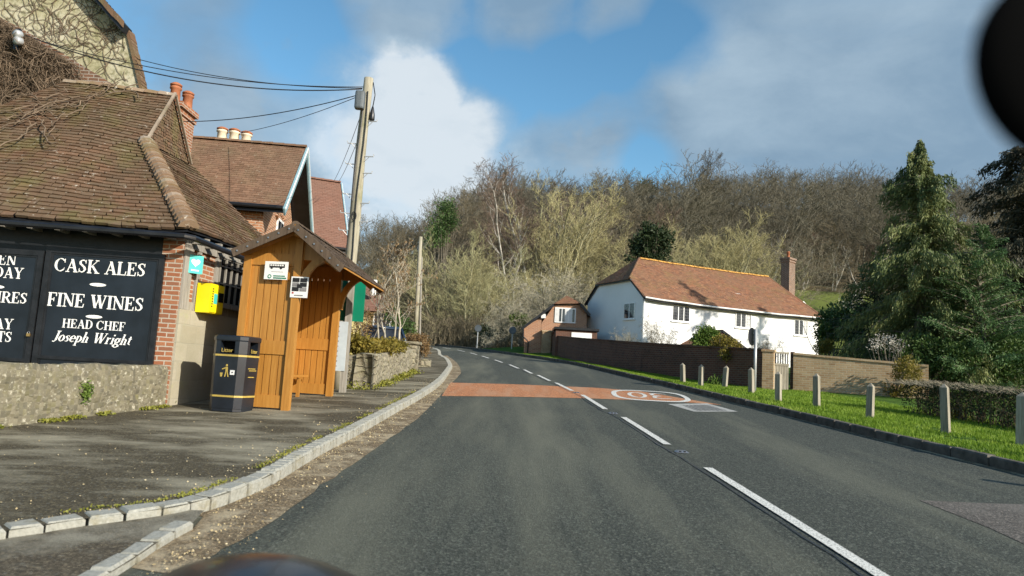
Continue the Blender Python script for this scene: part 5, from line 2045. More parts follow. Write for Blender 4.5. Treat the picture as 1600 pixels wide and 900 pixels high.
# gable infill boards above the near and far end panels
for u in (0, SL):
    mb = MB().mat('shelter')
    mb.rnd = .35
    mb.prism([SP(u, SD + .05, rz_at(SD + .05) - .07), SP(u, -0.62, rz_at(-.62) - .07), SP(u, 0, rz_at(0) - .06)], SU * 0.03)
    mb.build('gable_board', shel)
# curved brackets that carry the front overhang
for u in (0, SL):
    mb = MB().mat('shelter')
    mb.rnd = .45
    pts = []
    for i in range(9):
        t = i / 8
        a = t * PI / 2
        w = -0.06 - 0.62 * (1 - math.cos(a))
        z = hp - 0.95 + 0.78 * math.sin(a) - 0.10 * t
        pts.append(SP(u, w, min(z, rz_at(w) - 0.12)))
    for p, q in zip(pts[:-1], pts[1:]):
        mb.bar(p, q + (q - p) * 0.08, 0.07, 0.11, up=SW)
    mb.build('bracket', shel)
# roof
ov = 0.36
mb = MB().mat('shingle')
A, B = SP(-ov, -wr, rz_at(-wr)), SP(SL + ov, -wr, rz_at(-wr))
C1, D1 = SP(SL + ov, 0, rz_at(0)), SP(-ov, 0, rz_at(0))
E, Ff = SP(-ov, wlft, rz_at(wlft)), SP(SL + ov, wlft, rz_at(wlft))
mb.tiles(A, B, C1, D1, 0.13, 0.16, 0.016, 0.004)
mb.tiles(Ff, E, D1, C1, 0.13, 0.16, 0.016, 0.004)
mb.mat('shelter')
for P in ((A, B, C1, D1), (Ff, E, D1, C1)):
    p = [q - Vector((0, 0, .01)) for q in P]
    mb.prism(p, Vector((0, 0, -.022)))
mb.mat('shingle')
mb.ridge(D1 + Vector((0, 0, .02)), C1 + Vector((0, 0, .02)), 0.06, 0.25)
ro_ = mb.build('roof', shel)
for (p, q) in ((A, D1), (D1, E), (B, C1), (C1, Ff)):
    mb = MB().mat('shingle')
    mb.rnd = 0.75
    off = SU * (-0.018 if p in (A, D1) and q in (D1, E) else 0.018)
    mb.bar(p + off - Z3 * 0.055, q + off - Z3 * 0.055, 0.03, 0.13)
    for i in range(6):
        pp = p.lerp(q, (i + .5) / 6) + off * 2.0 - Z3 * .055
        mb.mat('steel').obox(pp - Vector((.012, .01, .012)), (.024, 0, 0), (0, .02, 0), (0, 0, .024))
    mb.build('bargeboard', ro_)
mb = MB().mat('shelter')
mb.rnd = .55
for w in (0.42, 0.55, 0.68):
    mb.obox(SP(pw, w, 0.47 + GA * 0.6), SU * (SL - 2 * pw), SW * 0.11, Z3 * 0.035)
mb.mat('shelter').rnd = .3
for u in (0.5, SL - 0.5):
    mb.obox(SP(u, 0.46, 0.12), SU * 0.06, SW * 0.06, Z3 * 0.36)
mb.build('bench', shel)

# notices on the shelter
en = -SU
nd = -SW                                                     # reading direction on the near end (left to right)


def EP(px, py, out=0.0):
    return hit(px, py, SO + en * (pw / 2 + out), en)


a, b = EP(415, 408, -0.02), EP(450, 438, -0.02)
no = thing('bus_notice', 'white notice with a bus drawing pinned high on the shelter end panel', 'notice', (a + b) / 2)
w_ = (b - a).dot(nd)
h_ = a.z - b.z
o = a.copy()
o.z = b.z
mb = MB().mat('paper')
mb.obox(o + en * 0.0, nd * w_, en * 0.006, Z3 * h_)
mb.build('sheet', no)
mb = MB().mat('ink')
bo = o + en * 0.0085
mb.obox(bo + nd * w_ * .2 + Z3 * h_ * .66, nd * w_ * .66, en * .001, Z3 * h_ * .2)
mb.mat('paper')
for i in range(6):
    mb.obox(bo + en * .0015 + nd * w_ * (.23 + .1 * i) + Z3 * h_ * .75, nd * w_ * .075, en * .001, Z3 * h_ * .08)
mb.mat('ink')
for x in (.3, .7):
    cpt = bo + en * .0015 + nd * w_ * x + Z3 * h_ * .65
    mb.poly([cpt + nd * (.022 * math.cos(-i * PI / 5)) + Z3 * (.022 * math.sin(-i * PI / 5)) for i in range(10)][::-1])
mb.mat('ink_grey')
mb.obox(bo + nd * w_ * .3 + Z3 * h_ * .42, nd * w_ * .5, en * .001, Z3 * h_ * .02)
mb.build('bus_drawing', no)
mb = MB().mat('green')
cpt = bo + en * .001 + nd * w_ * .24 + Z3 * h_ * .16
mb.poly([cpt + nd * (.034 * math.cos(i * PI / 8)) + Z3 * (.034 * math.sin(i * PI / 8)) for i in range(16)])
mb.obox(bo + nd * w_ * .4 + Z3 * h_ * .17, nd * w_ * .5, en * .001, Z3 * h_ * .06)
mb.obox(bo + nd * w_ * .4 + Z3 * h_ * .05, nd * w_ * .56, en * .001, Z3 * h_ * .07)
mb.mat('paper')
mb.poly([cpt + en * .001 + nd * (.018 * math.cos(i * PI / 8)) + Z3 * (.018 * math.sin(i * PI / 8)) for i in range(16)])
mb.build('emblem', no)
a, b = EP(456, 432), EP(481, 466)
no = thing('poster', 'small black and white poster fixed to the front corner post of the shelter', 'poster', (a + b) / 2)
w_ = (b - a).dot(nd)
h_ = a.z - b.z
o = a.copy()
o.z = b.z
mb = MB().mat('paper')
mb.obox(o, nd * w_, en * 0.008, Z3 * h_)
mb.build('sheet', no)
mb = MB()
bo = o + en * .0105
for i in range(2):
    for j in range(3):
        mb.mat(('ink', 'ink_grey', 'ink')[(i + j) % 3]).obox(bo + nd * w_ * (.08 + .44 * i) + Z3 * h_ * (.3 + .22 * j), nd * w_ * .4, en * .001, Z3 * h_ * .2)
mb.mat('ink').obox(bo + en * .001 + nd * w_ * .36 + Z3 * h_ * .46, nd * w_ * .3, en * .001, Z3 * h_ * .18)
mb.mat('ink_red').obox(bo + nd * w_ * .1 + Z3 * h_ * .18, nd * w_ * .1, en * .001, Z3 * h_ * .08)
mb.mat('ink_grey').obox(bo + nd * w_ * .25 + Z3 * h_ * .08, nd * w_ * .5, en * .001, Z3 * h_ * .05)
mb.build('print', no)

# ================================================================== BUS STOP SIGN beyond the shelter
bp = G(535, 613, 0.10)
bs = thing('bus_stop_post', 'weathered timber bus stop post just beyond the shelter with a green board', 'bus stop', bp)
mb = MB().mat('timber_grey')
top = W(549, 432, bp.y).z
mb.box((bp.x, bp.y, (bp.z - .05 + top) / 2), (0.13, 0.12, top - bp.z + .05), 0.05)
mb.build('post', bs)
mb = MB().mat('green')
a, b = W(533, 428, bp.y + .1), W(567, 503, bp.y + .1)
mb.obox(Vector((a.x, bp.y + .065, b.z)), Vector((b.x - a.x, 0.03, 0)), Vector((0, .03, 0)), Z3 * (a.z - b.z))
mb.build('green_board', bs)
mb = MB().mat('paper_grey')
a, b = W(527, 502, bp.y - .05), W(539, 580, bp.y - .05)
mb.obox(Vector((a.x - .03, bp.y - .09, b.z)), Vector((b.x - a.x + .02, 0.01, 0)), Vector((0, .025, 0)), Z3 * (a.z - b.z))
mb.mat('ink_grey')
for i in range(9):
    mb.obox(Vector((a.x, bp.y - .092, b.z + (a.z - b.z) * (.08 + .1 * i))), Vector((.1, .008, 0)), Vector((0, .002, 0)), Z3 * .03)
mb.build('timetable', bs)

# ================================================================== POLES AND CABLES
UP = G(530, 590, 0.1)
UP = W(529, 590, 16.2)
UP.z = gz(UP.x, UP.y) + 0.05
ut = W(568, 122, 16.2).z
pole = thing('utility_pole', 'tall grey timber utility pole with climbing steps and a grey box near its top', 'utility pole', UP)
lean = Vector((0.10, 0, 0))


def PP(z):
    return Vector((UP.x, UP.y, UP.z)) + (Vector((0, 0, ut - UP.z)) + lean) * ((z - UP.z) / (ut - UP.z))


mb = MB().mat('pole_wood')
mb.smooth = True
zs = np.linspace(UP.z, ut, 12)
mb.tube([PP(z) + Vector((0.012 * math.sin(z * 1.7), 0, 0)) for z in zs], [0.15 - 0.045 * (z - UP.z) / (ut - UP.z) for z in zs], 12)
mb.build('shaft', pole)
mb = MB().mat('box_grey')
zbx = W(560, 162, 16.2).z
mb.smooth = False
pbx = PP(zbx) + Vector((-0.09, -0.22, 0))
hh = 0.36 / 2
loft_r = lambda s, z: [pbx + Vector((math.copysign(abs(math.cos(i * PI / 8 + .2)) ** .6, math.cos(i * PI / 8 + .2)) * .11 * s, math.copysign(abs(math.sin(i * PI / 8 + .2)) ** .6, math.sin(i * PI / 8 + .2)) * .1 * s, z)) for i in range(16)]
loft(mb, [loft_r(.9, -.2), loft_r(1, -.17), loft_r(1, .17), loft_r(.9, .2)])
mb.mat('metal_black').box(pbx + Vector((0.0, 0.1, 0)), (.05, .12, .3))
mb.build('junction_box', pole)
mb = MB().mat('metal_black')
p2 = PP(zbx - .2) + Vector((.17, -.02, 0))
mb.smooth = True
mb.lathe(p2 - Z3 * .2, [(.05, 0), (.065, .05), (.06, .16), (.03, .3), (.012, .36)], 10)
mb.tube([p2 + Z3 * .15, p2 + Vector((.03, 0, .42)), PP(zbx + .42) + Vector((.12, 0, .1)), PP(zbx + .45)], .012, 6)
mb.build('cable_joint', pole)
mb = MB().mat('galv')
k = 0
for py in (190, 226, 245, 258, 271, 305, 318, 335, 347, 362):
    for sgn in (-1, 1):
        if (k + (sgn > 0)) % 2:
            mb = MB().mat('galv')
            z = W(560, py, 16.2).z
            p = PP(z)
            mb.tube([p + Vector((sgn * .1, -.05, 0)), p + Vector((sgn * .30, -.08, .0)), p + Vector((sgn * .31, -.08, .05))], .012, 6)
            mb.tube([p + Vector((sgn * .1, -.05, -.12)), p + Vector((sgn * .22, -.08, 0))], .008, 5)
            mb.build('climbing_step', pole)
    k += 1
mb = MB().mat('cable')
for dx in (-.05, .05):
    mb.tube([PP(z) + Vector((dx + .02 * math.sin(z * 2 + dx * 9), -(0.15 - 0.045 * (z - UP.z) / (ut - UP.z)) - .012, 0)) for z in np.linspace(ut - 2.9 if dx < 0 else UP.z + 1.5, ut - .35, 14)], .014, 6)
zr = W(555, 340, 16.2).z
mb.tube([PP(zr) + Vector((.05 * math.cos(a) + .02, -.17, .1 * math.sin(a))) for a in np.linspace(0, 2 * PI, 12)], .012, 6)
mb.build('pole_cable', pole)


def cable(a, b, sag_, lab, r=0.012):
    r *= 0.78
    th = thing('overhead_cable', lab, 'cable', a, 'overhead cables from the pole')
    mb = MB().mat('cable')
    mb.smooth = True
    pts = []
    for i in range(25):
        t = i / 24
        p = a.lerp(b, t)
        p.z -= sag_ * 4 * t * (1 - t)
        pts.append(p)
    mb.tube(pts, r, 5)
    mb.build('wire', th)


ptop = PP(W(565, 137, 16.2).z)
cable(ptop + Vector((-.1, 0, 0.02)), W(58, 62, yb - .15), 0.28, 'upper overhead cable running from the pole top to the lamp on the pub gable')
cable(ptop + Vector((-.12, 0, -.03)), W(40, 55, yb - .2), 0.42, 'thicker overhead cable hanging just below the uppermost one to the pub gable', 0.017)
cable(ptop + Vector((-.12, .03, 0)), W(214, 92, yt - .1), 0.18, 'overhead cable from the pole to the edge of the rendered pub gable')
cable(PP(W(565, 150, 16.2).z) + Vector((-.12, -.1, 0)), W(284, 190, 18.6), 0.16, 'overhead cable from the grey pole box to the tall pub chimney', 0.014)
cable(PP(W(565, 148, 16.2).z) + Vector((-.1, 0, 0)), W(378, 207, 22), 0.10, 'overhead cable from the pole to the cream chimney pots', 0.011)
cable(PP(W(565, 178, 16.2).z) + Vector((-.1, .05, 0)), W(521, 284, 29), 0.15, 'left of the two thin wires dropping from the pole to the far brick house', 0.010)
cable(PP(W(565, 215, 16.2).z) + Vector((-.1, .05, 0)), W(529, 284, 29), 0.1, 'right of the two thin wires dropping from the pole to the far brick house', 0.010)

fp = W(648, 545, 33)
fp.z = gz(fp.x, fp.y)
p2_ = thing('utility_pole', 'plain pale timber pole beyond the clipped hedge on the left of the bend', 'utility pole', fp)
mb = MB().mat('pole_wood')
mb.smooth = True
ft = W(657.5, 370, 33)
mb.tube([fp, fp.lerp(ft, .5), ft], [.105, .095, .08], 10)
mb.build('shaft', p2_)
fp = W(656, 545, 36)
fp.z = gz(fp.x, fp.y)
p3_ = thing('service_post', 'thin grey post directly behind the pale pole at the bend', 'post', fp)
mb = MB().mat('timber_grey')
mb.tube([fp, W(659, 402, 36)], .045, 8)
mb.build('shaft', p3_)


# ================================================================== BRICK HOUSES BEHIND THE PUB
def gable_house(name, label, apex_px, Y, ridge_px, near_px, eave_py, tile, cpots, chx, white=True):
    ap = W(*apex_px, Y)
    dirr = (W(*ridge_px, Y * 0.985) - ap)
    dirr.z = 0
    dirr.normalize()                                   # along the ridge, away from the gable
    prp = Vector((dirr.y, -dirr.x, 0))
    if prp.y > 0:
        prp = -prp                                     # towards the camera
    hw = 2.25 * Y / 22
    ez = ap.z - hw * 1.02
    base = Vector((ap.x, ap.y, gz(ap.x, ap.y) - 0.2))
    th = thing(name, label, 'house', base)
    L = 9.5
    out = -dirr
    g0 = ap - out * 0.62                               # brick gable is set back under the verge
    # walls
    mb = MB().mat('brick_house')
    foot = lambda p: Vector((p.x, p.y, base.z))
    a, b = g0 + prp * (hw - .25), g0 - prp * (hw - .25)
    pts = [foot(a), foot(b), Vector((b.x, b.y, ez + .1)), Vector((g0.x, g0.y, ap.z - .25)), Vector((a.x, a.y, ez + .1))]
    mb.prism(pts, dirr * (L - .6))
    mb.build('wall', th)
    mb = MB().mat(tile)
    A, B = ap + prp * (hw + .1) + dirr * L, ap + prp * (hw + .1)
    A.z = B.z = ez - .1
    C2, D2 = ap.copy(), ap + dirr * L
    mb.tiles(A, B, C2, D2, 0.115, 0.2, 0.02, 0.005)
    A2, B2 = ap - prp * (hw + .1), ap - prp * (hw + .1) + dirr * L
    A2.z = B2.z = ez - .1
    mb.mat('timber_black')
    for P in ((A, B, C2, D2), (A2, B2, D2, C2)):
        mb.prism([p - Z3 * .01 for p in P], -Z3 * .06)
    mb.mat(tile)
    mb.tiles(A2, B2, D2, C2, 0.2, 0.4, 0.02, 0.005)
    mb.ridge(C2 + Z3 * .03, D2 + Z3 * .03, 0.11, 0.35)
    rf = mb.build('roof', th)
    for sg in (1, -1):
        mb = MB().mat('barge_blue')
        e = ap + prp * sg * (hw + .12)
        e.z = ez - .14
        mb.bar(ap + out * .03 - Z3 * .10, e + out * .03 - Z3 * .10, 0.05, 0.24)
        mb.mat('white_paint').bar(ap + out * .06 - Z3 * .01, e + out * .06 - Z3 * .01, 0.03, 0.05)
        mb.build('bargeboard', rf)
    # white panel high in the gable, dentil brick course and window below it
    mb = MB().mat('white_paint')
    t = 0.52
    q1, q2 = g0 + prp * (hw - .3) * t, g0 - prp * (hw - .3) * t
    q1.z = q2.z = ap.z - .25 - (ap.z - ez - .35) * t
    mb.prism([q1 + out * .01, q2 + out * .01, g0 + out * .01 - Z3 * .3], out * .06)
    mb.build('gable_panel', th)
    mb = MB().mat('brick_house')
    for i in range(9):
        s = -t + (2 * t) * (i + .3) / 9
        mb.obox(g0 + prp * (hw - .3) * s + Vector((0, 0, q1.z - .14 - g0.z)) + out * .005, prp * -.09, out * .05, Z3 * .11)
    mb.build('dentil_course', th)
    wz = ez - .35
    fr = MB().mat('white_paint')
    wo_ = g0 + prp * (-.42)
    wo_.z = wz - .75
    fr.obox(wo_ + out * .005, prp * .84, out * .05, Z3 * 1.1)
    w = fr.build('window', th)
    mb = MB().mat('glass')
    for i in range(2):
        mb.obox(wo_ + prp * (.06 + .38 * i) + Z3 * .07 + out * .052, prp * .33, out * .01, Z3 * .95)
    mb.build('pane', w)
    mb = MB().mat('brick_house')
    for i in range(9):
        an = PI * (0.15 + 0.7 * i / 8)
        c = wo_ + prp * (.42 - .52 * math.cos(an)) + Z3 * (.85 + .42 * math.sin(an)) + out * .03
        mb.bar(c, c + prp * (-.2 * math.cos(an)) + Z3 * .2 * math.sin(an), .09, .06)
    mb.build('brick_arch', w)
    mb = MB().mat('metal_black')
    ga = A + prp * .07 - Z3 * .02
    gb = B + prp * .07 - Z3 * .02
    mb.tube([ga, gb], .06, 8)
    mb.bar(ga - prp * .1 - Z3 * .06, gb - prp * .1 - Z3 * .06, .03, .16)
    mb.build('gutter', th)
    if cpots:
        cb = W(*chx, Y + 1.6)
        cb.z = W(chx[0], 204, Y + 1.6).z - .53 - 1.4
        chimney(th, cb, 1.2, .6, 1.4, 'brick_house', [(-.42, 0, 1.15), (.0, 0, 1.1), (.42, 0, .95)], 0, 'cream_pot', .46, .17)
    return th


gable_house('brick_house', 'orange brick house with brown tiled roof and blue grey bargeboards behind the pub', (479, 231), 23.0, (296, 217), None, 330, 'tile_brown', True, (365, 222))
gable_house('brick_house', 'farther orange brick house with reddish roof just left of the tall pole', (532, 286), 31.0, (487, 283), None, 370, 'tile_red', False, None)

# ================================================================== STONE GARDEN WALL, SHRUBS, CAR, COTTAGE ON THE LEFT
sw = [G(579, 608, .10), G(606, 596, .10), G(643, 582, .10)]
gws = thing('garden_wall', 'pale rubble stone garden wall retaining the yellow shrubs beyond the bus stop', 'wall', sw[0])
mb = MB().mat('garden_stone')
mb.smooth = True
hs = W(578, 554, sw[0].y).z - sw[0].z
wall_grid(mb, sw[2], sw[0], Vector((-1, 0.05, 0)), 0.4, hs * .92, hs, 60, 8, 0.025)
e_ = sw[0] + Vector((-1.5, 0.25, 0))
wall_grid(mb, sw[0] + Vector((.0, .02, 0)), e_, Vector((0.1, 1, 0)), 0.4, hs * .98, hs * .9, 20, 8, 0.025)
mb.build('stonework', gws)
mb = MB().mat('garden_stone')
pp = G(650, 579, .1)
hp_ = W(650, 535, pp.y).z - pp.z
mb.box(pp + Vector((-.3, 0.3, hp_ / 2 - .05)), (.62, .6, hp_), .05)
mb.box(pp + Vector((-.3, 0.3, hp_ - .02)), (.74, .72, .09), .05)
mb.build('pier', gws)
# timber steps / stone block beside the pole
sb = G(545, 606, .1)
st = thing('stone_block', 'pale stone block at the foot of the tall utility pole', 'stone block', sb)
mb = MB().mat('plinth')
mb.box(sb + Vector((-.3, .35, .18)), (.95, .45, .5), .08)
mb.build('block', st)


def leafy(name, label, cat, base, blobs, mat, n, size, group=None, aspect=.5, stems=True, stem_mat='bark', droop=None, seed=1, twig=0):
    """Shrub of real leaf faces spread through overlapping blobs (centre, radii), with stems inside."""
    rg = np.random.default_rng(seed)
    th = thing(name, label, cat, base, group)
    C, A = [], []
    vol = np.array([b[1][0] * b[1][1] * b[1][2] for b in blobs])
    cnt = (n * vol ** .75 / (vol ** .75).sum()).astype(int)
    for (c, r), k in zip(blobs, cnt):
        d = rg.normal(size=(k, 3))
        d /= np.linalg.norm(d, axis=1, keepdims=True)
        rad = rg.uniform(0.0, 1.0, k) ** 0.45
        lump = np.array([noise.noise(Vector(tuple(v * 2.3 + np.array([seed, 0, 0])))) for v in d])
        rad = rad * (0.85 + 0.5 * lump)
        p = d * rad[:, None] * np.array(r) + np.array(c)
        C.append(p)
        a = d + rg.normal(0, .8, (k, 3))
        if droop:
            a[:, 2] -= droop
        A.append(a)
    C, A = np.concatenate(C), np.concatenate(A)
    keep = C[:, 2] > base[2] - 0.05
    V, Q = leaves_np(C[keep], size, aspect, A[keep], rg)
    hang('foliage', npmesh('foliage', V, Q, mat), th)
    if stems:
        sg = []
        for (c, r) in blobs:
            for i in range(7):
                e = Vector(c) + Vector((rg.normal() * r[0] * .5, rg.normal() * r[1] * .5, rg.normal() * r[2] * .4))
                a = Vector(base) + Vector((rg.normal() * .06, rg.normal() * .06, 0))
                mid = a.lerp(e, .5) + Vector((rg.normal() * .08, rg.normal() * .08, 0))
                rr = 0.012 + 0.012 * max(r)
                sg.append((*a, *mid, rr, rr * .7))
                sg.append((*mid, *e, rr * .7, rr * .3))
        V, Q = tubes_np(sg, 5)
        hang('stems', npmesh('stems', V, Q, stem_mat), th)
    return th


def at(px, py, Y):
    return tuple(W(px, py, Y))


def gbase(px, Y, e=0.0):
    p = W(px, 560, Y)
    return Vector((p.x, p.y, gz(p.x, p.y) + e))


leafy('golden_shrub', 'low golden conifer shrub spilling over the stone garden wall', 'shrub', gbase(590, 19.5, .5),
      [(at(570, 543, 17.6), (.5, .6, .28)), (at(592, 543, 18.6), (.6, .7, .26)), (at(612, 540, 20), (.5, .7, .24)), (at(556, 537, 17.4), (.35, .4, .3))], 'golden', 5200, .09, seed=3)
leafy('tangled_shrub', 'loose pale twiggy shrub behind the green bus stop board', 'shrub', gbase(566, 19, .5),
      [(at(562, 515, 19), (.4, .4, .55)), (at(575, 500, 20), (.3, .3, .4))], 'russet', 900, .06, seed=4)
leafy('clipped_hedge', 'squared russet beech hedge at the end of the stone garden wall', 'hedge', gbase(652, 26, .2),
      [(at(634, 545, 27), (.5, .6, .42)), (at(645, 541, 27), (.45, .6, .42)), (at(657, 541, 26.4), (.42, .5, .42)), (at(664, 545, 26.0), (.2, .4, .36)), (at(640, 530, 27.2), (.5, .5, .22)), (at(655, 529, 26.8), (.45, .5, .22))], 'russet', 9000, .06, seed=5)
hb_ = G(660, 574, .1)
hw_ = thing('hedge_wall', 'low pale stone kerb wall under the russet beech hedge', 'wall', hb_)
mb = MB().mat('garden_stone')
mb.obox(hb_ + Vector((-1.4, 0.2, -.05)), Vector((1.62, .15, 0)), Vector((0, .4, 0)), Z3 * .34)
mb.build('stonework', hw_)
for i, (a, b) in enumerate(((580, 605), (628, 590))):
    p = G(a, b, .1)
# weeds along the wall foot
C = []
for _ in range(2600):
    t = random.random() ** .8
    p = sw[0].lerp(sw[2], t) + Vector((abs(random.gauss(0, .12)) + .02, random.gauss(0, .1), 0))
    if noise.noise(Vector((t * 7, 2, 0))) < -.1:
        continue
    C.append((p.x, p.y, gz(p.x, p.y) + .1 + abs(random.gauss(0, .06))))
for _ in range(260):
    p = G(548, 608, .1) + Vector((random.gauss(0, .25), random.gauss(0, .08), abs(random.gauss(0, .07))))
    C.append(tuple(p))
V, Q = leaves_np(np.array(C), 0.06, 0.5)
props(hang('weeds', npmesh('weeds', V, Q, 'moss')), 'yellowish weeds along the foot of the stone garden wall', 'weeds', kind='stuff')


def make_car(name, label, base, fwd_, paint):
    """Small hatchback with its own body, glasshouse, lamps and wheels."""
    f_ = Vector(fwd_).normalized()
    r_ = Vector((f_.y, -f_.x, 0))
    th = thing(name, label, 'car', base)
    X = lambda a, b, z: Vector(base) + f_ * a + r_ * b + Z3 * z
    prof = [(-2.0, .35, .62, .78), (-1.95, .28, .85, .82), (-1.2, .24, .95, .86), (0, .24, .93, .87), (.9, .24, .9, .86), (1.6, .26, .8, .82), (2.0, .34, .62, .72)]
    mb = MB().mat(paint)
    mb.smooth = True
    rings = [[X(a, -w, z0), X(a, w, z0), X(a, w * 1.02, (z0 + z1) / 2), X(a, w * .93, z1), X(a, -w * .93, z1), X(a, -w * 1.02, (z0 + z1) / 2)] for a, z0, z1, w in prof]
    loft(mb, rings)
    # roof and pillars
    rr = [[X(a, -w, z), X(a, w, z), X(a, w * .9, z + .07), X(a, -w * .9, z + .07)] for a, z, w in ((-1.45, 1.36, .6), (-.9, 1.42, .64), (-.1, 1.42, .64), (.35, 1.36, .6))]
    loft(mb, rr)
    for s in (-1, 1):
        for (a0, a1) in ((-1.85, -1.4), (.95, .32), (-.55, -.5)):
            mb.bar(X(a0, s * .78, .9), X(a1, s * .6, 1.4), .07, .07)
    mb.build('body', th)
    gp = [X(-1.82, -.76, .92), X(.95, -.76, .9), X(.95, .76, .9), X(-1.82, .76, .92), X(-1.4, -.59, 1.37), X(.3, -.59, 1.37), X(.3, .59, 1.37), X(-1.4, .59, 1.37)]
    mb = MB().mat('glass')
    mb.hexa(gp[:1] + gp[1:])
    mb.build('windows', th)
    for (a, s) in ((-1.25, 1), (-1.25, -1), (1.25, 1), (1.25, -1)):
        mb = MB().mat('tyre')
        c = X(a, s * .72, .3)
        mb.lathe(c - r_ * .1, [(.2, 0), (.3, .0), (.31, .1), (.3, .2), (.2, .2)], 18, axis=r_)
        w = mb.build('wheel', th)
        mb = MB().mat('galv')
        mb.lathe(c - r_ * .105, [(.18, 0), (.19, .1), (.18, .21)], 12, axis=r_)
        mb.build('rim', w)
    for s in (-1, 1):
        mb = MB().mat('ink_red')
        mb.box(X(-1.98, s * .6, .7), (.14, .2, .14), math.atan2(f_.y, f_.x) - PI / 2)
        mb.build('tail_lamp', th)
        mb = MB().mat('paper')
        mb.box(X(1.93, s * .55, .58), (.2, .12, .12), math.atan2(f_.y, f_.x) - PI / 2)
        mb.build('headlight', th)
    return th


cb = gbase(594, 27, .25)
cb.z = W(594, 514, 27).z - 1.42
make_car('parked_car', 'dark blue car parked behind the golden shrub on the left', cb, (-.2, 1, 0), 'car_blue')

# cottage with yellow walls farther left of the bend
co = W(590, 520, 38)
cz = gz(co.x, co.y)
cot = thing('cottage', 'yellow walled cottage with steep red tiled roof behind the bare magnolia', 'cottage', Vector((co.x - 3, 40, cz)))
p0, p1 = W(530, 500, 37), W(606, 487, 36.5)
dz = p1.z
mb = MB().mat('yellow_render')
mb.obox(Vector((p1.x - 7, 36.8, cz - .2)), Vector((6.7, 0.3, 0)), Vector((-.2, 5.4, 0)), Z3 * (dz - cz + .15))
mb.build('wall', cot)
rz_ = W(565, 415, 39.6)
A, B = Vector((p1.x - 7.4, 36.4, dz)), Vector((p1.x + .1, 36.7, dz))
Rr = Vector((W(566, 430, 39.6).x, 39.6, W(566, 425, 39.6).z))
Rl = Rr + Vector((-4.5, 0, 0))
mb = MB().mat('tile_red')
mb.tiles(A, B, Rr, Rl, .16, .24, .02, .008)
Bk = B + Vector((-.2, 6, 0))
mb.tiles(B, Bk, Rr, Rr, .16, .24, .02, .008)
mb.poly([A, B, Rr, Rl])
mb.poly([B, Bk, Rr])
mb.poly([Bk, A + Vector((0, 6, 0)), Rl, Rr])
rf = mb.build('roof', cot)
mb = MB().mat('paper')
mb.lathe(W(583, 462, 37.3), [(.15, 0), (.14, .5), (.16, .55), (.15, .8)], 10)
mb.build('vent_pipe', rf)
mb = MB().mat('white_paint')
wpt = W(598, 497, 36.78)
mb.obox(Vector((wpt.x - .5, 36.95, wpt.z - .6)), Vector((.9, .04, 0)), Vector((0, .05, 0)), Z3 * .9)
w = mb.build('window', cot)
mb = MB().mat('glass')
mb.obox(Vector((wpt.x - .42, 36.94, wpt.z - .52)), Vector((.74, .03, 0)), Vector((0, .05, 0)), Z3 * .74)
mb.build('pane', w)


# ================================================================== WHITE HOUSE
HC = W(1005, 462, 42.0)                                   # near corner at the eaves
HE = HC.z
HD = W(1279, 495, 47.8) - HC
HD.z = 0
HL = HD.length
HD.normalize()
HN = Vector((HD.y, -HD.x, 0))                             # out of the long front
if HN.y > 0:
    HN = -HN
HW = 6.1
hz0 = gz(HC.x, HC.y) - 0.5
wh = thing('white_house', 'long white rendered house with orange tiled half hipped roof behind the brick wall', 'house', Vector((HC.x, HC.y, hz0)))
foot = lambda p, z=None: Vector((p.x, p.y, hz0 if z is None else z))
hipz = W(1003, 434, 42.6).z
RZ2 = W(1000, 403, 45.6).z
c0, c1 = HC.copy(), HC - HN * HW
slope = (RZ2 - HE) / (HW / 2)
ins = (hipz - HE) / slope
mb = MB().mat('white_render')
mb.prism([foot(c0), foot(c1), Vector((c1.x, c1.y, HE - .05)), c1 + HN * ins + Vector((0, 0, hipz - HE - .05)), c0 - HN * ins + Vector((0, 0, hipz - HE - .05)), Vector((c0.x, c0.y, HE - .05))], HD * HL)
mb.build('wall', wh)


def HP(t, s, z):
    """t along the front from the near corner, s back from it, at height z."""
    p = HC + HD * t - HN * s
    return Vector((p.x, p.y, z))


ov = .22
ez = HE - ov * slope * .4
Rn, Rf = HP(1.75, HW / 2, RZ2), HP(HL - 1.5, HW / 2, RZ2)


def sag2(p):
    t = (p - HC).dot(HD)
    return p + Vector((0, 0, -.09 * math.sin(PI * min(1, max(0, t / HL))) + .035 * noise.noise(Vector((p.x * .7, p.y * .7, 3)))))


mb = MB().mat('tile_orange')
A, B = HP(-.12, -ov, ez), HP(HL + .25, -ov, ez)
Hn = HP(-.15, ins, hipz)
Hn2 = HP(-.15, HW - ins, hipz)
tm = (hipz - ez) / (RZ2 - ez)
Bm = B.lerp(Rf, tm)
mb.tiles(A, B, Bm, Hn, .12, .19, .022, .007, sag2)
mb.tiles(Hn, Bm, Rf, Rn, .12, .19, .022, .007, sag2)
mb.tiles(Hn2 + HD * -.1 - Vector((0, 0, .08)), Hn - HD * .1 - Vector((0, 0, .08)), Rn, Rn, .12, .19, .022, .007)
A2, B2 = HP(-.12, HW + ov, ez), HP(HL + .25, HW + ov, ez)
mb.tiles(B, B2, Rf, Rf, .12, .19, .022, .007, sag2)
mb.tiles(B2, A2, Hn2, B2.lerp(Rf, tm), .3, .5, .022, .005)
mb.tiles(B2.lerp(Rf, tm), Hn2, Rn, Rf, .3, .5, .022, .005)
mb.mat('timber_black')
for P in ((A, B, Bm, Hn), (Hn, Bm, Rf, Rn), (Hn2, Hn, Rn), (B, B2, Rf), (B2, A2, Hn2, B2.lerp(Rf, tm)), (B2.lerp(Rf, tm), Hn2, Rn, Rf)):
    mb.under(P, sag2, .05)
rf = mb.build('roof', wh)
mb = MB().mat('ridge_orange')
mb.ridge(Rn, Rf, .13, .35, sag2)
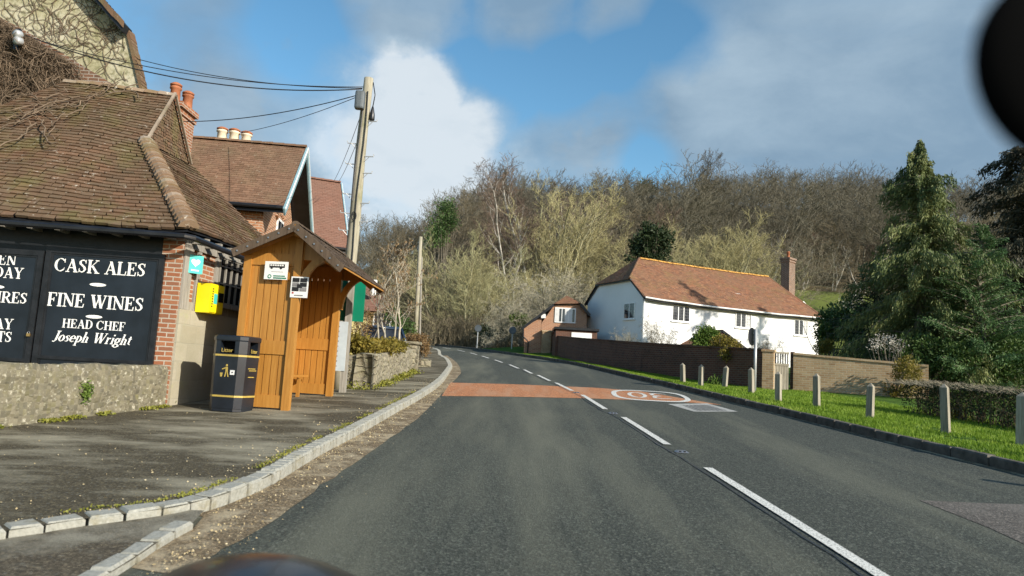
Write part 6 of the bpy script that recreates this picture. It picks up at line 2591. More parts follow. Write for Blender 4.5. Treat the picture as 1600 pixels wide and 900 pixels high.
mb.build('ridge_tiles', rf)
mb = MB().mat('tile_orange')
mb.ridge(Hn + Vector((0, 0, .03)), Rn, .08, .2)
mb.build('hip_tiles', rf)
mb = MB().mat('tile_orange')
mb.ridge(B + Vector((0, 0, .03)), Rf, .09, .25, sag2)
mb.build('hip_tiles', rf)
mb = MB().mat('timber_black')
mb.bar(HP(-.06, 0 - ov, ez - .06), HP(-.06, ins, hipz - .09), .05, .16)
mb.bar(HP(-.12, ins - .15, hipz - .1), HP(-.12, HW - ins + .15, hipz - .1), .12, .08)
mb.bar(HP(-.06, HW + ov, ez - .06), HP(-.06, HW - ins, hipz - .09), .05, .16)
mb.build('bargeboard', rf)
mb = MB().mat('white_paint')
g0, g1 = sag2(HP(-.05, -ov - .06, ez - .05)), sag2(HP(HL + .2, -ov - .06, ez - .05))
gp = [sag2(HP(t, -ov - .07, ez - .04)) for t in np.linspace(-.05, HL + .2, 12)]
mb.tube(gp, .05, 8)
mb.mat('timber_black')
mb.tube([p + HN * -.06 - Vector((0, 0, .09)) for p in gp], .055, 6)
mb.build('gutter', wh)
mb = MB().mat('white_paint')
dp = [HP(.12, -.06, HE - .1), HP(.02, -.08, HE - .5), HP(.02, -.08, hz0)]
mb.tube(dp, .04, 8)
mb.build('drainpipe', wh)


def house_window(px0, px1, py0, py1, lights, gable=False, curtain=False):
    if gable:
        o_n, ax = -HD, -HN * -1
        p = hit(px0, (py0 + py1) / 2, HC, HD)
        q = hit(px1, (py0 + py1) / 2, HC, HD)
        out = -HD
    else:
        p = hit(px0, (py0 + py1) / 2, HC, HN)
        q = hit(px1, (py0 + py1) / 2, HC, HN)
        out = HN
    zt = hit((px0 + px1) / 2, py0, HC, out).z
    zb = hit((px0 + px1) / 2, py1, HC, out).z
    d = Vector((q.x - p.x, q.y - p.y, 0))
    w = d.length
    d.normalize()
    o = Vector((p.x, p.y, zb))
    h = zt - zb
    mb = MB().mat('white_paint')
    t = .055
    mb.obox(o + out * .004 - d * t - Z3 * t, d * (w + 2 * t), out * .03, Z3 * t)
    mb.obox(o + out * .004 - d * t + Z3 * h, d * (w + 2 * t), out * .03, Z3 * t)
    for i in range(lights + 1):
        x = w * i / lights
        mb.obox(o + out * .004 + d * (x - t * (1 if i == 0 else 0 if i == lights else .5)), d * t, out * .032, Z3 * h)
    fr = mb.build('window', wh)
    mb = MB().mat('glass')
    mb.obox(o + out * .002, d * w, out * .012, Z3 * h)
    mb.build('pane', fr)
    if curtain:
        mb = MB().mat('curtain')
        mb.obox(o + out * .0145 + d * w * (1 - 1 / lights + .06), d * w * (1 / lights - .1), out * .003, Z3 * h)
        mb.build('curtain', fr)
    mb = MB().mat('lead')
    for i in range(lights):
        for k in (1, 2):
            mb.obox(o + out * .016 + d * (w * (i + k / 3.0) / lights - .006), d * .012, out * .008, Z3 * h)
    for k in range(1, 5):
        mb.obox(o + out * .018 + Z3 * (h * k / 5 - .006), d * w, out * .008, Z3 * .012)
    mb.build('glazing_bars', fr)
    mb = MB().mat('white_paint')
    mb.obox(o + out * .004 - d * .12 - Z3 * (t + .07), d * (w + .24), out * .09, Z3 * .06)
    mb.build('sill', fr)


house_window(1051, 1076.5, 479, 501, 3)
house_window(1150, 1172.5, 489.5, 511, 3, curtain=True)
house_window(1241.5, 1261, 501, 523, 3, curtain=True)
house_window(976, 991.5, 474.5, 497, 2, gable=True)
chb = W(1231, 450, 51.0)
ctop = W(1231, 404, 51.0)
chb.z = ctop.z - 4.5
chimney(wh, chb, .82, .62, 4.5, 'brick_gable', [(0, 0, 1)], .72, 'terracotta', .42, .11)
# tiled porch in front of the house
pr = hit(1129, 515, HC + HN * 1.4, HN)
pe = hit(1168, 545, HC + HN * 1.4, HN)
po = MB().mat('tile_orange')
w_ = (pe - pr).dot(HD)
R0, R1 = pr, pr - HN * 1.4
E0 = pr + HD * w_
E0.z = pe.z
E1_ = E0 - HN * 1.4
G0 = pr - HD * w_
G0.z = pe.z
G1 = G0 - HN * 1.4
po.tiles(E0, E1_, R1, R0, .12, .18, .02, .006)
po.tiles(G1, G0, R0, R1, .12, .18, .02, .006)
po.mat('timber_black').prism([E0 - Z3 * .01, R0 - Z3 * .01, G0 - Z3 * .01, G0 - Z3 * .1, R0 - Z3 * .14, E0 - Z3 * .1], -HN * 1.38)
po.mat('brick_wall').prism([Vector((E0.x, E0.y, hz0)) - HD * .2 - HN * .06, E0 - HD * .2 - Z3 * .1 - HN * .06, R0 - Z3 * .16 - HN * .06, G0 + HD * .2 - Z3 * .1 - HN * .06, Vector((G0.x, G0.y, hz0)) + HD * .2 - HN * .06], -HN * 1.3)
po.build('porch', wh)

# ================================================================== SMALL BRICK HOUSE beyond the wall
SY = 46.0
sbp = lambda px, py, y=SY: W(px, py, y)
b0 = sbp(868, 540)
sh = thing('brick_house', 'small brick house with orange hipped roof and white window beyond the brick wall', 'house', Vector((b0.x, SY, gz(b0.x, SY) - .2)))
zb_ = gz(b0.x, SY) - .5
fl_ = [sbp(846, 512), sbp(846, 505), sbp(866, 477), sbp(906, 476), sbp(917, 487), sbp(917, 512)]
fl_ = [Vector((p.x, SY, p.z)) for p in fl_]
fl_[0].z = fl_[5].z = zb_
mb = MB().mat('brick_house')
back = Vector((.9, 7.0, 0))
mb.prism(fl_, back)
lw = [sbp(819, 555), sbp(819, 511), sbp(846, 496), sbp(846, 555)]
lw = [Vector((p.x, SY + .02, p.z)) for p in lw]
lw[0].z = lw[3].z = zb_
mb.prism(lw, back)
mb.build('wall', sh)
mb = MB().mat('tile_orange')
ap = sbp(886, 462, SY + 1.1)
f2, f3 = fl_[2], fl_[3]
ev0 = sbp(815, 513)
ev0 = Vector((ev0.x, SY - .25, ev0.z))
e3 = sbp(921, 492)
e3 = Vector((e3.x, SY - .25, e3.z))
q2 = Vector((f2.x - .03, SY - .25, f2.z + .06))
q3 = Vector((f3.x + .03, SY - .25, f3.z + .06))
apb = ap + Vector((.8, 6, 0))
mb.tiles(q2, q3, ap, ap, .12, .18, .02, .006)
mb.tiles(ev0 + back, ev0, q2, q2 + back, .12, .18, .02, .006)
mb.tiles(q2 + back, q2, ap, apb, .12, .18, .02, .006)
mb.tiles(e3, e3 + back, q3 + back, q3, .12, .18, .02, .006)
mb.tiles(q3, q3 + back, apb, ap, .12, .18, .02, .006)
mb.mat('timber_black')
for a, b in ((ev0, q2), (q3, e3)):
    mb.bar(a - Z3 * .05, b - Z3 * .05, .06, .16)
for P in ((ev0 + back, ev0, q2, q2 + back), (q2 + back, q2, ap, apb), (e3, e3 + back, q3 + back, q3), (q3, q3 + back, apb, ap)):
    mb.poly([p - Z3 * .03 for p in P])
mb.build('roof', sh)
mb = MB().mat('white_paint')
a, b = sbp(867.5, 480, SY - .04), sbp(899, 505.5, SY - .04)
mb.obox(Vector((a.x, SY - .06, b.z)), Vector((b.x - a.x, 0, 0)), Vector((0, .055, 0)), Z3 * (a.z - b.z))
w = mb.build('window', sh)
mb = MB().mat('curtain')
ww, wh_ = b.x - a.x, a.z - b.z
for i in range(3):
    mb.mat('curtain' if i != 0 else 'curtain').obox(Vector((a.x + ww * (.05 + .315 * i), SY - .072, b.z + wh_ * .08)), Vector((ww * .27, 0, 0)), Vector((0, .01, 0)), Z3 * wh_ * .84)
    mb.mat('glass').obox(Vector((a.x + ww * (.05 + .315 * i) + ww * .16 * (i % 2 == 0), SY - .074, b.z + wh_ * .08)), Vector((ww * .11, 0, 0)), Vector((0, .01, 0)), Z3 * wh_ * .84)
mb.build('pane', w)
mb = MB().mat('paper')
p = sbp(849, 494)
mb.box((p.x, SY - .08, p.z), (.28, .14, .26))
mb.build('alarm_box', sh)
mb = MB().mat('metal_black')
mb.tube([ev0 + Vector((.1, -.05, -.06)), ev0 + Vector((.1, -.05, -.5)), Vector((ev0.x + .45, SY - .1, ev0.z - .8)), Vector((ev0.x + .45, SY - .1, zb_))], .05, 6)
mb.build('drainpipe', sh)
# flat roofed garage between the two houses
ga0, ga1 = W(869, 511, 43.6), W(920, 518, 43.6)
gar = thing('garage', 'low flat roofed brick garage between the small brick house and the white house', 'garage', Vector((ga0.x, 43.6, gz(ga0.x, 43.6))))
mb = MB().mat('brick_wall')
mb.obox(Vector((ga0.x, 43.6, zb_ - .5)), Vector((ga1.x - ga0.x + .5, 0, 0)), Vector((0, 2.2, 0)), Z3 * (ga0.z - zb_ + .35))
mb.build('wall', gar)
mb = MB().mat('timber_black')
mb.obox(Vector((ga0.x - .1, 43.45, ga0.z - .12)), Vector((ga1.x - ga0.x + .7, 0, 0)), Vector((0, 2.36, 0)), Z3 * .14)
mb.build('roof', gar)
mb = MB().mat('white_paint')
gd = W(893, 523, 43.57)
mb.obox(Vector((gd.x, 43.555, gd.z - 1.6)), Vector((1.2, 0, 0)), Vector((0, .05, 0)), Z3 * 1.75)
mb.build('door', gar)

# ================================================================== BRICK WALLS AND GATE
bwl = thing('brick_wall', 'long shaded brown brick garden wall in front of the white house', 'wall', WALL1[0])
WH = 1.27


def seg_wall(mb, pts, th, h, cap='kerb_dark', mat='brick_wall', cap_over=.04):
    for a, b in zip(pts[:-1], pts[1:]):
        d = b - a
        d2 = Vector((d.x, d.y, 0)).normalized()
        nn = Vector((d2.y, -d2.x, 0))
        if nn.x < 0:
            nn = -nn                                         # body lies behind the seen face
        up = Z3 * h
        p = [a - Z3 * .3, b - Z3 * .3, b + nn * th - Z3 * .3, a + nn * th - Z3 * .3]
        q = [a + up, b + up, b + nn * th + up, a + nn * th + up]
        if (p[1] - p[0]).cross(p[3] - p[0]).z < 0:
            p, q = [p[0], p[3], p[2], p[1]], [q[0], q[3], q[2], q[1]]
        mb.mat(mat).hexa(p + q)
        o = cap_over
        cp = [a - nn * o + up, b - nn * o + up, b + nn * (th + o) + up, a + nn * (th + o) + up]
        if (cp[1] - cp[0]).cross(cp[3] - cp[0]).z < 0:
            cp = [cp[0], cp[3], cp[2], cp[1]]
        mb.mat(cap).hexa([c + Z3 * .001 for c in cp] + [c + Z3 * .055 for c in cp])


far = G(838, 553, .1)
mb = MB()
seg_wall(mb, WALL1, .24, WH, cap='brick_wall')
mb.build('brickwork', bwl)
for (px, py, hh) in ((852, 556, 1.6),):
    p = G(px, py, .02)
    mb = MB().mat('brick_tan')
    mb.box(p + Vector((0, 0, hh / 2 - .1)), (.55, .55, hh), .1)
    mb.box(p + Vector((0, 0, hh - .08)), (.65, .65, .1), .1)
    mb.build('pier', bwl)
# lit pier, gate, second pier, wall on the right
GP0 = WALL1[0]
W2a, W2dir = G(1239, 608, -.03), Vector((.90, -.44, 0)).normalized()
gd_ = Vector((W2a.x - GP0.x, W2a.y - GP0.y, 0))
nrm2 = Vector((W2dir.y, -W2dir.x, 0))
if nrm2.y > 0:
    nrm2 = -nrm2
rzp = math.atan2(W2dir.y, W2dir.x)
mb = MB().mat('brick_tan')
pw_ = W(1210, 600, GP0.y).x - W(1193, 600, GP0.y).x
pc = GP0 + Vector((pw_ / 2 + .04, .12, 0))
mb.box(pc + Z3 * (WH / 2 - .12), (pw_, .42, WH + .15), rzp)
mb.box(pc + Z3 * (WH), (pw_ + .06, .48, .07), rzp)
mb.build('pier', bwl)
gt = thing('garden_gate', 'small pale timber garden gate with dark spindles between two brick piers', 'gate', GP0 + Vector((pw_ + .3, .1, 0)))
ga_ = Vector((W(1211, 600, GP0.y).x, GP0.y + .1, GP0.z))
gb_ = Vector((W(1234, 600, GP0.y).x, GP0.y + .1, GP0.z))
gl_ = (gb_ - ga_).length
gx = (gb_ - ga_).normalized()
mb = MB().mat('post_wood')
gh = WH * .67
for i in range(6):
    mb.obox(ga_ + gx * (gl_ * i / 6 + .005) + Z3 * .04, gx * (gl_ / 6 - .01), Vector((0, .03, 0)), Z3 * (gh - .06), random.random())
mb.obox(ga_ + Z3 * (gh - .04) - Vector((0, .015, 0)), gx * gl_, Vector((0, .06, 0)), Z3 * .07)
mb.build('boards', gt)
mb = MB().mat('metal_black')
for i in range(6):
    mb.obox(ga_ + gx * (gl_ * (i + .4) / 6) + Z3 * (gh + .03), gx * .03, Vector((0, .03, 0)), Z3 * (WH * .93 - gh))
mb.mat('post_wood').obox(ga_ + Z3 * (WH * .95) - Vector((0, .01, 0)), gx * gl_, Vector((0, .05, 0)), Z3 * .05)
mb.build('spindles', gt)
bw2 = thing('brick_wall', 'sunlit tan brick garden wall right of the gate, its right end under shrubs', 'wall', W2a)
tE = 0.0
for _k in range(400):
    tE = _k * .02
    q_ = W2a + W2dir * tE
    if q_.x / q_.y > W(1400, 600, 20).x / 20:
        break
zend = W(1400, 635, (W2a + W2dir * tE).y).z
L2 = tE + 0.9
pts = []
for i in range(8):
    t = L2 * i / 7
    p = W2a + W2dir * t
    p.z = W2a.z + (zend - W2a.z) * (t / max(.5, tE))
    pts.append(p)
h2 = W(1240, 551, W2a.y).z - W2a.z
q_ = W2a + W2dir * tE
zt0, zt1 = W(1240, 551, W2a.y).z - .07, W(1408, 566, q_.y).z - .07
mb = MB()


def seg_wall2(mb, pts, th, h):
    for a, b in zip(pts[:-1], pts[1:]):
        nn = -nrm2
        ta_, tb_ = (a - W2a).dot(W2dir) / tE, (b - W2a).dot(W2dir) / tE
        ua, ub = Z3 * (zt0 + (zt1 - zt0) * ta_ - a.z), Z3 * (zt0 + (zt1 - zt0) * tb_ - b.z)
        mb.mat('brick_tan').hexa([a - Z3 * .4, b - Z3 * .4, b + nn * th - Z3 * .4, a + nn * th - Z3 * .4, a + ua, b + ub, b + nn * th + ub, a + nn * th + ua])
        o = .035
        mb.mat('brick_tan').hexa([a - nn * o + ua + Z3 * .001, b - nn * o + ub + Z3 * .001, b + nn * (th + o) + ub + Z3 * .001, a + nn * (th + o) + ua + Z3 * .001,
                                  a - nn * o + ua + Z3 * .07, b - nn * o + ub + Z3 * .07, b + nn * (th + o) + ub + Z3 * .07, a + nn * (th + o) + ua + Z3 * .07])


seg_wall2(mb, pts, .24, h2 - .06)
mb.build('brickwork', bw2)
mb = MB().mat('brick_wall')
mb.obox(W2a - W2dir * .1 - Z3 * .3 - nrm2 * .05, W2dir * .12, -nrm2 * .3, Z3 * (h2 + .33))
mb.build('pier', bw2)

# timber posts on the verge
PO = [(1067, 600, 567, 'far end of the row, against the shaded brick wall'), (1095, 604, 569, 'second from the far end of the row'), (1132, 607, 571, 'third from the far end, before the shaded wall'),
      (1174, 615, 574, 'standing right against the white sign pole'), (1216, 628, 580, 'standing in front of the garden gate'), (1276, 637, 583, 'in front of the left part of the tan brick wall'),
      (1359, 654, 598, 'in front of the right end of the tan brick wall'), (1478, 678, 599, 'tall and pale, in front of the dark hedge'), (1597, 698, 612, 'cut by the right edge of the photo')]
for i, (px, py, ty, lab) in enumerate(PO):
    p = G(px, py, .03)
    for _ in range(60):
        u = (p.x - kr(p.y) - .125) / max(.1, outer(p.y) - kr(p.y) - .125)
        d_ = ray(px, py)
        on = G(px, py, verge_e(max(0, min(1, u)), p.y))
        if u <= .80:
            p = on
            u = (p.x - kr(p.y) - .125) / max(.1, outer(p.y) - kr(p.y) - .125)
            if u <= .84:
                break
        p = Vector((p.x * (1 - .006), p.y * (1 - .006), 0))
    p.z = gz(p.x, p.y) + verge_e(max(0, min(1, u)), p.y) - .01
    h = W(px, ty, p.y).z - p.z
    th = thing('verge_post', 'weathered pointed timber verge post ' + lab, 'post', p, 'timber posts along the grass verge')
    mb = MB().mat('post_wood')
    s = .062 if i < 8 else .07
    rz = .75 + random.uniform(-.12, .12)
    ln = Vector((random.uniform(-.06, .06), random.uniform(-.03, .03), 0))
    c, sn = math.cos(rz), math.sin(rz)
    sq = [(-s, -s), (s, -s), (s, s), (-s, s)]
    P_ = lambda a, b, z: p + Vector((a * c - b * sn, a * sn + b * c, z)) + ln * (z / h)
    mb.hexa([P_(a, b, -.1) for a, b in sq] + [P_(a * .96, b * .96, h - .075) for a, b in sq])
    tip = P_(0, 0, h)
    top4 = [P_(a * .96, b * .96, h - .075) for a, b in sq]
    for k in range(4):
        mb.poly([top4[k], top4[(k + 1) % 4], tip])
    mb.build('shaft', th)
    # tuft of longer grass at the foot
PXs = G(1597 + 95, 714, .2)
th = thing('verge_post', 'weathered pointed timber verge post just outside the right edge of the photo', 'post', PXs, 'timber posts along the grass verge')
mb = MB().mat('post_wood')
mb.box(PXs + Vector((0, 0, .35)), (.13, .13, .85), .75)
mb.build('shaft', th)
PXs = G(1900, 770, .2)
th = thing('verge_post', 'weathered timber verge post nearest the car, outside the photo', 'post', PXs, 'timber posts along the grass verge')
mb = MB().mat('post_wood')
mb.box(PXs + Vector((0, 0, .35)), (.13, .13, .85), .75)
mb.build('shaft', th)

# speed sign on a pale pole, seen from behind
sp = G(1176, 616, .0)
ss = thing('road_sign', 'round road sign seen edge on upon a pale pole by the verge posts', 'road sign', sp)
mb = MB().mat('galv')
mb.smooth = True
tz = W(1181, 514, sp.y)
mb.tube([sp + Vector((.06, .02, -.05)), Vector((tz.x, sp.y, tz.z))], .042, 10)
mb.build('pole', ss)
mb = MB().mat('metal_black')
dc = W(1179, 526, sp.y + .04)
mb.lathe(dc + Vector((-.06, .02, 0)), [(.26, 0), (.265, .008), (.265, .014), (.2, .02)], 24, axis=(-.75, .66, 0))
mb.mat('galv').bar(dc + Vector((-.04, .0, .1)), dc + Vector((.1, .0, .1)), .03, .03)
mb.bar(dc + Vector((-.04, .0, -.1)), dc + Vector((.1, .0, -.1)), .03, .03)
mb.build('sign_disc', ss)
# two round signs at the far bend
for (px, py, by_, lab) in ((747, 513, 540, 'left of the two round signs seen from behind at the far bend'), (801, 516, 530, 'right of the two round signs seen from behind at the far bend')):
    Y = 53.0 if px < 780 else 50.0
    c_ = W(px, py, Y)
    th = thing('road_sign', lab, 'road sign', Vector((c_.x, Y, gz(c_.x, Y))), 'round signs at the far bend')
    mb = MB().mat('galv')
    mb.tube([Vector((c_.x, Y + .05, gz(c_.x, Y))), Vector((c_.x, Y + .05, c_.z + .2))], .04, 8)
    mb.build('pole', th)
    mb = MB().mat('box_grey')
    mb.lathe(c_, [(.25, 0), (.26, .02), (.25, .03)], 20, axis=(.2, 1, 0))
    mb.build('sign_disc', th)

# ================================================================== OUR OWN CAR: bonnet edge and mirror
car = thing('car', 'black car the photo was taken from, its bonnet edge and mirror in view', 'car', Vector((.25, .6, .05)))
mb = MB().mat('car_black')
mb.smooth = True
nx_, ny_ = 28, 14
V = []
h0 = W(430, 869, 1.75).z
for j in range(ny_ + 1):
    y = 0.95 + 1.15 * j / ny_
    for i in range(nx_ + 1):
        x = -.90 + 2.2 * i / nx_
        hump = math.exp(-abs((x + .56) / .31) ** 2.4)
        hump2 = math.exp(-((x - 1.05) / .22) ** 2)
        z = h0 - .135 + .135 * max(hump, hump2) - .30 * max(0, (j / ny_ - .7)) ** 2 * 4 - .06 * (1 - j / ny_)
        z -= .25 * max(0, (-.80 - x) / .10) ** 2 * .6
        V.append((x, y, z))
fs = [(j * (nx_ + 1) + i, j * (nx_ + 1) + i + 1, (j + 1) * (nx_ + 1) + i + 1, (j + 1) * (nx_ + 1) + i) for j in range(ny_) for i in range(nx_)]
# skirt down to bumper height so the bonnet is a body, not a sheet
base_i = len(V)
rim = [i for i in range(nx_ + 1)] + [j * (nx_ + 1) + nx_ for j in range(1, ny_ + 1)] + [ny_ * (nx_ + 1) + i for i in range(nx_ - 1, -1, -1)] + [j * (nx_ + 1) for j in range(ny_ - 1, 0, -1)]
V += [(V[i][0], V[i][1], .45) for i in rim]
nr = len(rim)
for k in range(nr):
    fs.append((rim[(k + 1) % nr], rim[k], base_i + k, base_i + (k + 1) % nr))
mb.add([Vector(v) for v in V], fs)
mb.build('bonnet', car)
mb = MB().mat('plastic_black')
mb.tube([(-.74, .9, .98), (-.60, .35, 1.80), (-.58, .18, 1.86)], .035, 8)
mb.tube([(1.26, .9, .98), (1.12, .35, 1.80), (1.10, .18, 1.86)], .035, 8)
mb.tube([(-.59, .25, 1.85), (.25, .32, 1.90), (1.11, .25, 1.85)], .04, 8)
mb.build('windscreen_frame', car)
for (x, y) in ((-.62, 1.35), (1.14, 1.35)):
    mb = MB().mat('tyre')
    mb.lathe(Vector((x - .1, y, .31)), [(.2, 0), (.3, 0), (.31, .1), (.3, .2), (.2, .2)], 20, axis=(1, 0, 0))
    mb.build('wheel', car)
mc = W(1652, 104, .29)
mb = MB().mat('plastic_black')
mb.smooth = True
rings = []
for i in range(31):
    t = -math.cos(PI * i / 30)
    k = math.sqrt(max(0.0004, 1 - abs(t) ** 2.4))
    rings.append([mc + Vector((.032 + .067 * t * 1.0, .006 * math.sin(a) * 0 + .014 * k * math.cos(a), .050 * k * math.sin(a))) for a in np.linspace(0, 2 * PI, 40, endpoint=False)])
loft(mb, rings)
mb.build('rear_view_mirror', car)
mb = MB().mat('plastic_black')
mb.tube([mc + Vector((.04, .01, .02)), mc + Vector((.05, .03, .09)), (.27, .32, 1.89)], .010, 8)
mb.build('mirror_stem', car)


# ================================================================== TREES
def gen_bare(seed, h=12.0, stems=1, spread=.5, r0=.16, n1=13, n2=7, n3=6, n4=4, clear=.25, up=.35, twig_r=.016, wander=.16, len1=.42, droop=0.0, col_lift=0.0):
    """Bare tree: thick = trunk and limbs, thin = twigs (segments p0 p1 r0 r1)."""
    R = random.Random(seed)
    thick, thin = [], []

    def perp(d):
        v = Vector((R.gauss(0, 1), R.gauss(0, 1), R.gauss(0, 1)))
        v = v - d * v.dot(d)
        return v.normalized()

    def branch(p, d, L, r, lev):
        nseg = (9, 6, 4, 3, 2)[lev]
        kids = (n1, n2, n3, n4, 0)[lev]
        pts = [(p.copy(), d.copy(), 0.0)]
        sl = L / nseg
        bag = thick if lev <= 1 else thin
        rr = r
        for i in range(nseg):
            d2 = d + Vector((R.gauss(0, wander), R.gauss(0, wander), R.gauss(0, wander) + up * .12 * (lev > 0) - droop * .1 * (lev > 1)))
            d = d2.normalized()
            q = p + d * sl
            rn = max(twig_r * .55, rr * (.86 if lev else .9))
            if i == nseg - 1 and lev:
                rn = max(twig_r * .4, rn * .6)
            bag.append((*p, *q, rr, rn))
            p, rr = q, rn
            pts.append((p.copy(), d.copy(), (i + 1) / nseg))
        if lev >= 4:
            return
        for k in range(kids):
            lo = clear if lev == 0 else .22
            t = lo + (1 - lo) * ((k + R.random()) / kids)
            f = t * nseg
            i = min(nseg - 1, int(f))
            a, b = pts[i], pts[i + 1]
            pos = a[0].lerp(b[0], f - i)
            ang = R.uniform(.5, 1.0) if lev else R.uniform(.45, 1.05) * (1.15 - .45 * t)
            nd = (a[1] * math.cos(ang) + perp(a[1]) * math.sin(ang))
            nd.z += up * (.35 if lev else .25) - droop * (.35 if lev > 0 else 0)
            nd.normalize()
            if lev == 0:
                LL = h * len1 * (1.12 - .75 * abs(t - .42)) * R.uniform(.75, 1.2) * (spread / .5)
            else:
                LL = L * R.uniform(.38, .62) * (1.1 - .45 * t)
            cr = max(twig_r, rr * .6 if lev else r * (1 - .72 * t) * .42)
            if lev >= 1:
                cr = max(twig_r * (1.0 if lev < 3 else .8), r * .5)
            branch(pos, nd, LL, cr, lev + 1)

    for s in range(stems):
        if stems == 1:
            branch(Vector((0, 0, -.3)), Vector((0, 0, 1)), h * .93, r0, 0)
        else:
            a = 2 * PI * s / stems + R.random()
            tilt = R.uniform(.05, .38)
            branch(Vector((math.cos(a) * .25, math.sin(a) * .25, -.3)), Vector((math.cos(a) * tilt, math.sin(a) * tilt, 1)).normalized(), h * R.uniform(.75, .98), r0 * R.uniform(.7, 1), 0)
    return thick, thin


def bare_proto(key, seed, bark, twig, **kw):
    tk, tn = gen_bare(seed, **kw)
    V, Q = tubes_np(tk, 6)
    m1 = npmesh('trunk', V, Q, bark, smooth=True)
    V, Q = tubes_np(tn, 3)
    m2 = npmesh('crown', V, Q, twig)
    return m1, m2, max(float(V[:, 2].max()), float(np.array(tk)[:, 5].max())) * .985


PROTO = {}
spec = {
    'oak': dict(bark='bark', twig='tw_grey', h=13, spread=.62, n1=14, n2=7, n3=6, n4=4, r0=.24, clear=.22, twig_r=.017),
    'ash': dict(bark='bark', twig='tw_brown', h=14, spread=.42, n1=14, n2=7, n3=6, n4=4, r0=.17, clear=.3, up=.6, twig_r=.016),
    'sallow': dict(bark='bark_green', twig='tw_olive', h=12, stems=7, spread=.38, n1=10, n2=6, n3=5, n4=3, r0=.11, clear=.1, up=.5, twig_r=.013, len1=.4),
    'sallow_b': dict(bark='bark_green', twig='tw_olive', h=12, stems=4, spread=.46, n1=10, n2=7, n3=6, n4=3, r0=.13, clear=.15, up=.5, twig_r=.014),
    'birch': dict(bark='bark_birch', twig='tw_purple', h=14, stems=3, spread=.26, n1=13, n2=7, n3=5, n4=3, r0=.12, clear=.35, up=.5, twig_r=.012, droop=.25),
    'weeper': dict(bark='bark', twig='tw_pale', h=6, stems=6, spread=.62, n1=9, n2=7, n3=5, n4=3, r0=.06, clear=.15, up=.05, twig_r=.012, droop=.6, wander=.24),
    'round': dict(bark='bark_green', twig='tw_olive', h=11, stems=5, spread=.6, n1=11, n2=7, n3=6, n4=3, r0=.14, clear=.12, up=.35, twig_r=.015),
    'pole': dict(bark='bark', twig='tw_brown', h=14, spread=.28, n1=12, n2=6, n3=5, n4=3, r0=.10, clear=.45, up=.7, twig_r=.014),
}
for i, (kname, kw) in enumerate(spec.items()):
    kw = dict(kw)
    bark, twig = kw.pop('bark'), kw.pop('twig')
    for v in range(2):
        PROTO[kname, v] = bare_proto(kname, 100 + i * 7 + v, bark, twig, **kw)
TWIGV = {}


def twig_variant(me, mat):
    k = (me.name, mat)
    if k not in TWIGV:
        c = me.copy()
        c.materials.clear()
        c.materials.append(M[mat])
        TWIGV[k] = c
    return TWIGV[k]


def plant(kind, v, px, Y, top, label, group=None, name='bare_tree', wide=1.0, base_py=520, twig=None, cat='tree', rz=None, hide_low=0):
    t, c, h0 = PROTO[kind, v % 2]
    b = W(px, base_py, Y)
    z = terr(b.x, Y)
    H = W(px, top, Y).z - z
    th = thing(name, label, cat, Vector((b.x, Y, z)), group)
    s = H / h0
    rz = random.uniform(0, 6.28) if rz is None else rz
    for me, nm in ((t, 'trunk'), (twig_variant(c, twig) if twig else c, 'crown')):
        o = bpy.data.objects.new(nm, me)
        COL.objects.link(o)
        o.parent = th
        o.scale = (s * wide, s * wide, s)
        o.rotation_euler = (0, 0, rz)
    return th


def ang_px(px, Y):
    return W(px, 520, Y).x


# --- front of the wood, left to right -------------------------------------------------
plant('sallow', 0, 733, 61, 352, 'big yellow olive coppiced tree straight above the end of the road', wide=1.15, twig='tw_gold')
plant('sallow_b', 1, 700, 63, 395, 'lower olive twiggy tree left of the big coppiced one above the road end', wide=1.2)
plant('round', 0, 778, 64, 392, 'broad olive tree filling the gap behind the far road signs', wide=1.1)
plant('birch', 0, 812, 70, 268, 'tall birch with white forked trunk and purplish twigs', wide=1.0)
plant('birch', 1, 836, 76, 262, 'purplish birch standing behind the white forked birch', wide=1.1)
plant('sallow', 1, 862, 71, 280, 'tall olive tree with many pale upright stems left of the white house', wide=1.1, twig='tw_olive')
plant('sallow_b', 0, 895, 74, 296, 'olive tree with spreading crown just left of the white house roof', wide=1.1)
plant('weeper', 0, 868, 59, 412, 'pale grey arching tangle of a tree above the small brick house', wide=1.25, name='weeping_tree')
plant('weeper', 1, 905, 61, 428, 'pale arching shrubby tree touching the white house gable', wide=1.1, name='weeping_tree')
plant('round', 1, 938, 66, 398, 'low olive brown tree behind the white house gable', wide=1.1)
plant('weeper', 0, 790, 55, 458, 'small whitish tree with a few blossoms by the right far sign', wide=.9, name='blossom_tree')
plant('ash', 0, 660, 84, 292, 'tall thin brown tree left of the green ivy clad tree', 'brown trees at the left of the wood')
plant('ash', 1, 632, 90, 312, 'brown tree whose crown fades towards the tall pole', 'brown trees at the left of the wood')
plant('ash', 0, 604, 94, 330, 'leftmost tall brown tree just right of the tall pole', 'brown trees at the left of the wood', wide=1.2)
plant('round', 0, 640, 66, 398, 'brown bushy tree behind the pale timber pole', twig='tw_brown', wide=1.3)
plant('oak', 0, 612, 70, 400, 'dark brown spreading tree above the yellow cottage', twig='tw_dark', wide=1.2)
plant('ash', 1, 575, 88, 352, 'dull brown tree half hidden by the shelter roof', twig='tw_brown', wide=1.3)
plant('oak', 1, 758, 96, 250, 'wide dark crowned oak topping the skyline left of centre', twig='tw_dark')
plant('oak', 0, 812, 100, 248, 'wide dark crowned oak topping the skyline above the birches', twig='tw_dark')
plant('oak', 1, 735, 88, 300, 'grey brown oak below the skyline behind the coppiced tree', wide=1.1)
plant('ash', 1, 780, 84, 300, 'brown tree rising between the skyline oaks and the birch', twig='tw_purple', wide=1.2)
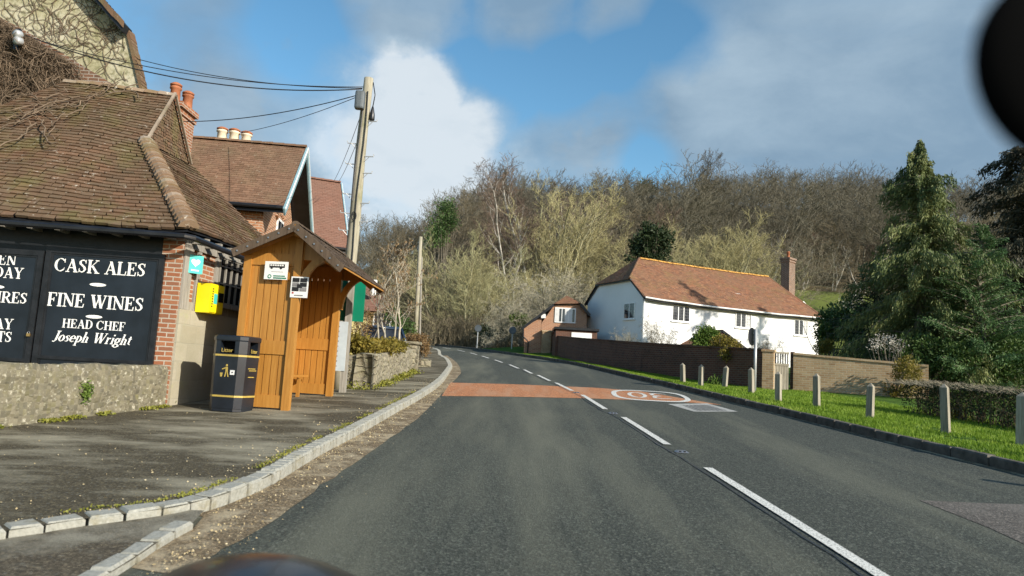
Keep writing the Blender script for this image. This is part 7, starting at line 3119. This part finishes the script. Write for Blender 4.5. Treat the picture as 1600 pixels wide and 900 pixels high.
plant('oak', 0, 905, 112, 266, 'dark bare oak alone against the blue gap of sky', twig='tw_dark', wide=1.1)
plant('oak', 1, 955, 118, 272, 'dark bare oak on the ridge left of the round evergreen', twig='tw_dark')
plant('round', 1, 1125, 70, 322, 'large rounded olive brown tree behind the white house roof', wide=1.35)
plant('round', 0, 1065, 74, 352, 'olive brown tree right of the dark evergreen behind the house', wide=1.3)
plant('round', 0, 1185, 78, 350, 'olive grey tree left of the white house chimney', wide=1.2, twig='tw_grey')
plant('sallow_b', 1, 975, 78, 330, 'dull olive tree above the half hipped end of the white house', wide=1.2, twig='tw_brown')
plant('ash', 0, 1080, 150, 240, 'tall thin leafless tree sticking up alone on the ridge', twig='tw_dark', wide=.9)
plant('ash', 1, 1108, 152, 244, 'tall leafless tree on the ridge right of the lone thin one', twig='tw_dark', wide=1.0)
plant('oak', 1, 1018, 108, 330, 'brown spreading oak above the dark evergreen', twig='tw_brown', wide=1.2)
plant('ash', 0, 990, 96, 322, 'purple brown tree above the white house ridge', twig='tw_purple', wide=1.2)
# pole-stage wood edge beyond the field
xs_ = [1206, 1222, 1240, 1256, 1271, 1288, 1303, 1320, 1338, 1352, 1370, 1392, 1420, 1450]
for i, px in enumerate(xs_):
    Y = 113 + (i * 37 % 11) * 0.8
    plant('pole' if i % 3 else 'birch', i, px, Y, 346 + (i * 29) % 30, 'slender bare tree in the wood edge above the green field', 'slender trees along the wood edge above the field', twig=('tw_far', 'tw_purple', 'tw_brown')[i % 3], wide=1.15, base_py=455)
for i, (px, Y, top, wd_, tw) in enumerate([(1480, 60, 330, 1.2, 'tw_brown'), (1515, 64, 330, 1.2, 'tw_grey'), (1370, 108, 330, 1.3, 'tw_far'), (1555, 80, 285, 1.2, 'tw_far'), (1330, 118, 320, 1.3, 'tw_brown'), (1040, 84, 345, 1.2, 'tw_olive'), (925, 88, 318, 1.3, 'tw_brown'), (880, 92, 300, 1.3, 'tw_purple'), (690, 76, 330, 1.2, 'tw_brown'), (665, 70, 372, 1.2, 'tw_olive')]):
    plant('oak', i, px, Y, top, ('bare brown tree seen between the two dark conifers', 'grey bare tree left of the dark conifer at the right edge', 'dull brown tree at the right end of the field edge', 'dark bare tree on the ridge beside the right edge conifer', 'bare tree rising over the slender wood edge trees', 'olive oak between the evergreen and the rounded tree', 'brown oak in the middle of the wood above the low olive tree', 'purplish oak behind the pale upright stems', 'brown oak right behind the green ivy clad tree', 'olive oak left of the green ivy clad tree')[i], twig=tw, wide=wd_)

# --- the rest of the wooded hill reads as one mass ------------------------------------
farV, farQ = [], []
fp_ = []
for s_ in range(6):
    tk, tn = gen_bare(500 + s_, h=12, spread=.58 if s_ % 2 else .46, n1=11, n2=6, n3=4, n4=2, r0=.15, clear=.2, up=.45, twig_r=.022)
    V1, Q1 = tubes_np(tk, 4)
    V2, Q2 = tubes_np(tn, 3)
    fp_.append(join_np((V1, Q1), (V2, Q2)))
off = 0
vs_, qs_ = [], []
rw = random.Random(21)
cnt = 0
while cnt < 400:
    Y = rw.uniform(84, 236)
    px = rw.uniform(470, 1640)
    x = W(px, 480, Y).x
    in_field = Y < 114 + 0.03 * x and px > 1080
    if in_field:
        continue
    if Y < 100 and px > 1000:
        continue
    z = terr(x, Y)
    lim = np.interp(px, [470, 560, 640, 720, 780, 850, 900, 1000, 1100, 1200, 1330, 1420, 1500, 1640], [390, 372, 338, 302, 280, 280, 284, 288, 280, 268, 262, 272, 272, 275])
    H = min(W(px, lim + rw.uniform(0, 26), Y).z - z, rw.uniform(11, 16))
    if H < 5:
        continue
    V0, Q0 = fp_[rw.randrange(6)]
    a = rw.random() * 6.28
    s = H / 12
    sw_ = s * rw.uniform(1.1, 1.5)
    ca, sa = math.cos(a) * sw_, math.sin(a) * sw_
    vv = np.stack([V0[:, 0] * ca - V0[:, 1] * sa + x, V0[:, 0] * sa + V0[:, 1] * ca + Y, V0[:, 2] * s + z], 1)
    vs_.append(vv)
    qs_.append(Q0 + off)
    off += len(vv)
    cnt += 1
me = npmesh('woodland', np.concatenate(vs_), np.concatenate(qs_), 'tw_deep')
props(hang('woodland', me), 'brown leafless woodland covering the hill behind the houses', 'woodland', kind='stuff')
del vs_, qs_
# brushwood at the foot of the trees
sg = []
for i in range(5200):
    r = rw.random()
    if r < .62:
        px, Y = rw.uniform(655, 960), rw.uniform(58, 70)
    elif r < .8:
        px, Y = rw.uniform(560, 720), rw.uniform(62, 80)
    else:
        px, Y = rw.uniform(960, 1200), rw.uniform(64, 72)
    x = W(px, 520, Y).x
    if x > -6 + (Y - 58) * -.0 and Y < 58:
        continue
    z = terr(x, Y)
    h = rw.uniform(.8, 3.2)
    dx, dy = rw.gauss(0, .35) * h, rw.gauss(0, .35) * h
    mid = (x + dx * .4 + rw.gauss(0, .1), Y + dy * .4, z + h * .6)
    sg.append((x, Y, z - .1, *mid, .022, .016))
    sg.append((*mid, x + dx, Y + dy, z + h * rw.uniform(.8, 1.05), .016, .008))
    for k in range(2):
        sg.append((*mid, mid[0] + rw.gauss(0, .5), mid[1] + rw.gauss(0, .5), mid[2] + rw.uniform(.2, .9), .012, .006))
V, Q = tubes_np(sg, 3)
props(hang('undergrowth', npmesh('undergrowth', V, Q, 'tw_brown')), 'tangled brown brushwood at the foot of the wood beyond the bend', 'undergrowth', kind='stuff')


# --- conifers ------------------------------------------------------------------------
def conifer(name, label, px, Y, top, R0, mat, n_br, seed, size=.2, droop=.55, shape=.8, ragged=.35, lean=0.0, per=80, base_py=560, bark='bark', low=.03, width_fn=None, e=0.0, tight=1.0, top_z=None, asp=.3):
    rg = np.random.default_rng(seed)
    b = W(px, base_py, Y)
    base = Vector((b.x, Y, terr(b.x, Y) + e))
    tp = W(px, top, Y)
    if top_z:
        tp = Vector((base.x, Y, top_z))
    H = tp.z - base.z
    th = thing(name, label, 'tree', base)
    segs, C, A = [], [], []
    tops = lambda t: np.array([base.x + (tp.x - base.x) * t + .12 * math.sin(t * 9 + seed), base.y + .1 * math.sin(t * 7), base.z + H * t])
    for i in range(14):
        r = .22 * H / 10
        segs.append((*tops(i / 14), *tops((i + 1) / 14), r * (1 - i / 14) + .02, r * (1 - (i + 1) / 14) + .02))
    for k in range(n_br):
        t = low + (1 - low) * (k + rg.random()) / n_br
        a = k * 2.399 + rg.normal() * .3
        L = R0 * (max(0.03, 1 - t) ** shape) * (1 + ragged * rg.normal() * .7) + .12
        if width_fn:
            L *= width_fn(t)
        L = min(max(.1, L), R0 * 1.12)
        d = np.array([math.cos(a), math.sin(a), .25 + .5 * t])
        d /= np.linalg.norm(d)
        p = tops(t)
        ns = 7
        pts = [p]
        for j in range(ns):
            p = p + d * L / ns
            d = d + np.array([rg.normal() * .08, rg.normal() * .08, -droop * .22 + .02])
            d /= np.linalg.norm(d)
            pts.append(p)
            segs.append((*pts[-2], *pts[-1], .025 * (1 - j / ns) + .008, .025 * (1 - (j + 1) / ns) + .008))
        npt = max(4, int(per * (L / R0) ** .8))
        f = rg.random(npt) ** .6
        ii = np.minimum((f * ns).astype(int), ns - 1)
        P = np.array(pts)
        pos = P[ii] + (P[ii + 1] - P[ii]) * (f * ns - ii)[:, None]
        sp = tight * .16 * L ** .5 * (1 - .35 * f)
        pos = pos + rg.normal(size=(npt, 3)) * np.stack([sp, sp, sp * .55], 1)
        pos[:, 2] -= np.abs(rg.normal(size=npt)) * .22 * droop
        ax = (P[ii + 1] - P[ii]) * ns / L * .8 + rg.normal(0, .45, (npt, 3))
        ax[:, 2] -= droop * .9
        C.append(pos)
        A.append(ax)
    V, Q = leaves_np(np.concatenate(C), size, asp, np.concatenate(A), rg)
    hang('crown', npmesh('crown', V, Q, mat), th)
    V, Q = tubes_np(segs, 6)
    hang('trunk', npmesh('trunk', V, Q, bark), th)
    return th


wf = lambda t: 1.0 + .32 * math.sin(t * 17) * .6 + .25 * math.sin(t * 41 + 1)
conifer('cypress_tree', 'tall ragged sunlit cypress with drooping sprays right of the white house', 1442, 27, 219, 3.05, 'cypress', 230, 3, .15, 1.0, .95, .55, per=720, width_fn=wf, tight=.62, asp=.24, low=.09)
conifer('conifer_tree', 'smaller bright green young pine in front of the cypress on the right', 1532, 25.5, 352, 2.5, 'pine', 120, 5, .12, .35, .85, .4, per=420, tight=.6, asp=.22)
conifer('conifer_tree', 'dark brownish conifer rising up the right edge of the photo', 1604, 30, 232, 2.25, 'darkconifer', 200, 8, .16, .95, .32, .35, per=480, width_fn=wf, tight=.7, asp=.28)
conifer('cypress_tree', 'low dark cypress filling the gap left of the tall ragged one', 1372, 30, 405, 2.0, 'ivy_dark', 110, 12, .14, .5, .7, .4, per=200)
for (x_, y_, top_z, r_, lab) in ((26.6, 31.5, 17.4, 2.0, 'tall narrow conifer outside the right edge of the photo'), (30.5, 33.5, 15.4, 2.2, 'second tall conifer outside the right edge of the photo')):
    ppx = CX + F * (x_ / y_) * .97
    # placed by its ground position; the pixel only sets its height
    th_y = y_
    cc = ray(ppx, 500)
    conifer('conifer_tree', lab, ppx, th_y, CY - 0, r_, 'darkconifer', 90, int(x_), .3, .7, .7, .35, per=70, top_z=top_z)
# evergreens among the bare trees
leafy('ivy_clad_tree', 'bright green ivy clad tree standing out in the left of the wood', 'tree', Vector((ang_px(690, 68), 68, terr(ang_px(690, 68), 68))),
      [(at(697, 325, 68), (1.3, 1.3, 1.2)), (at(690, 350, 68), (1.7, 1.6, 1.5)), (at(682, 372, 68), (1.5, 1.5, 1.2)), (at(705, 345, 68), (1.0, 1.0, 1.2))], 'ivy_tree', 4600, .19, seed=31)
leafy('evergreen_tree', 'dark ivy covered evergreen directly behind the white house roof', 'tree', Vector((ang_px(1015, 56), 56, gz(10, 56))),
      [(at(1012, 380, 56), (1.4, 1.4, 1.5)), (at(1022, 365, 56), (1.1, 1.1, .9)), (at(998, 385, 56), (.9, 1, 1.0)), (at(1040, 378, 56), (.8, .9, 1.2)), (at(1015, 410, 56), (2.0, 1.4, 1.4)), (at(1010, 355, 56), (.6, .6, .6))], 'ivy_dark', 7600, .24, seed=32)
leafy('evergreen_tree', 'small round dark evergreen on the ridge left of the lone thin tree', 'tree', Vector((ang_px(1010, 150), 150, terr(ang_px(1010, 150), 150))),
      [(at(1008, 290, 150), (2.2, 2.2, 1.5)), (at(1012, 297, 150), (3.0, 2.4, 1.6)), (at(1000, 299, 150), (1.6, 1.6, 1.2))], 'ivy_dark', 1500, .5, seed=33)
# shrubs round the white house
leafy('green_shrub', 'rounded bright green shrub leaning over the brick wall', 'shrub', gbase(1108, 30, .2), [(at(1104, 520, 29), (.55, .5, .35)), (at(1095, 530, 29), (.45, .5, .35)), (at(1113, 527, 29), (.45, .5, .35)), (at(1103, 540, 29), (.7, .5, .4))], 'bright', 4200, .10, seed=41)
leafy('golden_shrub', 'russet golden shrub spilling over the brick wall beside the bright green one', 'shrub', gbase(1132, 27, .2), [(at(1128, 532, 27), (.5, .4, .28)), (at(1142, 540, 26.5), (.5, .4, .3)), (at(1120, 540, 27), (.4, .4, .3)), (at(1136, 552, 25.6), (.35, .25, .35))], 'golden', 2400, .08, seed=42)
plant('weeper', 1, 1027, 39.5, 487, 'grey leafless climbing shrub on the sunny corner of the white house', name='climbing_shrub', wide=.55, cat='shrub', twig='tw_grey')
plant('weeper', 0, 975, 40.2, 511, 'small whitish bush below the gable window of the white house', name='bare_shrub', wide=.8, cat='shrub', twig='tw_pale')
plant('weeper', 1, 1205, 41, 520, 'thin leafless shrub against the white wall above the gate', name='bare_shrub', wide=.9, cat='shrub', twig='tw_grey')
leafy('evergreen_shrub', 'dark glossy shrub at the right hand end of the white house', 'shrub', gbase(1300, 36, 0), [(at(1300, 505, 36), (1.1, 1, 1.0)), (at(1330, 500, 35), (1.2, 1, 1.3)), (at(1350, 515, 33), (1.2, 1, 1.2)), (at(1290, 525, 36), (.7, .7, .7)), (at(1375, 520, 31), (1.2, 1, 1.2))], 'ivy', 8200, .17, seed=43)
leafy('white_blossom_shrub', 'white flowering bush in front of the dark shrubs right of the tan wall', 'shrub', gbase(1388, 25.6, 0), [(at(1382, 530, 25.6), (.55, .4, .3)), (at(1400, 540, 25.6), (.4, .4, .35)), (at(1370, 540, 25.6), (.35, .4, .3))], 'blossom', 650, .055, seed=44)
leafy('white_blossom_shrub', 'pale blossom bush beside the field at the end of the white house', 'shrub', gbase(1335, 40, 0), [(at(1337, 463, 40), (.5, .5, .5)), (at(1325, 475, 40), (.6, .5, .5))], 'blossom', 900, .09, seed=45)
leafy('green_shrub', 'yellow green shrub just over the tan brick wall beside the white house', 'shrub', gbase(1290, 30, 0), [(at(1284, 545, 30), (.4, .4, .3)), (at(1293, 540, 30), (.3, .4, .35))], 'golden', 900, .09, seed=46)
# undergrowth beneath the conifers, ivy over the tan wall end, hedge along the verge
leafy('evergreen_shrub', 'mass of green shrubs at the foot of the tall ragged cypress', 'shrub', gbase(1450, 26, 0), [(at(1420, 550, 26), (1.0, .7, .8)), (at(1455, 556, 25.5), (1.1, .7, .95)), (at(1495, 565, 25), (1.1, .7, .9)), (at(1530, 556, 25.5), (1.2, .8, 1.2)), (at(1575, 560, 25), (1.3, .8, 1.2)), (at(1605, 540, 26), (1.1, .8, 1.4))], 'ivy', 14000, .12, seed=47)
leafy('wall_ivy', 'olive ivy hanging over the right end of the tan brick wall', 'ivy', W2a + W2dir * tE, [(at(1405, 580, 23.3), (.3, .3, .5)), (at(1420, 574, 22.9), (.35, .3, .5)), (at(1428, 592, 22.4), (.35, .25, .6)), (at(1396, 612, 23.5), (.18, .14, .35)), (at(1382, 604, 23.9), (.12, .1, .35)), (at(1414, 616, 22.8), (.25, .2, .4))], 'golden', 2600, .075, seed=48)


def hedge(name, label, pts, w, h, mat, n, size, seed):
    rg = np.random.default_rng(seed)
    pts = [Vector(p) for p in pts]
    th = thing(name, label, 'hedge', pts[0])
    C, A, sg = [], [], []
    Ls = [(b - a).length for a, b in zip(pts[:-1], pts[1:])]
    for (a, b), L in zip(zip(pts[:-1], pts[1:]), Ls):
        d = (b - a).normalized()
        nn = Vector((d.y, -d.x, 0)).normalized()
        for i in range(int(n * L / sum(Ls))):
            t = rg.random()
            edge = rg.random() < .75
            u = (rg.choice((-1, 1)) * (1 - abs(rg.normal()) * .1) if edge else rg.uniform(-1, 1)) * w / 2
            zz = rg.random() ** .7 * h
            if rg.random() < .35:
                u, zz = rg.uniform(-1, 1) * w / 2, h * (1 - abs(rg.normal()) * .05)
            p = a.lerp(b, t) + nn * u + Z3 * zz
            p += nn * .06 * noise.noise(p * 2.2) + Z3 * .05 * noise.noise(p * 2.9)
            C.append(tuple(p))
            A.append((rg.normal(), rg.normal(), rg.normal() + .3))
        for i in range(int(L * 60)):
            p = a.lerp(b, rg.random()) + nn * rg.uniform(-.45, .45) * w
            q = p + Vector((rg.normal() * .12, rg.normal() * .12, h * rg.uniform(.5, 1.05)))
            sg.append((*p, *q, .009, .004))
            for k in range(2):
                m_ = p.lerp(q, rg.uniform(.3, .9))
                e_ = m_ + Vector((rg.normal() * .12, rg.normal() * .12, rg.uniform(0, .2)))
                sg.append((*m_, *e_, .006, .003))
    V, Q = leaves_np(np.array(C), size, .5, np.array(A), rg)
    hang('foliage', npmesh('foliage', V, Q, mat), th)
    V, Q = tubes_np(sg, 4)
    hang('stems', npmesh('stems', V, Q, 'vine'), th)
    return th


hp0, hp1 = W(1432, 645, 17.6), W(1610, 668, 15.0)
hp0.z, hp1.z = gz(hp0.x, 17.6) - .04, gz(hp1.x, 15.0) - .03
hp2 = hp1 + (hp1 - hp0) * .9
hh_ = W(1520, 600, 16.3).z - W(1520, 656, 16.3).z
hedge('clipped_hedge', 'low dark twiggy hedge along the back of the verge on the right', [hp0, hp1, hp2], .9, hh_, 'ivy_dark', 15000, .055, 51)
sg = []
for i in range(1500):
    t = rw.random() * 1.1
    p = hp0.lerp(hp1, t) + Vector((rw.gauss(0, .35), rw.gauss(0, .25), hh_ * .93))
    q = p + Vector((rw.gauss(0, .16), rw.gauss(0, .16), rw.uniform(.02, .14)))
    sg.append((*p, *q, .006, .003))
V, Q = tubes_np(sg, 3)
tt_ = thing('bare_brush', 'trimmed brown twigs along the flat top of the low dark hedge', 'twigs', hp0 + Z3 * hh_)
hang('twigs', npmesh('twigs', V, Q, 'tw_grey'), tt_)
# grass tufts and a small plant by the brick wall
for (px, py, lab, mt) in ((1497, 655, 'clump of long yellow green stems in front of the dark hedge', 'golden'), (1118, 601, 'pale green clump of bulbs at the foot of the shaded wall', 'bright')):
    p = G(px, py, .0)
    th = thing('grass_tuft', lab, 'plant', p)
    C = np.array([p + Vector((random.gauss(0, .13), random.gauss(0, .08), abs(random.gauss(.12, .1)))) for _ in range(170)])
    ax = np.array([(random.gauss(0, .3), random.gauss(0, .3), 1) for _ in range(170)])
    V, Q = leaves_np(C, .22 if mt == 'golden' else .12, .08 if mt == 'golden' else .25, ax)
    hang('leaves', npmesh('leaves', V, Q, mt), th)
# magnolia in the garden on the left: pale stems, fat buds
tk, tn = gen_bare(77, h=4.2, stems=4, spread=.36, n1=9, n2=5, n3=4, n4=0, r0=.05, clear=.3, up=.75, twig_r=.008, wander=.14)
mg = W(607, 545, 23.5)
mg.z = W(607, 549, 23.5).z
top_ = W(612, 383, 23.5).z
s_ = (top_ - mg.z) / 4.2
mt_ = thing('magnolia_tree', 'slender pale stemmed magnolia with buds in the garden by the pale pole', 'tree', mg)
off_ = np.array([*mg, *mg, 0, 0])
ta, tb = np.array(tk), np.array(tn)
for arr in (ta, tb):
    arr[:, :6] *= s_
    arr[:, :6] += off_[:6]
ta[:, 6:] *= 1.0
V, Q = tubes_np(ta, 6)
hang('trunk', npmesh('trunk', V, Q, 'bark_pale'), mt_)
C = np.concatenate([tb[:, 3:6][RNG.random(len(tb)) < .55], tb[:, 0:3][RNG.random(len(tb)) < .12]])
V1, Q1 = tubes_np(tb, 3)
cr_ = hang('crown', npmesh('crown', V1, Q1, 'bark_pale'), mt_)
V2, Q2 = leaves_np(C, .075, .55, np.tile(np.array([[.1, .1, 1.0]]), (len(C), 1)) + RNG.normal(0, .3, (len(C), 3)))
hang('buds', npmesh('buds', V2, Q2, 'russet'), cr_)
leafy('evergreen_shrub', 'dark shrub at the foot of the pale timber pole', 'shrub', gbase(628, 29, .2), [(at(622, 505, 30), (.5, .5, .6)), (at(636, 515, 29), (.5, .5, .5)), (at(612, 490, 31), (.4, .4, .5))], 'ivy', 1800, .1, seed=49)
leafy('evergreen_shrub', 'dark bush beside the left far road sign at the bend', 'shrub', Vector((ang_px(765, 57), 57, terr(ang_px(765, 57), 57))), [(at(757, 520, 57), (.9, .8, .8)), (at(775, 522, 57), (1.0, .8, .7)), (at(790, 516, 57), (.8, .8, .7))], 'ivy_dark', 2600, .16, seed=50)
leafy('green_shrub', 'bright green bush left of the small brick house', 'shrub', gbase(812, 54, .2), [(at(808, 500, 54), (.8, .7, .7)), (at(820, 506, 54), (.6, .6, .6))], 'bright', 1800, .15, seed=52)
